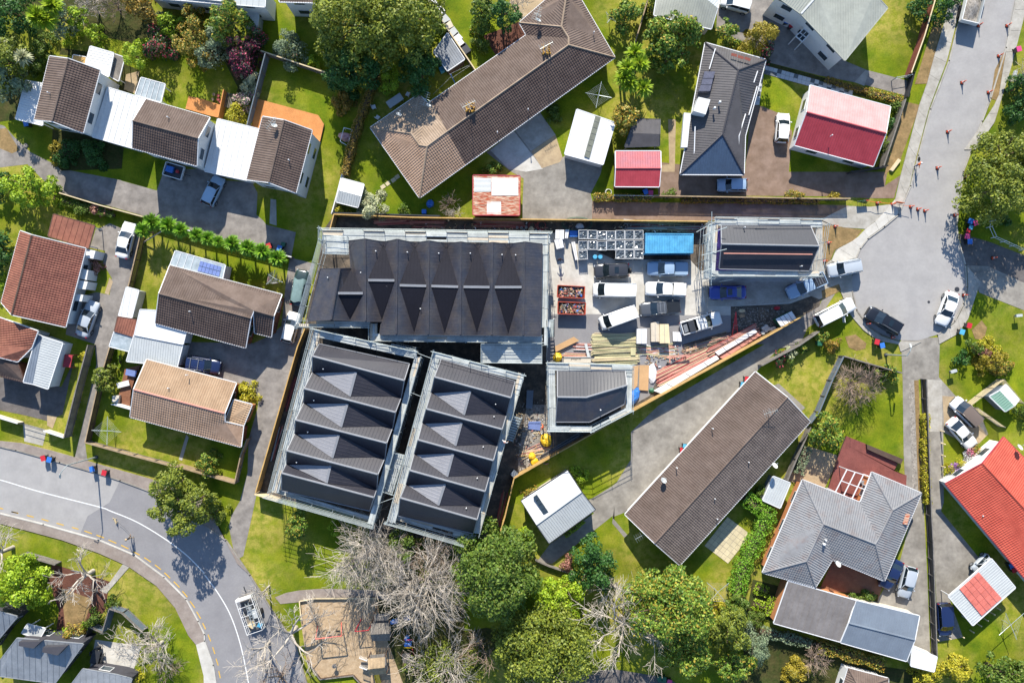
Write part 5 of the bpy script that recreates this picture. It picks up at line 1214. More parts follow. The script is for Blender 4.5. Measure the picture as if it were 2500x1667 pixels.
    m_ = MB(); m_.box((X(1.0) - .02, 0, .45), .06, W_ * .55, .16); m_.build('grille', MATS['rubber'], root)
    # the load bed of a ute
    if kind == 'ute':
        x0, x1 = X(.012), X(.325); zt = hd
        if tray == 'lid':
            m_ = MB(); m_.box(((x0 + x1) / 2, 0, zt + .06), x1 - x0, W_ * .84, .07); m_.build('tray_lid', pm if paint != 'grey' else MATS['black_plastic'], root)
        elif tray == 'canopy':
            m_ = MB(); q0 = [Vector((x0, -wb, zt)), Vector((x1 + .05, -wb, zt)), Vector((x1 + .05, wb, zt)), Vector((x0, wb, zt))]; q1 = [Vector((x0 + .12, -wr, zr_)), Vector((x1 + .05, -wr, zr_)), Vector((x1 + .05, wr, zr_)), Vector((x0 + .12, wr, zr_))]
            m_.add(q0 + q1, [(4, 5, 6, 7), (0, 1, 5, 4), (2, 3, 7, 6), (3, 0, 4, 7)]); cn = m_.build('canopy', pm, root)
            for s in (-1, 1): m_ = MB(); m_.box(((x0 + x1) / 2, s * (wb + wr) / 2 * 1.012, (zt + zr_) / 2), (x1 - x0) * .7, .02, .25); m_.build('side_window', gm, cn)
        else:
            m_ = MB(); m_.box(((x0 + x1) / 2, 0, zt + .045), x1 - x0 - .1, W_ * .78, .02); m_.build('tray_floor', MATS['steel_dark'], root)
            for s in (-1, 1): m_ = MB(); m_.box(((x0 + x1) / 2, s * W_ * .43, zt + .12), x1 - x0, .1, .26); m_.build('tray_side', pm, root)
            m_ = MB(); m_.box((x0 + .04, 0, zt + .12), .08, W_ * .84, .26); m_.build('tailgate', pm, root)
            if tray == 'load':
                for i in range(5): m_ = MB(); m_.box((x0 + .3 + .1 * i, -.1 + .02 * i, zt + .15), .07, 1.0, .08); m_.build('ladder_rung', MATS['metal_grey'], root)
                m_ = MB(); m_.box((x1 - .42, 0, zt + .22), .75, W_ * .8, .38); m_.build('tool_box', MATS['steel_dark'], root)
            if tray == 'tidy':
                for i in range(4): m_ = MB(); m_.box((x0 + .2 + .34 * i, 0, zt + .09), .06, W_ * .7, .05); m_.build('tray_rib', MATS['rim'], root)
    root.location = (c.x, c.y, 0); root.rotation_euler = (0, 0, rz)
    return root
G1 = 'vehicles parked on the building site'; G2 = 'cars parked on the drives'; G3 = 'vehicles parked in the cul-de-sac'
vehicle('hatch', '30 1540,1035', '30 1520,1303', 'white', 'white hatchback on the brown drive beside the red and pink roofed house', group=G2)
vehicle('hatch', '31 935,122', '31 1208,122', 'bluesilver', 'silver hatchback parked across the shaded drive below the black roofed house', group=G2)
vehicle('mpv', '30 975,-10', '30 1240,65', 'white', 'white and brown people carrier cut by the top edge', cat='people carrier', group=G2, zr=.8)
vehicle('sedan', '01 1190,460', '01 1112,785', 'white', 'white saloon at the top of the red tiled house drive next to the spiky palms', group=G2)
vehicle('sedan', '01 862,1175', '01 748,1497', 'silver', 'silver white saloon beside the red tiled house bay windows', group=G2)
vehicle('hatch', '11 140,45', '11 18,303', 'aqua', 'pale blue white hatchback on the shaded townhouse drive', group=G2)
cv = vehicle('sedan', '11 895,892', '11 835,1217', 'green', 'dark green saloon under a loose grey green cover beside the western scaffold', group=G2)
vehicle('hatch', '11 822,1277', '11 750,1552', 'white', 'white hatchback squeezed between the brown tiled house and the hoarding', group=G2)
vehicle('suv', '12 148,215', '02 1705,165', 'navy', 'dark blue car with a roof rack in front of the tan tiled house', group=G2, rack='bars')
vehicle('suv', '21 1683,905', '31 133,892', 'charcoal', 'dark grey boxy off-roader with a spare wheel, top left of the site vehicles', cat='off-roader', group=G1, zr=.9, sunroof=True)
vehicle('van', '21 1672,1073', '31 193,1080', 'white', 'white van pointing left in the middle of the site yard', cat='van', group=G1, zr=1.0)
vehicle('ute', '31 298,880', '31 670,883', 'bluesilver', 'silver blue double cab ute nearest the blue container', cat='ute', group=G1, zr=.8, tray='lid')
vehicle('ute', '31 282,1062', '31 652,1075', 'white', 'white double cab ute with a closed white canopy', cat='ute', group=G1, zr=.8, tray='canopy')
vehicle('ute', '31 232,1258', '31 598,1222', 'grey', 'dark grey double cab ute with roof bars and a flat black load lid', cat='ute', group=G1, zr=.8, tray='lid', rack='bars')
vehicle('van', '21 1738,1387', '31 197,1268', 'white', 'white van at the edge of the green timber stack', cat='van', group=G1, zr=1.0)
vehicle('ute', '31 972,1325', '31 605,1432', 'white', 'white double cab ute with a ladder and tool box in its open tray', cat='ute', group=G1, zr=.8, tray='load', rack='bars')
vehicle('sedan', '31 862,1100', '31 1195,1095', 'blue', 'dark blue saloon in the shade of the purple wrapped house scaffold', group=G1, sunroof=True)
vehicle('ute', '31 1578,1112', '41 50,960', 'bluesilver', 'pale blue double cab ute at the site gate, half in shade', cat='ute', group=G1, zr=.8, tray='tidy')
vehicle('suv', '41 80,905', '41 382,848', 'silver', 'silver off-roader parked outside the site gate on the edge of the turning circle', cat='off-roader', group=G3, zr=.8, rack=True)
vehicle('suv', '41 312,1190', '41 -30,1365', 'white', 'white station wagon with a driver door open by the diagonal drive', cat='station wagon', group=G3, zr=.7)
vehicle('suv', '41 440,1268', '41 738,1445', 'black', 'black off-roader with a glass roof standing in the turning circle', cat='off-roader', group=G3, zr=.8, rack=True, sunroof=True)
vehicle('sedan', '41 1105,1397', '41 1218,1098', 'white', 'white saloon parked at the kerb on the right of the turning circle', group=G3, steer=.3)
vehicle('mpv', '42 1228,510', '42 1442,722', 'white', 'white people carrier with a dark brown roof beside the slatted screen', cat='people carrier', group=G2, roof='brown', zr=.8)
vehicle('sedan', '42 1402,935', '42 1190,690', 'white', 'white saloon on the gravel pad in front of the bright red tiled house', group=G2)
vehicle('hatch', '43 762,788', '43 835,505', 'silver', 'silver hatchback beside the grey tiled house on the shared drive', group=G2)
vehicle('sedan', '43 588,703', '43 718,445', 'navy', 'dark blue car half hidden under the eaves of the grey tiled house', group=G2)
vehicle('mpv', '43 1150,1140', '43 1132,838', 'navy', 'dark blue people carrier beside the white and red carport', cat='people carrier', group=G2, zr=.8)
vehicle('hatch', '43 1415,560', '43 1560,420', 'silver', 'pale car nose showing from under the white and red carport', group=G2)
# the loose cover over the green saloon
b = MB(); P = []
c = cv.location; d = Vector((math.cos(cv.rotation_euler.z), math.sin(cv.rotation_euler.z), 0)); nn = Vector((-d.y, d.x, 0))
for i in range(11):
    for j in range(9):
        u = -1.9 + i * .30; v = (j - 4) * .215; zz = 1.5 - .12 * max(0, abs(u + .3) - .9) ** 1.2 - (.5 if abs(v) > .8 else .12 * abs(v)) + random.uniform(-.02, .03)
        P.append(c + d * (u + .12 * math.sin(j)) + nn * v + Z3 * zz)
b.add(P, [(i * 9 + j, (i + 1) * 9 + j, (i + 1) * 9 + j + 1, i * 9 + j + 1) for i in range(10) for j in range(8)])
b.thing('car_cover', M('cover_teal', '7f9a98', .1, .8, 5.0, .6), 'loose grey green cloth cover lying over the dark saloon', 'car cover', smooth=True)
# spare wheel on the off-roader, open door of the station wagon
for o in bpy.data.objects:
    if o.get('label', '').startswith('dark grey boxy'):
        m_ = MB(); m_.tube((-2.55, .1, 1.0), (-2.32, .1, 1.0), .36, n=14); x = m_.mesh('spare_wheel', MATS['rubber']); s_ = link('spare_wheel', x, o)
    if o.get('label', '').startswith('white station wagon'):
        m_ = MB(); m_.beam((.75, -.95, .8), (.45, -1.75, .8), .08, .7); s_ = link('open_door', m_.mesh('open_door', MATS['paint_white']), o)
# tip truck
tr = thing('tip_truck', 'tip truck with a gravel filled tray cut by the top edge of the road', 'truck', (0, 0, 0))
a, b_ = w1('40 1455,-230', .9), w1('40 1345,225', .9); L = (a - b_).length; rz = math.atan2(a.y - b_.y, a.x - b_.x); X = lambda f: (f - .5) * L
m = MB(); m.box((X(.5), 0, .75), L * .96, .9, .25); m.build('chassis', MATS['steel_dark'], tr)
m = MB(); m.prism([(X(.74), -1.05, 0), (X(.97), -1.05, 0), (X(1.0), -.8, 0), (X(1.0), .8, 0), (X(.97), 1.05, 0), (X(.74), 1.05, 0)], .6, 2.35); m.build('cab', MATS['paint_blue'], tr)
m = MB(); m.beam((X(.985), -.9, 1.9), (X(.985), .9, 1.9), .12, .6); m.build('windscreen', MATS['car_glass'], tr)
x0, x1 = X(.01), X(.70)
m = MB(); m.box(((x0 + x1) / 2, 0, 1.0), x1 - x0, 2.2, .12); m.build('tray_floor', MATS['timber_grey'], tr)
for s in (-1, 1): m = MB(); m.box(((x0 + x1) / 2, s * 1.12, 1.35), x1 - x0, .09, .75); m.build('tray_side', MATS['paint_white'] if s > 0 else MATS['metal_pale'], tr)
for x in (x0, x1): m = MB(); m.box((x, 0, 1.35), .09, 2.3, .75); m.build('tailgate' if x == x0 else 'headboard', MATS['paint_white'], tr)
m = MB(); N = 13; vs = []
for i in range(N):
    for j in range(N):
        u, v = i / (N - 1) * 2 - 1, j / (N - 1) * 2 - 1; r = min(1, math.hypot(u, v)); vs.append(((x0 + x1) / 2 + u * (x1 - x0) * .42, v * 1.03, 1.1 + .5 * max(0, 1 - r ** 1.5) + random.uniform(0, .07)))
m.add(vs, [(i * N + j, (i + 1) * N + j, (i + 1) * N + j + 1, i * N + j + 1) for i in range(N - 1) for j in range(N - 1)]); m.build('gravel_load', MATS['gravel'], tr, stuff=True)
for f in (.18, .3, .84):
    for s in (-1, 1): m = MB(); m.tube((X(f), s * .95, .48), (X(f), s * 1.2, .48), .48, n=14); m.build('wheel', MATS['rubber'], tr)
c = (a + b_) / 2; tr.location = (c.x, c.y, 0); tr.rotation_euler = (0, 0, rz)
# cage trailer at the roadside
tl = thing('cage_trailer', 'white framed cage trailer with ladders and gear parked under the bare street tree', 'trailer', (0, 0, 0))
a, b_ = w1('13 368,772', 1.0), w1('13 475,1085', 1.0); L = (a - b_).length; rz = math.atan2(a.y - b_.y, a.x - b_.x); Wd = 2.1
m = MB(); m.box((0, 0, .62), L, Wd, .08); m.build('floor', MATS['timber_grey'], tl)
for s in (-1, 1):
    for z in (.75, 1.3, 1.85): m = MB(); m.tube((-L / 2, s * Wd / 2, z), (L / 2, s * Wd / 2, z), .045 if z > 1.5 else .03); m.build('cage_rail', MATS['frame_white'], tl)
    for i in range(7): x = -L / 2 + L * i / 6; m = MB(); m.tube((x, s * Wd / 2, .6), (x, s * Wd / 2, 1.85), .03); m.build('cage_post', MATS['frame_white'], tl)
    m = MB(); m.tube((-.3, s * (Wd / 2 + .02), .36), (-.3, s * (Wd / 2 + .22), .36), .36, n=14); m.build('wheel', MATS['rubber'], tl)
for i in range(5): x = -L / 2 + L * i / 4; m = MB(); m.tube((x, -Wd / 2, 1.85), (x, Wd / 2, 1.85), .03); m.build('cage_bar', MATS['frame_white'], tl)
m = MB(); m.box((L / 2 - .15, 0, 1.5), .3, Wd, .75); m.build('front_box', MATS['metal_white'], tl)
m = MB(); m.beam((L / 2, 0, .55), (L / 2 + 1.1, 0, .5), .1, .1); m.build('drawbar', MATS['steel_dark'], tl)
for i, (x, y, z, sx, sy, mt) in enumerate(((-.2, -.5, 1.0, 1.2, .7, 'metal_pale'), (.9, .5, .95, .9, .6, 'steel_dark'), (-1.5, .45, .9, .8, .6, 'timber_pale'), (-1.9, -.6, .95, .6, .45, 'cyan_plastic'), (.3, .1, .9, .5, 1.2, 'metal_grey'))):
    m = MB(); m.box((x, y, z), sx, sy, .5, i * .3); m.build('load_box', MATS[mt], tl)
for i in range(8): m = MB(); m.box((-1.6 + .42 * i, -.25, 1.9), .05, .42, .03); m.build('ladder_rung', MATS['galv'], tl)
for s in (-.46, -.04): m = MB(); m.box((-.1, s, 1.9), 3.4, .05, .06); m.build('ladder_rail', MATS['galv'], tl)
c = (a + b_) / 2; tl.location = (c.x, c.y, 0); tl.rotation_euler = (0, 0, rz)
# box trailer on the townhouse drive
tl = thing('box_trailer', 'white framed box trailer with a blue crate in front of the middle townhouse', 'trailer', (0, 0, 0))
q = wp('00 1515,1472 1680,1520 1640,1650 1490,1590', .8); c = sum(q, Vector()) / 4; rz = math.atan2(q[1].y - q[0].y, q[1].x - q[0].x); L = (q[1] - q[0]).length; Wd = (q[3] - q[0]).length
m = MB(); m.box((0, 0, .5), L, Wd, .06); m.build('floor', MATS['steel_dark'], tl)
for s in (-1, 1):
    m = MB(); m.box((0, s * Wd / 2, .68), L, .1, .4); m.build('side', MATS['frame_white'], tl); m = MB(); m.box((s * L / 2, 0, .68), .1, Wd, .4); m.build('end', MATS['frame_white'], tl)
    m = MB(); m.tube((0, s * (Wd / 2 + .06), .3), (0, s * (Wd / 2 + .22), .3), .3, n=12); m.build('wheel', MATS['rubber'], tl)
m = MB(); m.box((-L * .22, .05, .72), .95, .8, .35); m.build('crate', MATS['blue_plastic'], tl); m = MB(); m.lathe((L * .2, .05, .53), [(.2, 0), (.22, .3), (.14, .34)], 10); m.build('bucket', MATS['red_plastic'], tl)
m = MB(); m.beam((L / 2, 0, .45), (L / 2 + .9, 0, .42), .08, .08); m.build('drawbar', MATS['steel_dark'], tl)
tl.location = (c.x, c.y, 0); tl.rotation_euler = (0, 0, rz)

# == PEOPLE AND A DOG
M('skin', 'c68c6a', .06, 2.0, 9.0, .6, obj=True); M('cloth_dark', '2c2b30', .1, 2.0, 9.0, .9, obj=True); M('cloth_blue', '3a4f86', .1, 2.0, 9.0, .9, obj=True)
M('cloth_tan', 'c2a782', .1, 2.0, 9.0, .9, obj=True); M('cloth_white', 'e6e4e0', .06, 2.0, 9.0, .9, obj=True); M('cloth_plum', '4a3038', .1, 2.0, 9.0, .9, obj=True); M('hair_dark', '2a211c', .1, 3.0, 12.0, .8, obj=True); M('fur_tan', 'd2bd92', .1, 2.0, 12.0, .95, obj=True)
def skinned(name, verts, edges, rad, root=0, sub=1):
    me = bpy.data.meshes.new(name); me.from_pydata(verts, edges, []); o = bpy.data.objects.new(name, me); COL.objects.link(o)
    md = o.modifiers.new('skin', 'SKIN'); md.use_smooth_shade = True; ly = me.skin_vertices[0] if me.skin_vertices else None
    if ly is None:
        bpy.context.view_layer.objects.active = o; me.update()
        ly = me.skin_vertices[0]
    for i, r in enumerate(rad): ly.data[i].radius = (r, r) if not isinstance(r, tuple) else r
    for i in range(len(verts)): ly.data[i].use_root = (i == root)
    sb = o.modifiers.new('sub', 'SUBSURF'); sb.levels = sub; sb.render_levels = sub
    bpy.context.view_layer.update(); dg = bpy.context.evaluated_depsgraph_get()
    m2 = bpy.data.meshes.new_from_object(o.evaluated_get(dg)); bpy.data.objects.remove(o); return m2
def person(label, s, face, top, legs, hat=None, stride=.0, arms=(.15, .15), z=0.0, lean=0.0):
    v = []; e = []; r = []; N = {}
    def ad(n, p, rr, par=None):
        N[n] = len(v); v.append(p); r.append(rr)
        if par: e.append((N[par], N[n]))
    ad('pelvis', (0, 0, .95), (.15, .12)); ad('waist', (lean * .2, 0, 1.08), (.145, .11), 'pelvis'); ad('chest', (lean * .5, 0, 1.3), (.18, .13), 'waist'); ad('neck', (lean * .8, 0, 1.47), .06, 'chest')
    ad('jaw', (lean + .01, 0, 1.55), .07, 'neck'); ad('head', (lean + .01, 0, 1.66), .1, 'jaw'); ad('crown', (lean, 0, 1.74), .075, 'head'); ad('nose', (lean + .125, 0, 1.64), .016, 'head')
    for k, sg in (('l', 1), ('r', -1)):
        st = stride * sg
        ad('hip' + k, (0, sg * .1, .9), .1, 'pelvis'); ad('knee' + k, (st * .5 + .02, sg * .11, .5), .068, 'hip' + k); ad('ank' + k, (st, sg * .12, .09), .045, 'knee' + k); ad('toe' + k, (st + .17, sg * .14, .04), .038, 'ank' + k)
        a = arms[0 if sg > 0 else 1]
        ad('sh' + k, (lean * .6, sg * .2, 1.4), .07, 'chest'); ad('el' + k, (lean * .6 + a * .4 - st * .3, sg * (.26 + a * .5), 1.14), .047, 'sh' + k); ad('wr' + k, (lean * .6 + a * 1.4 - st * .4, sg * (.28 + a * .6), .9 + a * .6), .03, 'el' + k)
        hx, hy, hz = v[N['wr' + k]]; ad('pl' + k, (hx + .02, hy + sg * .005, hz - .07), (.035, .02), 'wr' + k)
        for i, (ox, ln) in enumerate(((-.028, .07), (-.01, .085), (.009, .08), (.026, .06))):
            ad('f%d%s' % (i, k), (hx + .02 + ox, hy + sg * .005, hz - .1 - ln * .5), .009, 'pl' + k); ad('g%d%s' % (i, k), (hx + .03 + ox, hy - sg * .008, hz - .1 - ln), .008, 'f%d%s' % (i, k))
        ad('t0' + k, (hx + .06, hy - sg * .01, hz - .07), .01, 'pl' + k); ad('t1' + k, (hx + .075, hy - sg * .015, hz - .11), .009, 't0' + k)
    me = skinned('body', v, e, r)
    for m in (legs, top, 'skin', 'rubber'): me.materials.append(MATS[m])
    for p in me.polygons:
        c = p.center; p.material_index = 3 if c.z < .1 else 0 if c.z < .98 and abs(c.y) < .24 else 2 if (c.z > 1.5 or (c.z < 1.02 and abs(c.y) > .2)) else 1
    p = w1(s, z); root = thing('person', label, 'person', p); root.rotation_euler = (0, 0, face)
    link('body', me, root)
    m = MB(); m.lathe((lean, 0, 1.66), [(.108, 0), (.112, .05), (.09, .1), (.04, .13)], 10); link('hair', m.mesh('hair', MATS['hair_dark'], smooth=True), root)
    for sg in (1, -1):
        m = MB(); m.box((lean + .098, sg * .035, 1.665), .02, .025, .014); link('eye', m.mesh('eye', MATS['cloth_white']), root)
        m = MB(); m.box((lean, sg * .105, 1.64), .04, .02, .06); link('ear', m.mesh('ear', MATS['skin']), root)
    m = MB(); m.box((lean + .1, 0, 1.595), .015, .05, .012); link('mouth', m.mesh('mouth', MATS['cloth_plum']), root)
    if hat: m = MB(); m.lathe((lean, 0, 1.71), [(.17 if hat == 'cloth_tan' else .13, 0), (.17 if hat == 'cloth_tan' else .13, .015), (.115, .02), (.1, .09), (.05, .12)], 12); link('hat', m.mesh('hat', MATS[hat], smooth=True), root)
    return root
person('worker in dark plum clothes standing in the yard left of the black bags', '21 1367,805', RD(-90), 'cloth_plum', 'cloth_dark', arms=(.2, .2))
person('person in a tan hat and dark top walking a dog along the road', '03 1208,232', RD(120), 'cloth_dark', 'cloth_tan', hat='cloth_tan', stride=.22)
person('road worker in an orange vest and blue trousers at the kerb by the cones', '40 870,1515', RD(-20), 'hiviz', 'cloth_blue', hat='cloth_white', stride=.12)
person('worker in an orange top beside the blue sheet on the gravel strip', '22 1215,748', RD(170), 'hiviz', 'cloth_dark', hat='orange_plastic', lean=.15)
person('worker in a pale top on the east scaffold of the eastern block', '22 868,878', RD(60), 'cloth_white', 'cloth_dark', hat='timber_pink', z=5.06)
sg = thing('stop_sign', 'dark lollipop sign held up beside the road worker', 'road sign', w1('40 840,1485'))
m = MB(); p = w1('40 840,1485'); m.tube((p.x, p.y, 0), (p.x, p.y, 2.0), .02); m.build('pole', MATS['galv'], sg); m = MB(); m.tube((p.x - .02, p.y, 1.9), (p.x + .02, p.y, 1.9), .32, n=12); m.build('disc', MATS['steel_dark'], sg)
v = [(0, 0, .42), (.18, 0, .43), (.36, 0, .42), (.5, 0, .5), (.58, 0, .58), (.68, 0, .55), (-.12, 0, .45), (-.28, 0, .58)]; e = [(0, 1), (1, 2), (2, 3), (3, 4), (4, 5), (0, 6), (6, 7)]; r = [.095, .1, .11, .06, .065, .035, .04, .02]
for x, k in ((-.02, 0), (.38, 2)):
    for s in (1, -1):
        i = len(v); bx = -.05 if k == 0 else .02
        v += [(x, s * .07, .3), (x + bx, s * .075, .17), (x, s * .075, .03), (x + .06, s * .075, .02)]; r += [.06, .035, .025, .028]; e += [(k, i), (i, i + 1), (i + 1, i + 2), (i + 2, i + 3)]
for s in (1, -1): i = len(v); v += [(.56, s * .05, .66)]; r += [.02]; e += [(4, i)]
me = skinned('body', v, e, r); me.materials.append(MATS['fur_tan']); p = w1('03 1070,95'); root = thing('dog', 'small tan dog walking ahead on the road on a lead', 'dog', p); root.rotation_euler = (0, 0, RD(115)); link('body', me, root)
m = MB(); a, b_ = w1('03 1073,100', .5), w1('03 1195,222', .85); pts = [a.lerp(b_, t) - Z3 * (.18 * math.sin(math.pi * t)) for t in [i / 8 for i in range(9)]]; m.path(pts, .012, 4); m.thing('dog_lead', MATS['cloth_dark'], 'thin dark lead between the walking person and the small dog', 'dog lead')
# == YARD MATERIALS, BINS, CONES, STREET FURNITURE
# ---- black lined bulk bags in white rimmed frames, three rows
def bulk_bag(p, label, open_=False):
    o = thing('bulk_bag', label, 'bulk bag', (0, 0, 0), 'black bulk bags in rows'); s = 1.12; h = 1.25
    m = MB(); m.box((0, 0, h / 2 - .1), s * .94, s * .94, h - .24); m.build('bag', MATS['black_plastic'], o)
    m = MB()
    for a, b in (((-1, -1), (1, -1)), ((1, -1), (1, 1)), ((1, 1), (-1, 1)), ((-1, 1), (-1, -1))): m.tube((a[0] * s / 2, a[1] * s / 2, h), (b[0] * s / 2, b[1] * s / 2, h), .032, n=5)
    for a in ((-1, -1), (1, -1), (1, 1), (-1, 1)): m.tube((a[0] * s / 2, a[1] * s / 2, 0), (a[0] * s / 2, a[1] * s / 2, h), .035, n=5)
    m.build('rim', MATS['frame_white'], o)
    N = 8; m = MB(); vs = []
    for i in range(N):
        for j in range(N): vs.append(((i / (N - 1) - .5) * s * .92, (j / (N - 1) - .5) * s * .92, h - .06 + (random.uniform(-.13, .08) if 0 < i < N - 1 and 0 < j < N - 1 else 0) - (.55 if open_ else 0)))
    m.add(vs, [(i * N + j, (i + 1) * N + j, (i + 1) * N + j + 1, i * N + j + 1) for i in range(N - 1) for j in range(N - 1)]); m.build('crumpled_liner', MATS['liner'], o)
    o.location = (p.x, p.y, 0); o.rotation_euler = (0, 0, random.uniform(-.04, .04)); return o
M('liner', '566068', .4, 4.0, 14.0, .25, spec=.8)
rown = ('back', 'middle', 'front'); k = 0
for r, ys in enumerate(((395, 400, 415, 415, 402, 402, 402), (635, 635, 650, 640, 625, 625, 625), (855, None, None, None, 840, 840, 840))):
    for i, y in enumerate(ys):
        x = (862, 1075, 1288, 1488, 1695, 1905, 2118)[i]
        if y is None: continue
        side = ('first from the left', 'second from the left', 'third from the left', 'middle', 'third from the right', 'second from the right', 'rightmost beside the blue container')[i] if r < 2 else ('left, apart from the others', '', '', '', 'right of the blue barrels', 'second from the right', 'rightmost beside the blue container')[i]
        bulk_bag(w1('Y %f,%f' % (x, y), 1.2), 'black lined bulk bag in the %s row, %s' % (rown[r], side))
for i, (x, lb) in enumerate(((1135, 'left of the two blue drums between the black bags'), (1252, 'right of the two blue drums between the black bags'))):
    p = w1('Y %d,895' % x, .9); m = MB(); m.lathe((p.x, p.y, 0), [(.3, 0), (.3, .28), (.31, .3), (.3, .32), (.3, .6), (.31, .62), (.3, .64), (.29, .88), (.26, .9)], 16); m.thing('drum', MATS['cyan_plastic'], lb, 'drum', 'blue drums', smooth=False)
# ---- shipping container
ct = thing('shipping_container', 'bright blue corrugated shipping container beside the black bags', 'container', w1('31 500,650'))
a, b_, c_, d_ = wp('31 288,562 716,566 714,735 284,738', 2.59); m = MB(); cover(m, [a, b_, c_, d_], 'rib', .0, Vector((0, 1, 0))); m.build('roof', MATS['container_blue'], ct)
m = MB(); q = [a, b_, c_, d_]; m.prism(q, .15, 2.575); m.build('body', MATS['container_blue'], ct)
for i in range(4): beam('corner_rail', ct, q[i] + Z3 * .01, q[(i + 1) % 4] + Z3 * .01, .12, .12, MATS['container_blue']); beam('corner_post', ct, (q[i].x, q[i].y, 0), (q[i].x, q[i].y, 2.6), .16, .16, MATS['container_blue'])
for (e0, e1) in ((d_, c_), (a, b_)):
    for i in range(22): p = e0.lerp(e1, (i + .5) / 22); beam('wall_rib', ct, (p.x, p.y, .2), (p.x, p.y, 2.45), .12, .1, MATS['container_blue'])
for i in range(7): p = a.lerp(d_, (i + .5) / 7); beam('door_bar', ct, (p.x - .03, p.y, .2), (p.x - .03, p.y, 2.45), .07, .08, MATS['metal_bluegrey'])
# ---- two skips of rubbish
def skip(label, s):
    q = wp(s, 1.2); c = sum(q, Vector()) / 4; o = thing('skip', label, 'skip', (c.x, c.y, 0), 'orange rubbish skips'); th = .06
    g_ = [c + (p - c) * .86 for p in q]
    for i in range(4):
        j = (i + 1) % 4; m = MB(); a0, b0 = g_[i], g_[j]; m.add([(a0.x, a0.y, .1), (b0.x, b0.y, .1), q[j], q[i]] + [c + (Vector((v.x, v.y, v.z)) - c) * .965 for v in (Vector((a0.x, a0.y, .1)), Vector((b0.x, b0.y, .1)), q[j], q[i])], [(0, 1, 2, 3), (7, 6, 5, 4), (3, 2, 6, 7)]); m.build('side', MATS['skip_orange'], o)
        beam('rim', o, q[i], q[j], .1, .09, MATS['skip_orange'])
    m = MB(); m.prism([Vector((p.x, p.y, 0)) for p in g_], .08, .75); m.build('rubbish_base', MATS['site_dirt'], o)
    m = MB(); mats = [MATS[k] for k in ('cardboard', 'timber_grey', 'timber_pink', 'metal_pale', 'site_dirt', 'blue_plastic', 'timber_red', 'timber_tan', 'steel_dark')]
    for i in range(230):
        u, v = random.random(), random.random(); p = q[0].lerp(q[1], .08 + .84 * u).lerp(q[3].lerp(q[2], .08 + .84 * u), .1 + .8 * v); m.mat(random.choice(mats)); t = random.random() * 3.14; l = random.uniform(.1, .6)
        d = Vector((math.cos(t) * l / 2, math.sin(t) * l / 2, random.uniform(-.08, .08))); c0 = Vector((p.x, p.y, random.uniform(.8, 1.12)))
        m.beam(c0 - d * .8, c0 + d * .8, random.uniform(.04, .16), .04)
    m.build('rubbish', None, o, stuff=True); return o
skip('upper orange skip heaped with paper and card rubbish', '21 1350,1032 1598,1045 1594,1150 1345,1140')
skip('lower orange skip heaped with timber offcuts and blue plastic', '21 1352,1182 1606,1192 1602,1298 1350,1292')
# ---- stacks of timber: every stick a piece
def sticks(name, label, cat, a, b, n, width, mats, z0=.1, lay=3, jit=.08, sec=(.045, .09), jl=.3):
    a, b = w1(a), w1(b); d, nn = frame(a, b); o = thing(name, label, cat, ((a.x + b.x) / 2, (a.y + b.y) / 2, 0)); L = (b - a).length
    for i in range(n):
        off = (random.random() - .5) * width; z = z0 + sec[0] * (i * lay // n) + .02 * random.random(); t = random.uniform(-jit, jit); s0 = random.uniform(-jl, jl)
        p = a + nn * (off - t * L / 2) + d * s0; q = b + nn * (off + t * L / 2) + d * (s0 + random.uniform(-.2, .2))
        beam('stick', o, (p.x, p.y, z), (q.x, q.y, z + random.uniform(-.02, .02)), sec[1], sec[0], MATS[random.choice(mats)])
    for t in (.2, .8): p = a.lerp(b, t); beam('bearer', o, p - nn * width / 2 + Z3 * .04, p + nn * width / 2 + Z3 * .04, .1, .08, MATS['timber_grey'])
    return o
sticks('timber_stack', 'loose stack of pale green treated battens below the white van', 'timber stack', 'D 870,400', 'D 1680,380', 95, 4.1, ['timber_green', 'timber_green', 'timber_pale'], lay=6, jit=.06)
sticks('timber_stack', 'pink boards stacked between the brown sheet and the green battens', 'timber stack', 'D 540,345', 'D 860,355', 16, .9, ['timber_pink', 'timber_pink', 'white_wrap'], jit=.02, lay=3)
sticks('timber_stack', 'short pink boards beside the yellow bag', 'timber stack', 'D 330,490', 'D 740,500', 10, .55, ['timber_pink', 'timber_red', 'timber_pale'], jit=.02, lay=3)
sticks('timber_stack', 'long pink boards lying along the upper part of the diagonal fence', 'timber stack', 'T 1000,550', 'T 1600,235', 40, 1.6, ['timber_pink', 'timber_pink', 'timber_pale', 'timber_red'], jit=.02, lay=5, z0=.2)
sticks('timber_stack', 'pink boards fanned out by the lower part of the diagonal fence', 'timber stack', 'T 330,880', 'T 1000,545', 44, 2.0, ['timber_pink', 'timber_red', 'timber_pink', 'timber_pale'], jit=.05, lay=3)
sticks('timber_stack', 'scattered red pink offcuts left of the long wrapped timber', 'timber stack', 'T 440,790', 'T 740,660', 28, 1.8, ['timber_pink', 'timber_red'], jit=.2, lay=2)
sticks('timber_stack', 'brown planks lying near the tail of the white ute with the ladder', 'timber stack', 'T 700,490', 'T 1250,320', 26, 1.5, ['timber_tan', 'timber_dark', 'timber_pale', 'timber_pink'], jit=.05, lay=2)
sticks('timber_stack', 'red purple formwork boards along the north hoarding', 'timber stack', '21 20,470', '21 320,475', 22, .9, ['timber_red', 'timber_pink', 'timber_dark'], jit=.06, lay=3)
sticks('timber_stack', 'mixed boards under the hoarding north of the seven gabled block', 'timber stack', '21 590,470', '21 1040,480', 20, .9, ['timber_red', 'timber_pink', 'timber_tan'], jit=.04, lay=2)
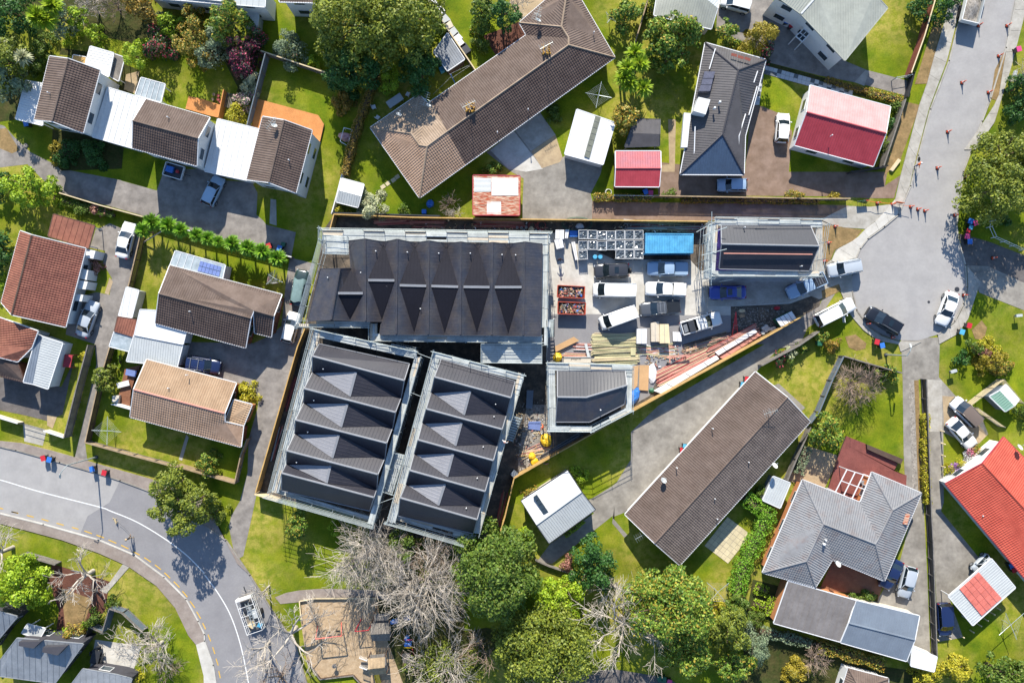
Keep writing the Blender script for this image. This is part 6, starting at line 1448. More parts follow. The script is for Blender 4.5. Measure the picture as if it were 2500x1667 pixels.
sticks('timber_stack', 'reddish pallets and boards at the north west corner of the site', 'timber stack', '11 1560,460', '11 1867,455', 18, .8, ['timber_pink', 'timber_red'], jit=.06, lay=3)
sticks('timber_stack', 'mixed boards under the hoarding behind the blue container', 'timber stack', '31 100,480', '31 800,520', 22, 1.0, ['timber_red', 'timber_tan', 'metal_pale', 'timber_grey'], jit=.08, lay=2)
sticks('timber_stack', 'red brown boards by the tan hoarding beside the western block', 'timber stack', '12 830,300', '12 740,590', 9, .5, ['timber_red', 'timber_dark'], jit=.03, lay=2)
sticks('timber_stack', 'orange red formwork lower down the tan hoarding', 'timber stack', '12 700,750', '12 600,1050', 9, .6, ['timber_red', 'timber_pink', 'metal_pale'], jit=.08, lay=2)
sticks('timber_stack', 'offcuts lying on the bare ground by the yellow bags', 'timber stack', '22 1010,1000', '22 1270,920', 13, 1.4, ['timber_pale', 'timber_pink', 'timber_new'], jit=.25, lay=2)
sticks('timber_stack', 'brown planks leaning along the fence near the garage lawn', 'timber stack', '22 870,1350', '23 800,120', 12, .8, ['timber_red', 'timber_tan', 'timber_dark'], jit=.05, lay=2)
sticks('timber_stack', 'mixed offcuts strewn below the white stacks in the yard', 'timber stack', 'T 60,500', 'T 560,520', 30, 1.3, ['timber_pale', 'timber_pink', 'white_wrap', 'timber_green'], jit=.25, lay=2)
sticks('timber_stack', 'grey metal lengths lying inside the diagonal fence', 'timber stack', '22 1210,1030', '22 1550,830', 16, 1.0, ['metal_grey', 'steel_dark', 'timber_grey'], jit=.04, lay=3)
o = thing('saw_horse', 'pink timber trestle bench on the asphalt near the diagonal fence', 'trestle', w1('T 620,600'))
for y in (575, 592): beam('top_rail', o, w1('T 465,%d' % y, .8), w1('T 755,%d' % (y - 25), .8), .1, .06, MATS['timber_pink'])
for x in (545, 690):
    for dx, dy in ((-20, 60), (20, 60), (-20, -20), (20, -20)): beam('leg', o, w1('T %d,580' % x, .78), w1('T %d,%d' % (x + dx, 585 + dy * .4), 0), .06, .06, MATS['timber_dark'])
beam('post', thing('loose_beam', 'single long pink beam lying beside the trestle bench', 'beam', w1('T 490,560')), w1('T 490,440', .1), w1('T 500,690', .1), .14, .1, MATS['timber_pink'])
# long white wrapped packs along the diagonal fence
def wrapped(label, s, h=.6, mat='white_wrap'):
    p = wp(s); c = sum(p, Vector()) / len(p); o = thing('wrapped_pack', label, 'timber pack', (c.x, c.y, 0))
    m = MB(); m.prism(p, .08, h); m.build('pack', MATS[mat], o); a, b, c2, d = p
    for t in (.2, .5, .8): beam('strap', o, a.lerp(b, t) + Z3 * (h + .012), d.lerp(c2, t) + Z3 * (h + .012), .05, .012, MATS['steel_dark'])
    return o
wrapped('long white wrapped pack at the lower end of the diagonal fence', 'T 285,1010 1075,560 1110,605 375,1045', .7)
wrapped('long white wrapped pack at the upper end of the diagonal fence', 'T 1060,520 1560,225 1590,265 1100,560', .75)
wrapped('pale pink topped pack against the upper diagonal fence', 'T 1120,585 1600,270 1640,310 1170,605', .5, 'timber_pink')
def pallet(label, s, h, mat='white_wrap', straps=True, name='pallet_stack', cat='pallet'):
    p = wp(s, h); c = sum(p, Vector()) / len(p); o = thing(name, label, cat, (c.x, c.y, 0))
    for i in range(5): t = (i + .5) / 5; beam('pallet_board', o, p[0].lerp(p[3], t) - Z3 * (h - .1), p[1].lerp(p[2], t) - Z3 * (h - .1), .12, .04, MATS['timber_tan'])
    m = MB(); m.prism(p, .14, h - .01); m.build('load', MATS[mat], o)
    m = MB(); m.prism([c + (q - c) * 1.02 for q in p], h - .01, h + .01); m.build('sheet', MATS[mat], o)
    if straps:
        beam('strap', o, p[0].lerp(p[1], .5) + Z3 * .02, p[3].lerp(p[2], .5) + Z3 * .02, .05, .012, MATS['metal_grey'])
    return o
pallet('square white wrapped pallet at the top left of the yard', 'Y 245,290 435,290 432,490 240,490', 1.3)
pallet('white sacks on a pallet behind the worker', 'Y 215,520 390,490 430,680 270,720', 1.3)
pallet('narrow white pack between the white pallet and the blue sheet', 'Y 465,285 548,285 520,475 455,475', .9)
pallet('bright blue sheeted stack left of the black bags', 'Y 560,310 742,310 735,440 558,440', .6, 'blue_plastic', False)
pallet('crumpled white sheets leaning on the black bags', 'Y 600,570 680,560 745,960 690,965', .8)
pallet('left white stack beside the green battens', 'T 78,225 205,225 200,410 76,410', 1.1)
pallet('white and tan stack between two white stacks by the dark ute', 'T 258,150 360,130 365,385 262,385', .9, 'plank_wood')
pallet('tall pale boxed stack right of the tan stack', 'T 370,165 482,165 498,405 372,405', 1.2, 'timber_pale')
pallet('low pale stack in front of the white ute with the ladder', 'T 535,262 645,265 648,382 540,380', .5)
pallet('pale timber pack below the low pale stack', 'T 0,470 60,470 60,560 0,560', .4, 'timber_green', False)
m = MB(); m.prism(wp('D 158,350 525,165 625,235 200,440'), .3, .42); m.thing('ply_sheet', MATS['cardboard'], 'large tan sheet lying askew by the corner stair', 'sheet')
m = MB(); m.prism(wp('T 105,685 230,685 215,1010 100,1000'), .2, .3); m.thing('ply_sheet', MATS['cardboard'], 'right of two long tan sheets beside the bent ridge house', 'sheet')
m = MB(); m.prism(wp('T 25,690 98,690 80,950 22,1010'), .15, .25); m.thing('ply_sheet', MATS['cardboard'], 'left of two long tan sheets beside the bent ridge house', 'sheet')
# upside down lettering on the white boarding by the corner house
o = thing('site_sign', 'white sign board with upside down black letters beside the yellow bag', 'sign', w1('D 590,570'))
q = wp('D 350,545 840,540 835,640 345,640', .9); m = MB(); m.prism(q, .0, .9); m.build('board', MATS['wall_cream'], o)
def letters(o, txt, p, size, mat, rz):
    cu = bpy.data.curves.new('lettering', 'FONT'); cu.body = txt; cu.size = size; cu.align_x = 'CENTER'; cu.align_y = 'CENTER'; cu.extrude = .004; cu.shear = .25
    t = bpy.data.objects.new('lettering', cu); COL.objects.link(t); bpy.context.view_layer.update()
    me = bpy.data.meshes.new_from_object(t.evaluated_get(bpy.context.evaluated_depsgraph_get())); bpy.data.objects.remove(t); me.materials.clear(); me.materials.append(MATS[mat])
    l = link('lettering', me, o); l.location = Vector(p) - rootloc(o); l.rotation_euler = (0, 0, rz)
p = w1('D 575,570', .91); letters(o, 'nuilind', (p.x, p.y, .915), .5, 'rubber', RD(180))
beam('edge', o, w1('D 350,540', .95), w1('D 840,535', .95), .12, .08, MATS['metal_pale']); beam('edge', o, w1('D 745,290', .3), w1('D 815,590', .6), .35, .06, MATS['metal_pale'])
def lump(name, label, cat, s, r, h, mat, n=10, sy=1.0, group=None, rz=0):
    p = w1(s); m = MB(); rings = [(1.0, 0), (1.08, .35), (.9, .75), (.5, .95), (.05, 1.0)]; vs = []
    for rr, z in rings:
        for i in range(n): t = 2 * math.pi * i / n; k = rr * r * random.uniform(.82, 1.15); x, y = k * math.cos(t), k * math.sin(t) * sy; vs.append((p.x + x * math.cos(rz) - y * math.sin(rz), p.y + x * math.sin(rz) + y * math.cos(rz), z * h * random.uniform(.9, 1.1)))
    m.add(vs, [(j * n + i, j * n + (i + 1) % n, (j + 1) * n + (i + 1) % n, (j + 1) * n + i) for j in range(4) for i in range(n)] + [list(range(4 * n, 5 * n))])
    return m.thing(name, MATS[mat], label, cat, group)
M('bag_yellow', 'f0c42a', .12, 1.5, 6.0, .5); M('tarp_blue', '3f86dc', .15, 1.5, 6.0, .4)
lump('builders_bag', 'yellow builders bag beside the white lettered board', 'bag', 'D 230,535', .62, .8, 'bag_yellow')
lump('builders_bag', 'yellow bag on the gravel strip below the blue sheet', 'bag', '22 1240,875', .72, .8, 'bag_yellow', sy=1.2)
lump('builders_bag', 'upper of two yellow bags at the fence corner', 'bag', '22 1115,1020', .5, .6, 'bag_yellow')
lump('builders_bag', 'lower of two yellow bags at the fence corner', 'bag', '22 1140,1068', .5, .6, 'bag_yellow')
m = MB(); q = wp('22 1085,705 1195,700 1190,785 1075,770'); m.prism(q, .05, .2); m.thing('sheet', MATS['panel_blue'], 'lilac blue sheet lying on the gravel strip beside the corner house', 'sheet')
m = MB(); m.prism(wp('22 1068,418 1128,418 1118,585 1060,580'), .05, .6); m.thing('steel_plate', MATS['metal_bluegrey'], 'long grey cover between the eastern block and the corner house', 'plate')
m = MB(); m.prism(wp('22 950,1135 1000,1180 960,1215 918,1170'), .05, 1.2); m.thing('crate', MATS['metal_bluegrey'], 'grey lilac box at the corner of the diagonal fence', 'box')
lump('tarpaulin', 'crumpled blue tarpaulin by the corner house scaffold', 'tarpaulin', 'D 1640,1230', .55, .5, 'tarp_blue', sy=2.0, rz=-.3)
lump('plastic_heap', 'crumpled white plastic beside the two long tan sheets', 'plastic', 'T 270,790', .55, .4, 'white_wrap', sy=2.3)
lump('plastic_heap', 'grey white plastic bundle in front of the hoarding by the blue sheet', 'plastic', 'Y 790,225', .5, .4, 'white_wrap')
lump('hose_heap', 'green tangled hose at the end of the white packs', 'hose', 'T 265,1010', .35, .3, 'green_plastic')
lump('concrete_ball', 'pale round lump among the pipe ends north of the big block', 'ball', '21 1108,525', .38, .7, 'timber_pale')
for i, s in enumerate(('21 980,510', '21 1020,512', '21 1062,508', '21 1040,535', '21 1150,540', '21 1187,542')):
    p = w1(s); m = MB(); m.lathe((p.x, p.y, 0), [(.16, 0), (.16, .5), (.11, .5), (.11, .1)], 10); m.thing('pipe_end', MATS['metal_pale'], 'short pale pipe on end north of the big block, %s from the left' % ('first', 'second', 'fourth', 'third', 'fifth', 'sixth')[i], 'pipe', 'pipe ends north of the big block')
def coil(label, s, r, mat, n=4, z=.1, e=1.0):
    p = w1(s); m = MB()
    for k in range(n):
        rr = r * (1 - .06 * k) ; pts = [Vector((p.x + rr * math.cos(t) + .05 * k, p.y + rr * e * math.sin(t), z + .05 * k + .02 * math.sin(3 * t))) for t in [2 * math.pi * i / 20 for i in range(21)]]; m.path(pts, .03, 4)
    return m.thing('hose_coil', MATS[mat], label, 'hose coil')
coil('larger red hose coil by the north hoarding', '21 1195,490', .62, 'timber_red'); coil('smaller red hose coil by the north hoarding', '21 1110,490', .5, 'timber_red')
coil('big green grey pipe coil leaning near the black bags', 'Y 720,170', 2.0, 'green_plastic', 2, .5, .45); coil('dark cable coil above the blue sheet', 'Y 730,160', 1.75, 'steel_dark', 2, .4, .4)
# red tripod, green bin, drums at the gate
o = thing('red_tripod', 'tall red folding tripod ladder on the dark ground behind the white ute', 'ladder', w1('31 1100,1480'))
for s in ('31 1072,1495', '31 1122,1475', '31 1100,1440'): pipe('leg', o, w1(s), w1('31 1108,1275', 1.9), .05, MATS['red_plastic'])
for t in (.25, .5, .75): beam('rung', o, w1('31 1072,1495').lerp(w1('31 1108,1275', 1.9), t), w1('31 1122,1475').lerp(w1('31 1108,1275', 1.9), t), .05, .05, MATS['red_plastic'])
o = thing('waste_bin', 'dark green box bin with a white lid against the diagonal fence', 'bin', w1('31 1555,1345'))
q = wp('31 1470,1340 1615,1268 1660,1335 1525,1418', 1.4); m = MB(); m.prism(q, .05, 1.36); m.build('body', MATS['green_plastic'], o); m = MB(); m.prism(q, 1.365, 1.42); m.build('lid', MATS['white_wrap'], o)
for t in (.25, .5, .75): beam('lid_strap', o, q[0].lerp(q[1], t) + Z3 * .04, q[3].lerp(q[2], t) + Z3 * .04, .04, .02, MATS['steel_dark'])
for i, s in enumerate(('31 1345,1465', '31 1375,1445', '31 1400,1430', '31 1425,1432', '31 1445,1425', '31 1350,1425', '31 1375,1408')):
    p = w1(s); m = MB(); m.lathe((p.x, p.y, 0), [(.24, 0), (.26, .45), (.26, .5), (.2, .52)], 12); m.thing('tub', MATS['metal_pale'], 'round pale tub beside the green box bin, %s one of the cluster' % ('lowest left', 'lower second', 'middle front', 'right front', 'rightmost', 'upper left', 'topmost')[i], 'tub', 'round tubs by the green bin')
for i, s in enumerate(('31 1160,1265 ', '31 1160,1310', '31 1480,1240')): lump('rubble_sack', ('upper pale sack beside the red tripod', 'lower pale sack beside the red tripod', 'red jerry can on the dark rubble near the gate')[i], ('sack', 'sack', 'can')[i], s, .4, .3, ('timber_pale', 'timber_tan', 'red_plastic')[i], sy=.6)
# gravel rubble heaps on the dirt
m = MB()
for i in range(700):
    p = w1('31 %f,%f' % (random.uniform(1080, 1560), random.uniform(1230, 1430))) if i < 350 else w1('22 %f,%f' % (random.uniform(960, 1270), random.uniform(500, 1120))); s = random.uniform(.05, .16); m.box((p.x, p.y, s * .4), s, s * random.uniform(.6, 1.2), s * .8, random.random() * 3)
tag(m.build('rubble', MATS['gravel']), kind='stuff')
m = MB(); mm = [MATS[k] for k in ('white_wrap', 'timber_pink', 'timber_pale', 'cardboard', 'steel_dark', 'timber_tan')]
for i in range(560):
    p = w1(random.choice(('T %f,%f' % (random.uniform(60, 800), random.uniform(440, 720)), '31 %f,%f' % (random.uniform(0, 800), random.uniform(480, 545)), '21 %f,%f' % (random.uniform(0, 1500), random.uniform(450, 530)), '22 %f,%f' % (random.uniform(960, 1280), random.uniform(600, 1100)), 'T %f,%f' % (random.uniform(200, 1000), random.uniform(430, 600)))))
    m.mat(random.choice(mm)); m.box((p.x, p.y, .13), random.uniform(.08, .5), random.uniform(.05, .15), .03, random.random() * 3)
tag(m.build('site_litter', None), kind='stuff')
# ---- wheelie bins
def bin_(s, lid, label, small=False, rz=0.0):
    p = w1(s, .5); k = .8 if small else 1.0; o = thing('wheelie_bin', label, 'wheelie bin', (0, 0, 0), 'wheelie bins'); h = .95 * k; w = .29 * k
    m = MB(); m.add([(-w * .8, -w * .85, .05), (w * .8, -w * .85, .05), (w * .8, w * .85, .05), (-w * .8, w * .85, .05), (-w, -w * 1.1, h), (w, -w * 1.1, h), (w, w * 1.1, h), (-w, w * 1.1, h)], [(3, 2, 1, 0), (4, 5, 6, 7), (0, 1, 5, 4), (1, 2, 6, 5), (2, 3, 7, 6), (3, 0, 4, 7)]); m.build('body', MATS['black_plastic' if lid != 'green_plastic' else lid], o)
    m = MB(); m.prism([(-w * 1.05, -w * 1.2, 0), (w * 1.05, -w * 1.2, 0), (w * 1.1, 0, 0), (w * 1.05, w * 1.2, 0), (-w * 1.05, w * 1.2, 0)], h, h + .06); l = m.build('lid', MATS[lid], o)
    m = MB(); m.tube((-w * .8, w * 1.25, h - .03), (w * .8, w * 1.25, h - .03), .02); m.build('handle', MATS['black_plastic'], l)
    for q in (-1, 1): m = MB(); m.tube((q * w * .8, w * .95, .1), (q * w * 1.0, w * .95, .1), .1, n=10); m.build('wheel', MATS['rubber'], o)
    o.location = (p.x, p.y, 0); o.rotation_euler = (0, 0, rz)
R_, B_, C_, P_, G_ = 'red_plastic', 'blue_plastic', 'cyan_plastic', 'pink_plastic', 'green_plastic'
for s, l, t in (('02 412,1035', R_, 'red lidded bin left of a blue one at the kerb by the narrow drive'), ('02 467,1048', B_, 'blue lidded bin right of a red one at the kerb by the narrow drive'), ('02 855,1132', B_, 'blue lidded bin at the kerb under the street lamp'), ('02 965,1167', R_, 'red lidded bin at the kerb under the street lamp'),
    ('41 1362,453', B_, 'uppermost blue lidded bin in the shaded row right of the turning circle'), ('41 1408,468', P_, 'pink lidded bin next to the uppermost blue bin in the shaded row'), ('41 1372,507', C_, 'small cyan lidded bin in the shaded row right of the turning circle'), ('41 1350,540', R_, 'red lidded bin below the small cyan one in the shaded row'), ('41 1332,590', P_, 'pink lidded bin above the lowest blue bin in the shaded row'), ('41 1355,638', B_, 'lowest blue lidded bin in the shaded row right of the turning circle'),
    ('41 1350,1400', R_, 'red lidded bin on the lawn below the white saloon at the turning circle'), ('41 1285,1457', C_, 'pale blue lidded bin below the white saloon at the turning circle'), ('41 512,1548', R_, 'red lidded bin at the foot of the turning circle behind the black off-roader'), ('42 560,12', B_, 'blue lidded bin at the foot of the turning circle behind the black off-roader'),
    ('40 1800,460', P_, 'pink lidded bin on the right verge near the top of the road'), ('40 1728,817', P_, 'pink lidded bin under the bare tree on the right verge'), ('32 1200,318', R_, 'red lidded bin at the upper corner of the long tiled house'), ('32 1162,368', C_, 'pale blue lidded bin at the upper corner of the long tiled house'), ('32 638,930', C_, 'pale blue lidded bin at the middle of the long tiled house wall'), ('32 612,962', R_, 'red lidded bin at the middle of the long tiled house wall'),
    ('11 592,678', R_, 'red lidded bin by the white capped fence on the townhouse drive'), ('11 690,698', B_, 'blue lidded bin by the white capped fence on the townhouse drive'), ('11 718,662', G_, 'small green bin behind the blue one on the townhouse drive'), ('33 405,1515', G_, 'left green bin in the shade at the bottom edge'), ('33 445,1522', G_, 'right green bin in the shade at the bottom edge'), ('33 495,1545', P_, 'pink lidded bin in the shade at the bottom edge'),
    ('31 280,187', B_, 'blue lidded bin behind the pink and red shed'), ('31 325,197', P_, 'pink lidded bin behind the pink and red shed'), ('43 1735,492', B_, 'blue lidded bin in the shade of the bright red roof'), ('43 1757,527', R_, 'red lidded bin in the shade of the bright red roof'), ('00 257,1137', B_, 'blue lidded bin at the foot of the white ribbed carport'),
    ('30 1562,207', B_, 'blue lidded bin by the large grey roofed house wall'), ('30 1602,243', R_, 'red lidded bin by the large grey roofed house wall'), ('32 1860,-10', G_, 'dark green bin beside the round shrubs')):
    bin_(s, l, t, small='small' in t, rz=random.uniform(-.4, .4))
# ---- traffic cones
def cone(s, label, group='orange traffic cones'):
    p = w1(s, .3); o = thing('traffic_cone', label, 'traffic cone', (0, 0, 0), group)
    m = MB(); m.box((0, 0, .03), .46, .46, .06); m.build('base', MATS['rubber'], o)
    m = MB(); m.lathe((0, 0, .06), [(.19, 0), (.045, .78), (.04, .86), (.06, .87), (.06, .95), (.02, .97)], 10); b_ = m.build('body', MATS['orange_plastic'], o)
    m = MB(); m.lathe((0, 0, .06), [(.133, .33), (.105, .47)], 10); m.build('white_band', MATS['paint_white'], b_)
    o.location = (p.x, p.y, 0)
for s, t in (('40 1462,230', 'traffic cone beside the tail of the tip truck'), ('40 1722,232', 'traffic cone on the right path level with the tip truck'), ('40 1646,508', 'second traffic cone down the right edge of the road'), ('40 1310,752', 'traffic cone in mid road below the tip truck'), ('40 1553,840', 'third traffic cone down the right edge of the road'), ('40 1180,1200', 'traffic cone in mid road above the road worker'), ('40 1086,1530', 'traffic cone level with the road worker'),
    ('41 1338,40', 'traffic cone at the upper left of the big olive tree'), ('41 1246,392', 'traffic cone at the kerb below the big olive tree'), ('41 538,282', 'cone at the grass end of the barrier tape'), ('41 672,292', 'cone in the middle of the barrier tape on the footpath'), ('41 842,315', 'leftmost of the three cones across the road mouth'), ('41 908,337', 'middle of the three cones across the road mouth'), ('41 972,352', 'rightmost of the three cones across the road mouth'), ('41 1326,1122', 'cone beside the white saloon on the right of the turning circle'),
    ('41 446,1382', 'pinkish cone beside the front of the black off-roader'), ('41 672,1507', 'pinkish cone beside the tail of the black off-roader'), ('41 1593,782', 'cone in the shaded drive right of the turning circle'), ('41 152,495', 'orange barrier foot at the top of the site gate fence'), ('41 92,645', 'orange barrier foot in the middle of the site gate fence'), ('41 55,812', 'orange barrier foot at the bottom of the site gate fence')): cone(s, t)
m = MB(); m.path([w1(s, .95 - .12 * (i % 2)) for i, s in enumerate(('41 430,262', '41 485,272', '41 540,278', '41 608,285', '41 674,288', '41 760,305', '41 844,310'))], .03, 4); m.thing('barrier_tape', MATS['hiviz'], 'orange barrier tape strung between the cones and the footpath', 'tape')
def sign(label, s, rz, w, h, mat, z=.4):
    p = w1(s); o = thing('road_sign', label, 'road sign', (0, 0, 0)); m = MB(); m.box((0, 0, z + h / 2), .04, w, h); m.build('panel', MATS[mat], o)
    for k in (-1, 1): m = MB(); m.tube((.15, k * w * .3, 0), (0, k * w * .3, z + h), .02); m.tube((-.15, k * w * .3, 0), (0, k * w * .3, z + h), .02); m.build('leg', MATS['galv'], o)
    o.location = (p.x, p.y, 0); o.rotation_euler = (0, 0, rz)
sign('orange road works sign on the footpath by the barrier tape', '41 705,290', RD(80), 1.0, .8, 'hiviz'); sign('green sign by the grass end of the barrier tape', '41 365,275', RD(95), .9, .6, 'green_plastic'); sign('red sign next to the green one by the barrier tape', '41 410,268', RD(95), .5, .6, 'red_plastic')
m = MB(); m.prism(wp('40 635,1555 710,1452 735,1468 660,1568', .0), .05, .35); m.thing('barrier_board', MATS['timber_pale'], 'pale striped board lying on the bare verge beside the road worker', 'board')
def lamp(label, base, tip, h):
    p = w1(base); t = w1(tip, h + .2); o = thing('street_lamp', label, 'street lamp', p, 'street lamps'); top = Vector((p.x, p.y, h))
    m = MB(); m.tube(p, top, .11, .07, n=8); m.build('pole', MATS['galv'], o); m = MB(); m.tube(p, p + Z3 * .1, .25, n=10); m.build('base_plate', MATS['steel_dark'], o)
    pts = [top, top.lerp(t, .5) + Z3 * .25, top.lerp(t, .85) + Z3 * .2, t]; m = MB(); m.path(pts, .05, 6); m.build('arm', MATS['galv'], o)
    d = (t - pts[2]).normalized(); m = MB(); m.beam(t - d * .15, t + d * .55, .22, .1); m.build('lamp_head', MATS['metal_pale'], o)
lamp('tall grey street lamp leaning over the bend of the left road', '02 880,1028', '02 548,1195', 6.6); lamp('street lamp reaching over the shared drive below the turning circle', '42 607,97', '42 835,25', 5.4)
# letterboxes, clothes lines, garden furniture
def letterbox(label, s, rz=0, mat='metal_pale'):
    p = w1(s); o = thing('letterbox', label, 'letterbox', p); beam('post', o, p, p + Z3 * .8, .1, .1, MATS['timber_grey']); cube('box', o, p + Z3 * .95, .8, .35, .35, MATS[mat], rz)
letterbox('long white letterbox on the lawn right of the shared drive', '42 1185,245', .3); letterbox('small white letterbox on the lawn right of the turning circle', '41 1775,1310', .1); letterbox('white utility box on the right verge under the bare tree', '40 1740,700', 1.3)
def clothesline(label, c, ends, h=1.8, laundry=()):
    p = w1(c, 0); E = wp(ends, h); q = sum(E, Vector()) / len(E); o = thing('clothes_line', label, 'clothes line', (q.x, q.y, 0), 'rotary clothes lines'); p = Vector((q.x, q.y, 0))
    pipe('pole', o, p, p + Z3 * (h + .05), .04, MATS['galv'])
    for e in E: pipe('arm', o, p + Z3 * (h - .12), e, .035, MATS['galv'])
    m = MB()
    for t in (.45, .6, .75, .9):
        for i in range(len(E)): m.tube((p + Z3 * (h - .1)).lerp(E[i], t), (p + Z3 * (h - .1)).lerp(E[(i + 1) % len(E)], t), .009, n=3, cap=False)
    m.build('lines', MATS['metal_pale'], o)
    for i, mt in laundry:
        a = (p + Z3 * h).lerp(E[i], .9); b = (p + Z3 * h).lerp(E[(i + 1) % len(E)], .9); d = (b - a).normalized(); m = MB(); c0 = a.lerp(b, .5); m.box((c0.x, c0.y, h - .4), .7, .06, .7, math.atan2(d.y, d.x)); m.thing('laundry', MATS[mt], mt.replace('cloth_white', 'white').replace('timber_pink', 'pink') + ' washing hanging on the clothes line behind the conservatory', 'washing', 'washing on the line')
clothesline('rotary clothes line on the shaded lawn above the white ribbed garage', '20 1720,870', '20 1750,745 1840,892 1700,985 1603,848'); clothesline('rotary clothes line on the front lawn of the tan tiled house', '02 972,790', '02 980,657 1105,800 975,920 835,785')
clothesline('rotary clothes line at the bottom of the long tiled house lawn', '33 945,740', '33 1045,655 1018,835 870,825 842,650'); clothesline('rotary clothes line hung with washing behind the conservatory', '11 620,960', '11 640,890 710,1005 560,1025 575,930', laundry=((1, 'cloth_white'), (2, 'timber_pink')))
clothesline('clothes line with a thin shadow on the lawn at the far right', '43 1720,1060', '43 1640,1130 1700,930 1800,1170 1867,930', 1.9); clothesline('clothes line on the lawn beside the brown tiled wing at the top', '20 1845,150', '20 1800,215 1867,130 1880,200 1790,110', 1.9)
def chairset(label, s, mt, tmat, n=4, r=.9, rx=.5, ry=.9, rz=0.5):
    p = w1(s); o = thing('garden_table', label, 'table', (0, 0, 0)); m = MB(); m.box((0, 0, .72), ry * 2, rx * 2, .05); m.build('tabletop', MATS[tmat], o)
    for a in (-1, 1):
        for b in (-1, 1): m = MB(); m.box((a * ry * .85, b * rx * .85, .35), .06, .06, .7); m.build('leg', MATS[mt], o)
    o.location = p; o.rotation_euler = (0, 0, rz); return o
def chair(label, s, mat, rz, group=None):
    p = w1(s); o = thing('garden_chair', label, 'chair', (0, 0, 0), group); m = MB(); m.box((0, 0, .42), .5, .5, .05); m.build('seat', MATS[mat], o); m = MB(); m.box((-.25, 0, .68), .05, .5, .5); m.build('backrest', MATS[mat], o)
    for a in (-1, 1):
        for b in (-1, 1): m = MB(); m.box((a * .21, b * .21, .2), .05, .05, .4); m.build('leg', MATS[mat], o)
    o.location = p; o.rotation_euler = (0, 0, rz)
chairset('long pale blue garden table in the shade behind the brown tiled house', '10 1740,935', 'frame_white', 'metal_pale', rx=.5, ry=1.1, rz=.6)
chair('white chair left of the pale blue garden table', '10 1545,985', 'frame_white', .3); chair('white chair below the pale blue garden table', '10 1580,1080', 'frame_white', 1.0); chair('white chair at the right of the pale blue garden table', '10 1855,870', 'frame_white', 2.6)
chairset('dark outdoor table on the pale patio at the bottom left', '03 895,1310', 'steel_dark', 'steel_dark', rx=.55, ry=.9, rz=1.35)
for i, (s, r) in enumerate((('03 870,1275', 0), ('03 945,1300', 3), ('03 930,1350', 3), ('03 920,1235', -1.6))): chair(('dark chair on the left of the patio table', 'dark chair on the upper right of the patio table', 'dark chair on the lower right of the patio table', 'dark chair at the head of the patio table')[i], s, 'steel_dark', r, 'chairs round the patio table')
chairset('slatted white bench on the brown deck of the tan tiled house', '02 1148,362', 'frame_white', 'frame_white', rx=.35, ry=.8, rz=.25)
chairset('blue black table on the brown deck of the tan tiled house', '02 1220,260', 'steel_dark', 'panel_blue', rx=.4, ry=.7, rz=-.2)
m = MB(); m.prism(wp('02 1010,548 1190,598 1188,575 1070,540', .9), .4, .95); m.thing('deck_screen', MATS['frame_white'], 'white screen wall round the corner of the brown deck', 'screen')
m = MB(); m.prism(wp('02 1025,470 1088,466 1075,535 1020,530', .9), .4, .9); m.thing('deck_bench', MATS['wall_cream'], 'cream bench in the corner of the white deck screen', 'bench')
m = MB(); m.prism(wp('42 410,905 740,1040 720,1085 415,950'), .3, .75); m.thing('planter_box', MATS['timber_dark'], 'long dark planter box at the edge of the maroon deck', 'planter')
o = thing('garden_bench', 'slatted timber seat against the orange garden screen', 'bench', w1('10 225,920')); A, B, Cc, D = wp('10 200,845 268,860 240,990 172,975', .45)
for t in (.1, .3, .5, .7, .9): beam('slat', o, A.lerp(B, t), D.lerp(Cc, t), .09, .04, MATS['timber_grey'])
for p in (A, B, Cc, D): beam('leg', o, (p.x, p.y, 0), (p.x, p.y, .43), .06, .06, MATS['timber_dark'])
m = MB(); m.beam(w1('10 190,835', .75), w1('10 140,1080', .75), .12, 1.5); m.thing('garden_screen', MATS['deck_orange'], 'bright orange timber screen beside the pale orange deck', 'screen')
for i, s in enumerate(('10 90,870', '10 80,915', '10 130,880', '10 130,915', '10 150,935')): p = w1(s); m = MB(); m.lathe((p.x, p.y, 0), [(.14, 0), (.2, .35), (.17, .35), (.15, .3)], 10); m.thing('plant_pot', MATS['timber_tan' if i < 2 else 'timber_red'], '%s clay pot in the group beside the slatted seat' % ('upper left pale', 'lower left pale', 'upper right red', 'middle right red', 'lowest red')[i], 'pot', 'pots by the slatted seat')
o = thing('trampoline_frame', 'small white greenhouse frame with pink cloth by the thin white fence', 'frame', w1('10 1290,1250')); q = wp('10 1268,1165 1345,1185 1300,1330 1235,1290', 1.2)
for i in range(4): beam('rail', o, q[i], q[(i + 1) % 4], .06, .06, MATS['frame_white']); beam('post', o, (q[i].x, q[i].y, 0), q[i], .06, .06, MATS['frame_white'])
lump('cloth_heap', 'pale pink cloth heaped inside the small white frame', 'cloth', '10 1290,1255', .55, .8, 'metal_pinkpale', sy=1.6, rz=1.3)
lump('rock', 'boulder in the corner of the lawn below the white ribbed carport', 'rock', '00 240,1330', .3, .2, 'gravel')
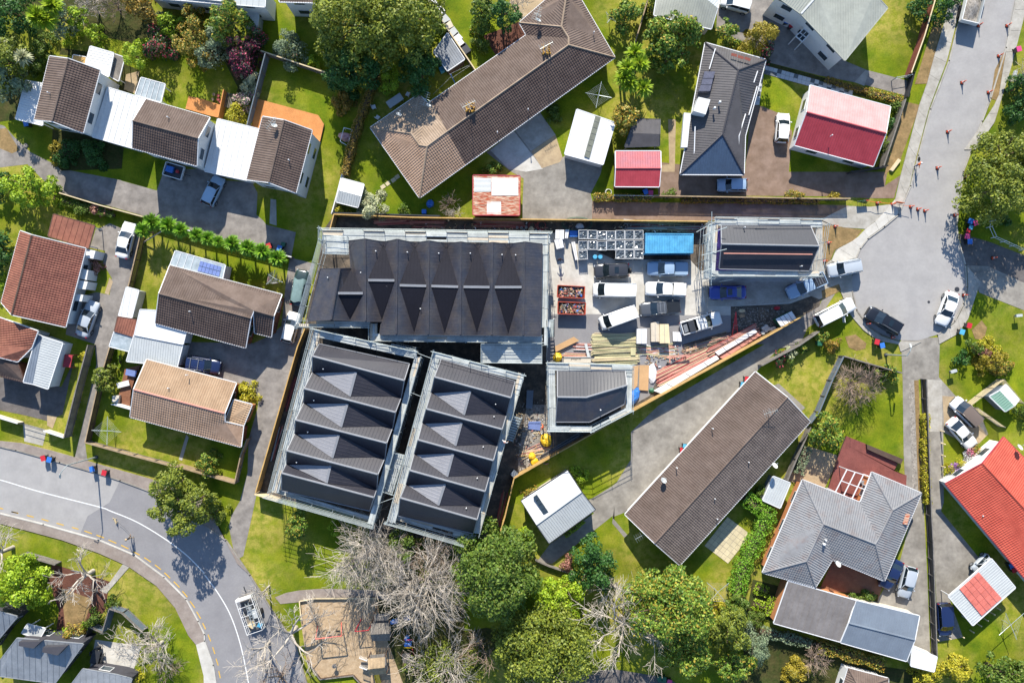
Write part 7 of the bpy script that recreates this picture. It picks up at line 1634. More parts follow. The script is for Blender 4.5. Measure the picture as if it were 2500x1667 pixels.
# bits by the long pale fence
for i, (s, mt) in enumerate((('20 215,25', 'metal_white'), ('20 280,100', 'metal_white'), ('20 330,185', 'metal_pale'), ('20 360,235', 'plank_wood'), ('20 405,300', 'metal_pale'), ('20 440,350', 'white_wrap'), ('20 470,410', 'white_wrap'), ('20 510,450', 'steel_dark'))):
    p = w1(s, .4); m = MB(); m.box((p.x, p.y, .35), random.uniform(.9, 1.3), .9, .7, -.9 + random.uniform(-.2, .2)); m.thing('stored_box', MATS[mt], NTH[i] + ' item down the row of clutter along the pale fence by the giant trees', 'stored item', 'clutter along the pale fence')
o = thing('washing_post', 'blue post and wires beside the grey ribbed shed in the shade', 'washing frame', w1('20 400,720')); pipe('pole', o, w1('20 420,775'), w1('20 375,680', 2.0), .05, MATS['blue_plastic'])
for a, b in (('20 360,680,2', '20 545,595,2'), ('20 385,715,2', '20 550,600,2'), ('20 215,860,1.8', '20 380,700,2')): pipe('wire', o, w1(a), w1(b), .012, MATS['metal_pale'])
m = MB(); p = w1('20 295,640', .4); m.box((p.x, p.y, .4), .6, .6, .8, .5); m.thing('crate', MATS['cyan_plastic'], 'pale blue box by the grey ribbed shed in the shade', 'box')
lump('blue_trolley', 'blue covered trolley by the black low fence north of the site', 'trolley', '21 190,295', .5, .6, 'blue_plastic'); m = MB(); p = w1('21 133,365', .4); m.box((p.x, p.y, .4), .55, .55, .8); m.thing('crate', MATS['blue_plastic'], 'square blue crate by the black low fence north of the site', 'box')
coil('white bicycle wheel shaped hose reel at the end of the accessway hedge', '21 1810,185', .4, 'frame_white', 2)
# ---- playground
o = thing('swing_set', 'faded red swing set with black seats on the bark', 'swing set', w1('13 1140,1090'))
RP = MATS['panel_red']; tl_, tr_ = w1('13 1010,1165', 2.4), w1('13 1245,1138', 2.4); pipe('top_bar', o, tl_, tr_, .07, RP)
for t, gs in ((tl_, ('13 1030,1045', '13 1060,1165')), (tr_, ('13 1245,1012', '13 1268,1120'))):
    for g_ in gs: pipe('leg', o, w1(g_), t, .06, RP)
for i in range(4):
    t = (.3, .42, .68, .8)[i]; p = tl_.lerp(tr_, t); pipe('chain', o, p, p - Z3 * 1.9, .014, MATS['steel_dark'])
for t in (.36, .74): p = tl_.lerp(tr_, t) - Z3 * 1.9; cube('seat', o, p, .5, .22, .06, MATS['rubber'])
def playtower(label, n0, n1, r0, r1, s0, s1, ze, zr, mat):
    c = (w1('P ' + r0) + w1('P ' + s1)) / 2; o = thing('play_tower', label, 'play tower', (c.x, c.y, 0)); a, b, r_, q_, d, e = [w1('P ' + s, z) for s, z in ((n0, ze), (n1, ze), (r0, zr), (r1, zr), (s0, ze), (s1, ze))]
    for (A, B, X, Y) in ((a, b, r_, q_), (r_, q_, d, e)):
        k = 12
        for i in range(k): t = (i + .5) / k; beam('roof_board', o, A.lerp(B, t), X.lerp(Y, t), (A - B).length / k - .03, .04, MATS[mat])
    for p in (a, b, d, e): beam('post', o, (p.x, p.y, 0), (p.x, p.y, ze), .12, .12, MATS['timber_dark'])
    m = MB(); m.prism([a, b, e, d], 1.1, 1.2); m.build('platform', MATS['timber_grey'], o); return o
playtower('northern play tower with a weathered board roof under the bare tree', '385,345', '755,330', '372,570', '765,548', '400,700', '772,690', 2.2, 3.0, 'timber_grey')
pt = playtower('southern play tower with a pale board roof and yellow slide', '320,1062', '665,1032', '322,1282', '665,1242', '355,1405', '702,1368', 2.2, 3.0, 'timber_tan')
a, b, c, d = wp('P 455,1390,1.2 545,1385,1.2 610,1640,.25 505,1640,.25'); m = MB(); m.add([a, b, c, d, a - Z3 * .06, b - Z3 * .06, c - Z3 * .06, d - Z3 * .06], [(0, 1, 2, 3), (7, 6, 5, 4)]); sl_ = m.build('slide', MATS['yellow_plastic'], pt)
for p, q in ((a, d), (b, c)): beam('slide_edge', sl_, p + Z3 * .1, q + Z3 * .1, .06, .22, MATS['yellow_plastic'])
for s0, s1 in (('145,1050', '300,1112'), ('150,1240', '300,1292')):
    p, q = w1('P ' + s0, 1.6), w1('P ' + s1, 1.6); beam('ramp_rail', pt, p, q, .08, .1, MATS['frame_white'])
    for i in range(7): t = i / 6; x = p.lerp(q, t); beam('baluster', pt, x, x - Z3 * .7, .04, .05, MATS['frame_white'])
for i in range(9): t = i / 8; beam('ramp_board', pt, w1('P 195,1130', .9).lerp(w1('P 310,1130', 1.15), t), w1('P 195,1235', .9).lerp(w1('P 310,1250', 1.15), t), .2, .05, MATS['timber_grey'])
m = MB(); q = wp('P 445,150 800,130 735,275 440,290', 1.9); o = thing('play_canopy', 'grey board canopy north of the northern play tower', 'canopy', w1('P 600,210'))
for i in range(8): t = (i + .5) / 8; beam('roof_board', o, q[0].lerp(q[1], t), q[3].lerp(q[2], t), .22, .04, MATS['timber_grey'])
for p in q: beam('post', o, (p.x, p.y, 0), p, .1, .1, MATS['timber_dark'])
o = thing('play_platform', 'small grey board platform by the blue and pink climber', 'platform', w1('P 1110,1050')); q = wp('P 1015,965 1190,942 1200,1145 1050,1160', 1.2)
for i in range(7): t = (i + .5) / 7; beam('board', o, q[0].lerp(q[1], t), q[3].lerp(q[2], t), .26, .05, MATS['timber_grey'])
for p in q: beam('post', o, (p.x, p.y, 0), (p.x, p.y, 1.9), .1, .1, MATS['timber_dark'])
o = thing('climber', 'blue climber with pink and yellow hoops in the shade of the bare tree', 'climber', w1('P 1150,750'))
for (x, y, mt) in ((1120, 650, 'blue_plastic'), (1110, 770, 'blue_plastic'), (1170, 770, 'blue_plastic')): p = w1('P %d,%d' % (x, y), .8); m = MB(); m.lathe((p.x, p.y, 0), [(.2, 0), (.34, .5), (.3, 1.1), (.1, 1.3)], 10); m.build('panel', MATS[mt], o, smooth=True)
for y, mt in ((690, 'pink_plastic'), (850, 'yellow_plastic')):
    pts = [w1('P %f,%f' % (1150 + 85 * math.cos(t), y - 10), .4 + .9 * math.sin(t)) for t in [math.pi * i / 10 for i in range(11)]]; m = MB(); m.path(pts, .09, 6); m.build('hoop', MATS[mt], o)
m = MB(); m.path([w1('P 1230,870', 1.0), w1('P 1245,940', .4), w1('P 1255,980', .1)], .07, 6); m.build('red_pole', MATS['red_plastic'], o)
o = thing('tunnel_bridge', 'broken line of blue play tubes hidden under the bare branches', 'play tube', w1('P 950,270'))
for (a, b) in (('790,320', '860,300'), ('850,315', '935,275'), ('1060,240', '1180,225')): m = MB(); m.tube(w1('P ' + a, 1.2), w1('P ' + b, 1.2), .3, n=10); m.build('tube', MATS['blue_plastic'], o)
o = thing('climbing_frame', 'bright red bar frame at the west side of the northern play tower', 'climbing frame', w1('P 80,600')); pipe('bar', o, w1('P 55,510', 2.0), w1('P 125,370', 2.0), .07, MATS['red_plastic']); pipe('bar', o, w1('P 55,510', 2.0), w1('P 330,485', 2.0), .05, MATS['red_plastic'])
for s in ('55,510', '125,370', '330,485'): p = w1('P ' + s, 2.0); pipe('post', o, (p.x, p.y, 0), p, .06, MATS['red_plastic'])
p = w1('13 1180,1412', .9); m = MB(); m.lathe((p.x, p.y, 0), [(.05, 0), (.05, .8), (.28, .82), (.3, .95), (.1, 1.0)], 10); m.thing('bird_bath', MATS['timber_grey'], 'grey post with a round top on the bark below the swings', 'post')
# == TREES, SHRUBS, HEDGES
leafmat('leaf_olive', ['56641f', '6f7a26', '848a2a', '62702a', '4c5c22', '909638'])
leafmat('leaf_mid', ['3e561a', '4f681f', '64782a', '465e20', '788034'])
leafmat('leaf_dark', ['24461c', '325a20', '42682a', '2b4f22', '527434'])
leafmat('leaf_lime', ['7f9c1c', '94ac24', '6d8c1c', 'a4b430', '5c7c1c'])
leafmat('leaf_loquat', ['4c6c20', '64802a', '7f8c30', '3f5c20', 'a08c34', '587424', '8a9a3c', 'b08a30'])
leafmat('leaf_silver', ['a8ac84', 'bcbc92', '8c946c', 'c8c8a4', '7c8460'])
leafmat('leaf_greygreen', ['6c7c5c', '80906c', '58684c', '909c7c', '4c5c44'])
leafmat('leaf_camellia', ['38562c', '2c4824', '48683c', '345030', '5c7448', '3a5a30', 'd0405c', '2e4c28', 'd86a7c', '42603a'], .25, 1.3)
leafmat('leaf_magenta', ['4a3440', '5a3c48', '34402c', '3c2c34', '4c5038', 'c8406c', '3a3834', '604048', 'd86080', '463a3c'], .25, 1.5)
leafmat('leaf_yellowflower', ['a08c34', 'c0a03c', '78842c', '8c8c30', 'd4b048', '5c7428', 'b48c34', 'c8b860', '6c7c2c', 'a89838'], .25, 1.4)
leafmat('leaf_gold', ['8c7c20', 'a08c28', '78701e', 'ac9c38', '646420'], .25, 1.1)
leafmat('leaf_yellowgreen', ['a89c20', 'b8ac2c', '8c8c20', 'c4b83c', '788420'], .25, 1.1)
leafmat('leaf_pink', ['8a9468', 'c89aa0', '78845c', 'd8b4b4', '6c7c50', 'a8a884', 'e0c0c0', '8c8c6c'])
leafmat('leaf_palm', ['5c8c1c', '74a028', '4c7818', '8cb034', '3c6414'])
leafmat('leaf_bronze', ['7c6428', '94742c', '5c5c24', 'a88434', '4c5020'])
leafmat('leaf_redbrown', ['8c5c50', 'a06c5c', '6c4c44', 'b88474', '5c5c38'])
def leafarr(P, Nn, size, jit=.6):
    n = len(P); Nn = Nn + rng.normal(0, jit, (n, 3)); Nn /= np.linalg.norm(Nn, axis=1)[:, None] + 1e-9
    t = rng.normal(0, 1, (n, 3)); a = np.cross(Nn, t); a /= np.linalg.norm(a, axis=1)[:, None] + 1e-9; b = np.cross(Nn, a)
    s = (size * rng.uniform(.65, 1.35, n))[:, None]
    V = np.stack([P - a * s * .55, P + b * s * .33 + Nn * s * .05, P + a * s * .55, P - b * s * .33 + Nn * s * .05], 1).reshape(-1, 3)
    return V
def quads_mesh(name, V, mat):
    n = len(V) // 4; me = bpy.data.meshes.new(name); me.vertices.add(len(V)); me.vertices.foreach_set('co', V.astype(np.float32).ravel())
    me.loops.add(4 * n); me.loops.foreach_set('vertex_index', np.arange(4 * n, dtype=np.int32)); me.polygons.add(n); me.polygons.foreach_set('loop_start', np.arange(0, 4 * n, 4, dtype=np.int32))
    me.update(calc_edges=True); me.materials.append(mat); return me
def sph(n, zmin=-.25):
    d = rng.normal(0, 1, (int(n * 2.2) + 20, 3)); d /= np.linalg.norm(d, axis=1)[:, None]; d = d[d[:, 2] > zmin]; return d[:n]
def crown_pts(rx, ry, rz, dens, lumps, inner=.3):
    """lumpy dome of leaf clusters; returns points and outward directions"""
    nc = max(9, int(lumps * (8 + 2.3 * rx * ry))); C = sph(nc); rad = rng.uniform(.66, 1.0, len(C))
    cen = C * rad[:, None] * np.array([rx, ry, rz]); rc = (.17 * (rx * ry) ** .5 + .28) * rng.uniform(.65, 1.3, len(C))
    tot = int(dens * 3.5 * 2 * math.pi * rx * ry); Ps = []; Ns = []
    w = rc ** 2; w /= w.sum()
    for k in range(len(C)):
        m = max(3, int(tot * w[k])); d = rng.normal(0, 1, (m, 3)) + C[k] * .55 + np.array([0, 0, .35]); d /= np.linalg.norm(d, axis=1)[:, None]
        r = rc[k] * rng.uniform(.45, 1.08, m) ** .6
        Ps.append(cen[k] + d * r[:, None] * np.array([1, 1, .85])); Ns.append(d * .8 + np.array([0, 0, .35]))
    m = int(tot * inner); d = sph(m, -.1); Ps.append(d * np.array([rx, ry, rz]) * rng.uniform(.4, .75, len(d))[:, None]); Ns.append(d)
    return np.concatenate(Ps), np.concatenate(Ns)
GRP = {}
def tree(name, label, s, r, h, leaf, ry=None, zb=.35, dens=15, size=.30, lumps=1.0, cat='tree', trunk='trunk_brown', rot=0.0, group=None, yaw=None):
    """s: centre of the crown in the photo, r in photo tile units; zb: fraction of h where the crown starts"""
    zc = h * (.35 + .65 * zb) ; p = w1(s, zc); k = KT / FPX * (CAMH - zc); h *= 1.15; rx = r * k * 1.1; ry_ = (ry or r) * k * 1.1; rz = h - h * zb
    o = thing(name, label, cat, (p.x, p.y, 0), group)
    P, N = crown_pts(rx, ry_, rz, dens, lumps); P[:, 2] = P[:, 2] * 1.0
    c, s_ = math.cos(rot), math.sin(rot); P[:, :2] = P[:, :2] @ np.array([[c, s_], [-s_, c]]); P[:, 2] += h * zb
    P[:, 2] = np.maximum(P[:, 2], .05)
    link('crown', quads_mesh('crown', leafarr(P, N, size), MATS[leaf]), o)
    m = MB(); tr = max(.05, min(.35, rx * .09)); tp = Vector((0, 0, h * zb + rz * .3)); m.tube((0, 0, -.05), tp, tr, tr * .6, n=7)
    for i in range(5):
        a = i * 1.26 + random.random(); e = Vector((math.cos(a) * rx * .6, math.sin(a) * ry_ * .6, h * zb + rz * .5)); m.tube(tp.lerp(Vector((0, 0, 0)), .25), e, tr * .5, tr * .2, n=5)
    link('trunk', m.mesh('trunk', MATS[trunk]), o); return o
def shrub(label, s, r, h, leaf, **kw):
    kw.setdefault('zb', .12); kw.setdefault('dens', 22); kw.setdefault('size', .22); kw.setdefault('cat', 'shrub'); kw.setdefault('lumps', .9)
    return tree(kw.pop('name', 'shrub'), label, s, r, h, leaf, **kw)
# ---- bare trees
def bare(label, s, h, spread0, mat='twig_pale', trunk_r=.3, limbs=6, n2=5, n3=5, n4=0, fan=.7, z0=.25, droop=0.0, name='bare_tree', seed=1, twig=.019, root=None, lean=(0, 0), twigmat=None):
    """s: foot of the trunk on the ground; spread in metres"""
    spread = spread0 * 1.12; rr = random.Random(seed); p = w1(s); o = thing(name, label, 'tree', (p.x, p.y, 0)); S = []; T = []
    top = Vector((lean[0] * h * z0, lean[1] * h * z0, h * z0)); S.append((Vector((0, 0, -.1)), top, trunk_r, trunk_r * .8))
    def grow(p0, d, L, r, lev, N):
        segs = 3 if lev < 3 else 2; q = p0; pts = [q]
        for i in range(segs):
            d = (d + Vector((rr.gauss(0, .16), rr.gauss(0, .16), rr.gauss(0, .12) - droop * lev * .1))).normalized(); q2 = q + d * (L / segs)
            if q2.z < .3: q2.z = .3
            ra, rb = r * (1 - .22 * i), r * (1 - .22 * (i + 1)); (S if lev <= 1 else T).append((q, q2, ra, rb)); q = q2; pts.append(q)
        if lev < len(N):
            for k in range(N[lev]):
                t = rr.uniform(.3, 1.0); i = min(segs - 1, int(t * segs)); b = pts[i].lerp(pts[i + 1], t * segs - i); a = rr.uniform(0, 6.28)
                side = d.orthogonal().normalized(); side = Matrix.Rotation(a, 3, d) @ side
                nd = (d * rr.uniform(.55, 1.0) + side * rr.uniform(.45, 1.0)).normalized(); grow(b, nd, L * rr.uniform(.38, .7), max(twig, r * .42), lev + 1, N)
    for i in range(limbs):
        a = 6.283 * i / limbs + rr.uniform(-.4, .4); e = rr.uniform(.5, 1.15) * fan; d = Vector((math.cos(a) * e, math.sin(a) * e, 1)).normalized()
        grow(top.lerp(Vector((0, 0, 0)), rr.uniform(0, .25)), d, math.hypot(spread * .75, h * (1 - z0) * .5) * rr.uniform(.8, 1.1), trunk_r * (.5 if limbs < 8 else .3), 1, (0, n2, n3, n4) if n4 else (0, n2, n3))
    m = MB()
    for a, b, ra, rb in S: m.tube(a, b, ra, rb, n=7, cap=False)
    link('trunk', m.mesh('trunk', MATS[mat], smooth=True), o); m = MB()
    for a, b, ra, rb in T: m.tube(a, b, max(ra, twig), max(rb, twig * .8), n=3, cap=False)
    link('crown', m.mesh('crown', MATS[twigmat or mat]), o); return o
# ---- spiky palms and cabbage trees
def palm(label, s, r, h, leaf='leaf_palm', n=70, heads=1, group=None, cat='palm', name='cabbage_palm'):
    p = w1(s, h); k = KT / FPX * (CAMH - h); R = r * k * 1.12; o = thing(name, label, cat, (p.x, p.y, 0), group); V = []
    for hh in range(heads):
        c = np.array([0, 0, h]) + (np.array([rng.normal(0, R * .5), rng.normal(0, R * .5), rng.normal(0, .3)]) if heads > 1 else 0)
        for i in range(n * 2):
            a = rng.uniform(0, 6.283); e = rng.uniform(-.35, 1.25); d = np.array([math.cos(a) * math.cos(e), math.sin(a) * math.cos(e), math.sin(e)]); L = R * rng.uniform(.75, 1.1) / (1 if heads == 1 else 1.5)
            s_ = np.array([-math.sin(a), math.cos(a), 0]) * L * .085; b = c + d * L * .08; t = c + d * L + np.array([0, 0, -.22 * L * math.cos(e)]); md = c + d * L * .5 + np.array([0, 0, .02])
            V += [b, md - s_, t, md + s_]
    link('crown', quads_mesh('crown', np.array(V), MATS[leaf]), o); m = MB(); m.tube((0, 0, 0), (0, 0, h), .14, .1, n=7); link('trunk', m.mesh('trunk', MATS['trunk_brown']), o); return o
# ---- hedges
def hedge(label, s, w, h, leaf, dens=26, size=.2, z=0.0, name='hedge', cat='hedge'):
    P = wp(s, h); c = P[len(P) // 2]; o = thing(name, label, cat, (c.x, c.y, 0)); V = []; core = MB()
    for a, b in zip(P, P[1:]):
        d, n = frame(a, b); L = (b - a).length; m = int(dens * 2.4 * L * (w + 1.2 * h)); u = rng.uniform(-.1, L + .1, m); t = rng.uniform(-1, 1, m); ww = w / 2 * (1 + .18 * np.sin(u * 1.7) + .1 * np.sin(u * 4.1))
        top = rng.random(m) < w / (w + 1.2 * h); y = np.where(top, t * ww, np.sign(t) * ww * rng.uniform(.85, 1.05, m)); zz = np.where(top, h * rng.uniform(.88, 1.06, m), h * rng.random(m))
        Q = np.stack([a.x + d.x * u + n.x * y - c.x, a.y + d.y * u + n.y * y - c.y, z + zz], 1); N = np.stack([n.x * y * .6, n.y * y * .6, np.where(top, 1.0, .35)], 1); V.append(leafarr(Q, N, size))
        core.beam((a.x - c.x, a.y - c.y, h * .42), (b.x - c.x, b.y - c.y, h * .42), w * .4, h * .7)
    link('foliage', quads_mesh('foliage', np.concatenate(V), MATS[leaf]), o); link('stems', core.mesh('stems', MATS['trunk_brown']), o); return o
# -- top left gardens
tree('tree', 'dark leafy tree in the top left corner', '00 90,100', 190, 6.5, 'leaf_dark')
palm('feathery pale green tree fern cluster near the top left corner', '00 375,110', 150, 5.5, 'leaf_lime', 110, 4, cat='tree', name='tree_fern')
tree('tree', 'shadowy green tree right of the feathery tree fern', '00 560,170', 120, 5.0, 'leaf_greygreen'); tree('tree', 'lime green tree at the top left between the shadowy tree and the bare thicket', '00 705,140', 95, 4.5, 'leaf_lime')
shrub('low lime shrub on the shaded back lawn at the top left', '00 640,320', 80, 1.8, 'leaf_lime'); shrub('slim lime shrub behind the westernmost townhouse', '00 880,350', 70, 2.2, 'leaf_lime', ry=110)
shrub('dark hedge mass left of the westernmost townhouse', '00 330,560', 110, 2.6, 'leaf_mid', ry=130); shrub('green bush at the edge of the sunny corner lawn', '00 380,380', 90, 2.2, 'leaf_mid')
bare('grey bare thicket at the top edge left of the camellias', '00 905,120', 4.0, 2.6, 'twig_pale', .15, 8, 6, 5, seed=3, z0=.1); bare('brownish bare thicket at the top edge above the shaded lawn', '00 1100,100', 4.0, 2.4, 'twig_brown', .15, 8, 6, 5, seed=4, z0=.1)
tree('tree', 'olive brown tree at the top edge above the camellia row', '00 1285,85', 130, 5.0, 'leaf_bronze'); shrub('green bush hugging the top left camellias', '00 1440,190', 80, 3.0, 'leaf_greygreen')
shrub('bright green upright shrub beside the white ribbed patio roof', '00 1248,510', 95, 3.6, 'leaf_lime', ry=155, dens=26)
shrub('pink spotted camellia at the left end of the flowering row', '00 1465,410', 140, 3.6, 'leaf_camellia', ry=145, name='camellia'); shrub('lime bush between the pink camellia and the yellow flowered bush', '00 1585,240', 105, 3.2, 'leaf_lime')
shrub('large yellow flowered bush in the middle of the flowering row', '00 1775,385', 160, 4.2, 'leaf_yellowflower', ry=190, name='flowering_bush'); shrub('lime yellow bush above the yellow flowered bush', '00 1745,130', 95, 3.5, 'leaf_yellowflower')
tree('tree', 'big olive tree on the left edge above the white ribbed carport', '00 80,560', 175, 6.5, 'leaf_olive', ry=190); tree('tree', 'dark grey green tree on the left edge beside the white ribbed carport', '00 90,770', 140, 5.0, 'leaf_greygreen'); palm('pale feathery palm on the left edge', '00 110,460', 120, 5.0, 'leaf_silver', 90, 2)
shrub('dark shrub in front of the westernmost townhouse', '00 620,1390', 110, 1.8, 'leaf_dark'); shrub('dark shrub in front of the flat white link', '00 850,1400', 120, 1.8, 'leaf_dark'); shrub('spiky yellow green plant at the corner of the townhouse bed', '00 505,1400', 50, 1.4, 'leaf_gold', ry=85)
tree('tree', 'dark tree with orange flecks at the right end of the flowering row', '10 225,200', 165, 6.0, 'leaf_loquat', ry=175); shrub('grey green bush under the tree with orange flecks', '10 70,470', 150, 4.2, 'leaf_greygreen', ry=170); shrub('magenta flowered dark camellia by the blue grey fence', '10 355,520', 150, 4.2, 'leaf_magenta', ry=170, name='camellia'); shrub('red flowered camellia below the small white shed', '10 450,385', 95, 3.8, 'leaf_camellia', name='camellia')
shrub('upper silver bush beside the blue grey fence', '10 400,740', 75, 1.8, 'leaf_silver'); shrub('lower silver bush beside the blue grey fence', '10 400,835', 75, 1.7, 'leaf_silver'); shrub('pink flowered bush beside the blue grey fence', '10 345,920', 85, 2.0, 'leaf_pink', name='flowering_bush'); shrub('yellow flowered bush at the foot of the blue grey fence', '10 295,1055', 105, 2.4, 'leaf_yellowgreen', name='flowering_bush')
shrub('round olive grey bush on the lawn below the small white shed', '10 815,450', 150, 3.6, 'leaf_greygreen', ry=140, size=.2, dens=30); shrub('lily clump at the foot of the lattice fence', '10 1000,570', 60, 1.0, 'leaf_lime'); shrub('orange red groundcover by the magenta camellia', '10 315,670', 30, .6, 'leaf_redbrown')
tree('tree', 'very large olive green tree at the top, the left of two giants', '10 1370,220', 370, 10.5, 'leaf_olive', ry=330, dens=17, size=.34, lumps=1.2); tree('tree', 'very large green tree at the top, the right of two giants', '10 1800,150', 335, 10.0, 'leaf_olive', ry=360, dens=17, size=.34, lumps=1.2)
tree('tree', 'dark glossy tree below the two giant trees', '10 1330,620', 225, 6.0, 'leaf_dark', ry=200, size=.3); shrub('lime fern clump below the right giant tree', '10 1680,745', 95, 2.4, 'leaf_lime', ry=130); shrub('bronze shrub in the corner of the orange deck lawn', '10 1265,930', 95, 1.8, 'leaf_bronze'); shrub('dark bush under the ivy hedge', '10 1300,800', 110, 2.2, 'leaf_dark')
tree('tree', 'dark shaded tree between the right giant and the grey ribbed shed', '20 90,640', 160, 4.5, 'leaf_dark', ry=200)
hedge('brown green ivy hedge along the boundary left of the brown tiled house', '10 1565,650 1480,880 1395,1100 1330,1330 | 11 1265,20', 1.0, 1.6, 'leaf_bronze'); hedge('low green planting along the shaded fence by the picket fence', '01 560,260 800,330 1020,390', .9, .9, 'leaf_mid')
shrub('silver leaved round tree leaning over the site hoarding', '11 1540,305', 125, 3.6, 'leaf_silver', ry=130, size=.2, dens=30, name='silver_tree'); shrub('low flowers in front of the small grey gabled shed', '11 1270,360', 90, .8, 'leaf_yellowgreen', ry=30); shrub('dark low shrub by the black fence north of the site', '11 1810,340', 45, 1.0, 'leaf_mid')
bare('reddish bare shrub at the bottom corner of the brown tiled house', '21 350,300', 2.4, 1.4, 'twig_brown', .08, 7, 5, 4, seed=6, z0=.1, name='bare_shrub', twig=.018); bare('pale bare shrub leaning over the north hoarding', '21 400,390', 1.6, 1.4, 'twig_pale', .06, 8, 5, 4, seed=7, z0=.1, name='bare_shrub', twig=.018)
shrub('clipped round bush above the rusty shed', '20 757,1555', 72, 1.4, 'leaf_loquat', size=.16, dens=40)
# -- top middle and right
tree('tree', 'feathery green tree left of the red brown mulch', '20 655,110', 115, 5.0, 'leaf_mid'); tree('tree', 'dark tree beside the feathery tree at the top', '20 840,130', 130, 5.0, 'leaf_dark'); shrub('orange flecked shrub on the lawn edge at the top', '20 635,235', 75, 2.2, 'leaf_loquat'); bare('grey bare bush by the patio at the top edge', '20 985,60', 3.5, 1.8, 'twig_pale', .1, 7, 5, 5, seed=9, z0=.15, name='bare_shrub')
shrub('small green shrub on the left lawn at the top', '20 640,400', 55, 1.8, 'leaf_mid', ry=90); shrub('dark ferns behind the garage under the brown tiled house', '20 1330,1060', 60, .9, 'leaf_mid', ry=90)
tree('tree', 'round loquat tree at the top beside the timber fence', '30 105,135', 125, 4.2, 'leaf_loquat', size=.34); tree('tree', 'large loquat tree, the upper of two clumps', '30 540,300', 245, 5.4, 'leaf_loquat', ry=140, size=.36, lumps=1.2); tree('tree', 'large loquat tree, the lower of two clumps', '30 500,490', 180, 5.0, 'leaf_loquat', ry=130, size=.36, lumps=1.2)
for i, s in enumerate(('30 190,480', '30 230,580', '30 120,620', '30 130,760', '30 260,800', '30 90,700')): palm(('topmost', 'upper right', 'left hand', 'lower left', 'lowest right', 'outermost left')[i] + ' head of the cabbage tree group by the fabric carport', s, 95, (3.8, 4.2, 4.4, 3.6, 3.4, 4.0)[i], 'leaf_lime', 80, 1, 'cabbage trees by the fabric carport')
tree('tree', 'yellow green tree at the left of the fabric carport', '30 75,1080', 120, 3.4, 'leaf_yellowflower'); tree('tree', 'small loquat tree beside the top garage', '30 1030,275', 85, 3.4, 'leaf_loquat'); tree('conifer', 'golden conifer tapering beside the shaded drive at the top', '30 1310,350', 115, 5.0, 'leaf_gold', ry=180, rot=-.7, size=.2, dens=34, zb=.1); shrub('mixed shrub at the foot of the golden conifer', '30 1410,465', 60, 2.0, 'leaf_camellia', ry=70); shrub('flowering ground bushes left of the golden conifer', '30 1040,400', 90, .9, 'leaf_loquat', ry=45)
shrub('thin bush between the fence and the top garage', '30 330,60', 55, 2.4, 'leaf_mid', ry=110); hedge('orange and yellow flower bed along the chequered garden path', '40 60,720 250,780 460,830', .8, .5, 'leaf_bronze'); hedge('green flower bed at the corner above the pink roof', '40 460,830 600,870 760,900', 1.0, .8, 'leaf_yellowflower'); shrub('green bush beside the slatted grey fence', '40 590,1340', 45, 1.2, 'leaf_mid', ry=80); shrub('leafy bush at the upper end of the slatted grey fence', '40 700,990', 45, 1.0, 'leaf_mid', ry=60); shrub('bush at the pink roof corner', '40 650,1120', 40, 1.0, 'leaf_dark')
tree('tree', 'dark conifer bush at the top right behind the red brown fence', '40 930,90', 75, 3.0, 'leaf_dark', ry=110); tree('tree', 'dark conifer bush on the verge side of the red brown fence', '40 1105,100', 65, 3.0, 'leaf_dark', ry=120); shrub('dark bush at the top edge beside the tip truck', '40 1240,0', 50, 2.0, 'leaf_dark')
bare('pale bare tree on the right verge at the top', '40 1800,760', 6.0, 2.6, 'twig_pale', .16, 6, 5, 5, seed=12, fan=.9)
tree('tree', 'dark shrubby tree under the pale bare tree at the right edge', '40 1870,900', 120, 3.5, 'leaf_dark', ry=230)
tree('tree', 'big olive tree on the right of the turning circle, upper clump', '40 1700,1420', 240, 7.5, 'leaf_olive', ry=200, size=.3, lumps=1.3); tree('tree', 'big olive tree on the right of the turning circle, lower clump', '41 1610,170', 270, 8.0, 'leaf_olive', ry=250, size=.3, lumps=1.3); tree('tree', 'olive tree at the right edge beside the turning circle', '41 1850,30', 190, 7.0, 'leaf_olive', ry=260, size=.3)
shrub('yellow green bush at the edge of the accessway above the site', '31 1650,200', 75, 1.5, 'leaf_yellowflower', ry=45); shrub('small bush at the left end of the long accessway fence', '31 510,205', 60, 1.0, 'leaf_mid', ry=30); hedge('ivy tumbling over the fence along the accessway', '31 620,255 1200,258 1867,268', .7, .7, 'leaf_bronze', dens=18); hedge('flowering hedge in front of the pink and red shed', '21 1680,225 1867,228 | 31 0,230 340,232', .9, 1.0, 'leaf_yellowflower'); shrub('yellow shrub by the end of the accessway fence', '41 120,215', 60, .8, 'leaf_gold', ry=25)
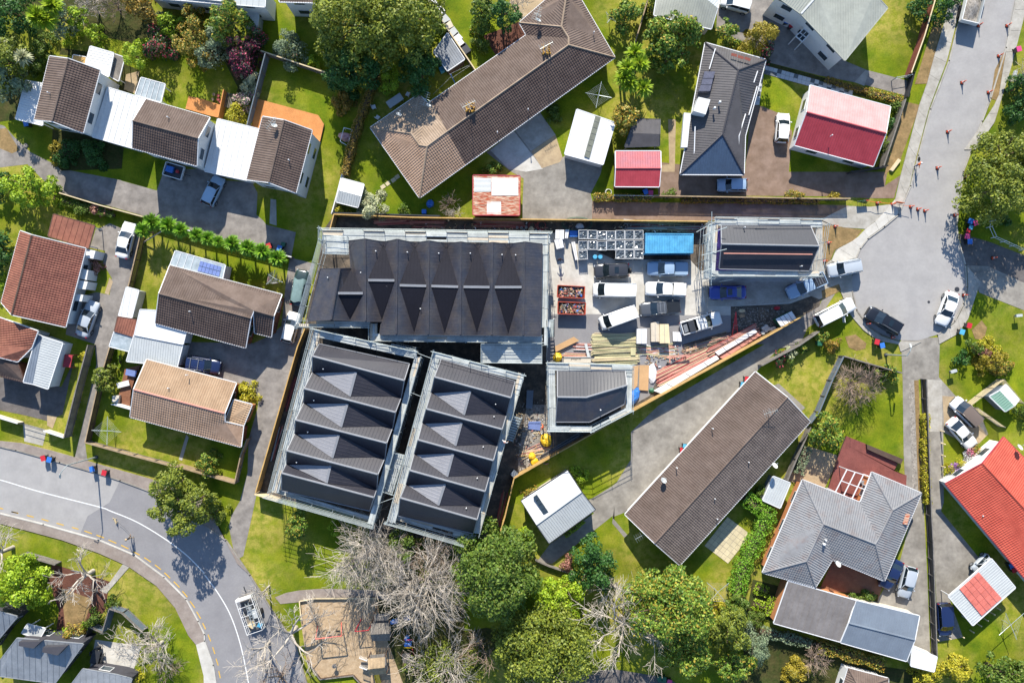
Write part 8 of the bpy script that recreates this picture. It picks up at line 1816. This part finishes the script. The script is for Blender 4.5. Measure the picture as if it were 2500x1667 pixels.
# -- left side
tree('tree', 'bright yellow green tree above the red tiled house', '01 235,130', 195, 5.0, 'leaf_lime', ry=155, size=.32); shrub('yellow green bush right of the bright tree', '01 490,215', 80, 2.4, 'leaf_lime'); tree('tree', 'shaded tree cut by the left edge', '01 -20,120', 70, 3.0, 'leaf_dark', ry=120); shrub('orange flowered bush by the picket fence', '01 905,355', 75, 1.2, 'leaf_redbrown', ry=40); shrub('dark bush along the picket fence', '01 740,320', 60, 1.2, 'leaf_mid'); shrub('orange flowering shrub beside the red tiled house bays', '01 868,825', 45, 1.6, 'leaf_redbrown', ry=85)
tree('tree', 'dark hedge of trees down the left edge beside the red tiled house', '01 20,700', 80, 3.0, 'leaf_dark', ry=230); shrub('green bush at the left edge below the dark hedge', '01 10,1010', 60, 1.6, 'leaf_lime', ry=100)
PG = 'spiky palms in a row'
for s, r, t in (('01 1310,530', 78, 'westernmost spiky palm at the head of the drive fence'), ('01 1385,455', 85, 'second spiky palm from the west, nearest the picket fence'), ('01 1535,485', 82, 'third spiky palm from the west in the row'), ('01 1645,530', 75, 'fourth spiky palm from the west in the row'), ('01 1790,575', 70, 'fifth spiky palm from the west in the row'), ('11 25,605', 70, 'sixth spiky palm, between the fifth and the small seventh'), ('11 125,635', 60, 'small seventh spiky palm in the row'), ('11 250,650', 80, 'eighth spiky palm, above the solar panelled conservatory'), ('11 390,690', 80, 'third spiky palm from the eastern end of the row'), ('11 520,725', 80, 'second spiky palm from the eastern end of the row'), ('11 660,785', 82, 'easternmost spiky palm, beside the clothes line with washing')): palm(t, s, r, 2.6, 'leaf_palm', 130, 1, PG, name='spiky_palm')
m = MB(); m.tube(w1('01 1310,640', .3), w1('01 1480,535', 2.2), .1, .08, n=7); m.thing('leaning_trunk', MATS['twig_pale'], 'pale leaning bare trunk below the western spiky palms', 'trunk')
tree('tree', 'olive shrub tree beside the dark paling fence and the brown deck', '02 975,310', 85, 2.8, 'leaf_olive', ry=95); hedge('bright green shrub strip left of the white lower garage roof', '02 1080,100 1085,210', .3, .7, 'leaf_lime'); shrub('round orange green bush in the corner of the tan house lawn', '12 20,1085', 115, 2.6, 'leaf_loquat', ry=110); shrub('half moon yellow green bush beside the lean-to of the tan tiled house', '12 410,460', 80, 1.0, 'leaf_yellowgreen', ry=110); shrub('small plant by the tall grey fence', '02 755,115', 30, .8, 'leaf_yellowgreen')
for s, r, ry, h, t in (('02 1560,1290', 165, 165, 6.5, 'upper left clump of the big roadside olive tree'), ('02 1760,1440', 150, 150, 6.5, 'right clump of the big roadside olive tree'), ('02 1560,1480', 150, 130, 6.0, 'lower left clump of the big roadside olive tree'), ('03 1700,100', 130, 90, 6.0, 'lowest clump of the big roadside olive tree')): tree('roadside_tree', t, s, r, h, 'leaf_olive', ry=ry, size=.28, zb=.4, dens=18, group='clumps of the roadside olive')
shrub('olive green scrub at the driveway mouth beside the roadside olive', '12 90,1530', 110, 2.2, 'leaf_olive')
# -- bottom left
bare('pale gnarled bare tree at the bottom left beside the paved strip', '03 850,545', 6.5, 3.6, 'twig_pale', .32, 5, 4, 5, 3, fan=1.2, seed=21, z0=.3)
bare('pale bare tree cut by the left edge above the green tree', '03 120,330', 6.5, 3.4, 'twig_pale', .3, 5, 4, 5, 3, fan=1.2, seed=22, z0=.35)
bare('pale many branched bare tree by the curve of the footpath', '03 1480,1190', 6.0, 3.2, 'twig_pale', .26, 7, 6, 6, 3, fan=1.0, seed=23, z0=.2); bare('brown bare shrub below the many branched tree', '03 1560,1400', 3.0, 1.8, 'twig_brown', .1, 8, 5, 5, seed=24, z0=.1, name='bare_shrub')
tree('tree', 'bright leafy green tree at the lower left corner', '03 200,655', 225, 5.0, 'leaf_lime', ry=210, size=.3); shrub('bright green bush behind the dark zigzag fence', '03 880,975', 75, 1.8, 'leaf_mid', ry=70); shrub('yellow green bush beside the box dormers', '03 690,1100', 75, 2.2, 'leaf_yellowflower', ry=90); shrub('small round bush left of the yellow green one at the dormers', '03 515,1115', 35, 1.2, 'leaf_lime'); shrub('round bush between two others above the dormers', '03 590,1135', 50, 1.4, 'leaf_lime'); shrub('yellow bush at the foot of the pale patio', '03 1240,1530', 50, 1.4, 'leaf_yellowgreen'); shrub('green weeds at the corner of the zigzag fence', '03 1020,840', 50, .7, 'leaf_mid'); shrub('lime bush beside the mulch bed', '03 800,1040', 40, 1.0, 'leaf_lime')
tree('tree', 'small loquat tree on the lawn below the western block scaffold', '13 868,125', 92, 4.2, 'leaf_loquat', ry=100, zb=.5, size=.3)
bare('big grey many twigged bare tree below the western block', '13 1525,345', 8.0, 4.5, 'twig_pale', .36, 22, 9, 10, seed=31, fan=1.1, z0=.12, twigmat='twig_pale'); bare('big bare tree with drooping twigs beside the playground', '23 160,610', 8.0, 4.7, 'twig_pale', .38, 22, 9, 10, seed=32, fan=1.1, z0=.12, droop=.6); bare('brown bare thicket under the eastern block scaffold', '23 200,330', 5.0, 3.4, 'twig_brown', .16, 10, 6, 5, seed=33, fan=1.0, z0=.1)
bare('small pale bare street tree with its shadow on the lawn edge', '13 590,680', 6.0, 1.9, 'twig_pale', .12, 6, 5, 5, seed=34, z0=.45, lean=(-.0, 0)); bare('large pale pollarded street tree by the playground', '13 830,1060', 7.5, 4.4, 'twig_pale', .36, 5, 4, 5, 4, seed=35, fan=1.5, z0=.3); bare('pale bare street tree over the cage trailer', '13 590,1190', 6.5, 3.0, 'twig_pale', .2, 6, 5, 5, seed=36, fan=1.1, z0=.3); bare('brownish bare street tree at the bottom edge by the road', '13 720,1480', 6.0, 3.2, 'twig_brown', .2, 7, 6, 6, seed=37, fan=1.2, z0=.2)
tree('tree', 'green bush between the two big bare trees', '13 1840,330', 130, 4.0, 'leaf_mid', ry=150); shrub('lime shrub at the edge of the western block lawn', '13 1200,140', 55, 1.6, 'leaf_lime', ry=70)
# -- bottom middle
tree('tree', 'large dark green tree below the eastern block', '23 810,540', 350, 9.0, 'leaf_mid', ry=390, dens=17, size=.32, lumps=1.25); tree('tree', 'dark tree beside the curved timber edging', '23 1650,500', 190, 5.5, 'leaf_dark', ry=220, size=.3); tree('tree', 'lime olive tree behind the wide tree at the bottom', '23 1370,800', 190, 4.5, 'leaf_lime', ry=190, size=.3); shrub('pink orange shrub at the end of the curved timber edging', '23 1440,480', 60, 1.4, 'leaf_redbrown')
tree('tree', 'wide olive green tree at the bottom middle', '23 1250,1250', 430, 8.0, 'leaf_olive', ry=330, dens=17, size=.32, lumps=1.3); bare('white bare branches threading the wide olive tree', '23 1230,1500', 9.0, 4.6, 'twig_pale', .2, 6, 5, 4, seed=41, fan=1.3, z0=.4)
bare('yellowish bare scrub tree at the bottom edge right of the playground', '23 330,1380', 6.5, 4.6, 'twig_pale', .2, 10, 8, 7, seed=42, fan=1.2, z0=.15); bare('brown bare tree between the scrub and the wide olive tree', '23 650,1180', 6.0, 2.8, 'twig_brown', .15, 6, 5, 5, seed=43, fan=1.0)
tree('tree', 'olive scrub under the yellowish bare tree', '23 330,1420', 320, 2.5, 'leaf_olive', ry=180, dens=8, size=.26)
bare('tall pale bare tree with forked limbs below the long tiled house', '33 60,960', 8.5, 4.8, 'twig_pale', .34, 7, 5, 6, 3, seed=44, fan=1.1, z0=.3); bare('smaller pale bare tree left of the long tiled house corner', '23 1830,640', 6.5, 3.2, 'twig_pale', .2, 6, 5, 6, seed=45, fan=1.1)
tree('tree', 'large glossy tree beside the tall pale bare tree', '33 480,880', 370, 8.5, 'leaf_loquat', ry=300, dens=17, size=.32, lumps=1.25); tree('tree', 'glossy tree at the bottom edge below the large glossy tree', '33 640,1240', 230, 6.5, 'leaf_loquat', ry=200, size=.32); tree('tree', 'olive yellow tree right of the large glossy tree', '33 1050,1050', 160, 6.0, 'leaf_olive', ry=200, size=.26, dens=24); tree('tree', 'pale flecked tree at the bottom beside the conifer', '33 1090,1390', 165, 5.0, 'leaf_loquat', ry=120); tree('tree', 'small dark green tree at the corner of the tall hedge', '33 1110,860', 110, 3.0, 'leaf_mid')
shrub('yellow leaved shrub by the clothes line at the bottom', '33 860,850', 110, 1.6, 'leaf_yellowgreen', ry=60)
hedge('tall clipped green hedge along the long tiled house garden', '33 1420,40 1310,280 1210,470 1150,640 1130,760', 1.9, 1.9, 'leaf_palm', dens=34); hedge('upper arm of the clipped hedge by the pale ribbed shed', '32 1200,1410 1320,1490 1450,1580', 1.8, 1.8, 'leaf_palm', dens=34); shrub('round green bush beside the pale ribbed shed', '32 1325,1340', 58, 1.4, 'leaf_mid'); hedge('pale dry hedge beside the patio of the grey tiled house', '32 1760,940 1690,1180', 1.2, 1.2, 'leaf_greygreen')
shrub('clipped ball bush by the white edging at the bottom', '33 1265,985', 75, 1.6, 'leaf_mid', size=.14, dens=60); hedge('upper raised bed of bright herbs', '33 1280,700 1400,740', 1.3, .5, 'leaf_lime'); hedge('lower raised bed of bright herbs', '33 1270,850 1380,880', 1.2, .5, 'leaf_lime'); hedge('strip of lime plants beside the warm grey garage', '33 1450,780 1400,950', .8, .7, 'leaf_lime')
tree('conifer', 'blue grey feathery conifer at the bottom', '33 1270,1180', 90, 4.5, 'leaf_greygreen', ry=260, rot=.45, size=.18, dens=30, zb=.1); hedge('dry olive hedge along the foot of the grey metal garage', '33 1340,1110 1560,1160 1790,1220', 1.2, 1.2, 'leaf_greygreen'); hedge('yellow green hedge along the foot of the bluish garage', '43 0,1250 250,1310 600,1410', 1.5, 1.4, 'leaf_yellowflower', dens=30)
bare('bare brown twiggy shrub below the dry olive hedge', '33 1780,1320', 3.2, 1.9, 'twig_brown', .1, 9, 6, 5, seed=51, z0=.1, name='bare_shrub'); shrub('domed golden bush at the bottom edge', '33 1635,1480', 125, 2.0, 'leaf_gold', ry=110, dens=40)
# -- bottom right
bare('round reddish bare bush tree in the fenced garden', '42 270,360', 5.0, 2.6, 'twig_brown', .2, 14, 8, 7, seed=52, fan=.9, z0=.08); shrub('orange flecked bush right of the reddish bare tree', '42 570,270', 130, 1.8, 'leaf_loquat', ry=70, rot=-.3); tree('tree', 'round glossy tree beside the patio of the grey tiled house', '42 60,790', 125, 3.8, 'leaf_loquat', ry=150)
for i, (s, r, lf) in enumerate((('32 1722,25', 50, 'leaf_loquat'), ('32 1605,82', 46, 'leaf_silver'), ('32 1508,142', 55, 'leaf_camellia'), ('32 1580,150', 42, 'leaf_mid'), ('41 15,1500', 50, 'leaf_loquat'), ('42 140,10', 60, 'leaf_bronze'))): shrub(('round orange flecked shrub behind the dark grey rising fence', 'round silver shrub behind the dark grey rising fence', 'round dark shrub at the lower end of the rising fence row', 'small green shrub at the lower end of the rising fence row', 'round yellow green shrub boxed in by the diagonal drive', 'bronze tufted shrub at the corner of the bare tree garden')[i], s, r, 1.5, lf)
hedge('hedge of yellow flowers along the dark boundary fence', '42 985,640 980,900 985,1200 1005,1450', .8, 1.1, 'leaf_yellowgreen', dens=40)
for s, r, ry, h, lf, t in (('42 1580,170', 130, 110, 2.2, 'leaf_gold', 'golden feathery bush on the right lawn'), ('42 1400,20', 70, 60, 1.8, 'leaf_mid', 'green bush above the golden feathery bush'), ('42 1560,30', 90, 70, 1.6, 'leaf_yellowgreen', 'yellow green bush at the top of the right lawn group'), ('42 1290,130', 60, 60, 1.5, 'leaf_dark', 'dark green plant left of the golden bush'), ('42 1680,220', 80, 70, 1.8, 'leaf_yellowflower', 'feathery bush right of the golden one'), ('42 1480,60', 60, 50, 1.4, 'leaf_redbrown', 'dry brown shrub in the right lawn group')): shrub(t, s, r, h, lf, ry=ry)
for s, lf, t in (('42 1225,1115', 'leaf_purple', 'round purple flower bush on the planter ledge'), ('42 1270,1090', 'leaf_yellowgreen', 'small yellow flowers next to the purple bush on the ledge'), ('42 1385,990', 'leaf_pinkflower', 'pink flowers at the upper end of the planter ledge'), ('42 1360,1030', 'leaf_white', 'white flowers in the middle of the planter ledge'), ('42 1180,1150', 'leaf_yellowgreen', 'yellow flowers at the lower end of the planter ledge'), ('42 1430,955', 'leaf_yellowflower', 'orange flowers above the pink ones on the planter ledge')):
    leafmat('leaf_purple', ['8c50a8', 'a868c0', '4c6028', 'b880cc', '784894']); leafmat('leaf_pinkflower', ['d86c94', 'e890ac', '5c6c34', 'c85888']); leafmat('leaf_white', ['e0d8dc', 'f0ecec', '6c7c50', 'd8c8d0']); shrub(t, s, 40, .9, lf, dens=40, size=.14, name='flower_bush')
shrub('yellow flowering bush below the white roofed shelter', '43 1220,1450', 140, 2.0, 'leaf_yellowgreen', ry=110); shrub('yellow flowering bush left of the white roofed shelter', '43 960,1510', 110, 1.8, 'leaf_yellowgreen', ry=70); tree('tree', 'dark green tree in the bottom right corner', '43 1640,1470', 230, 4.5, 'leaf_mid', ry=120); tree('tree', 'green tree cut by the bottom right corner', '43 1840,1500', 130, 4.5, 'leaf_mid', ry=130); shrub('green bush by the decking of the grey tiled house', '43 400,790', 120, .9, 'leaf_mid', ry=50)
shrub('shrub at the right edge by the green garden shed', '42 1850,620', 60, 1.6, 'leaf_mid'); shrub('small shrub in the shade at the right edge', '41 1700,430', 50, 1.0, 'leaf_dark')
shrub('green weedy patch at the corner of the pale gabled garage', '22 1540,1200', 80, .6, 'leaf_lime', ry=70); hedge('green climber strip below the pale gabled garage', '23 1420,230 1590,100', .5, .8, 'leaf_lime'); shrub('bright green shrub at the corner of the garage lawn', '23 1060,220', 70, 1.2, 'leaf_lime', ry=90); shrub('small potted plants by the pale gabled garage wall', '22 1110,1340', 90, .6, 'leaf_yellowflower', ry=30)
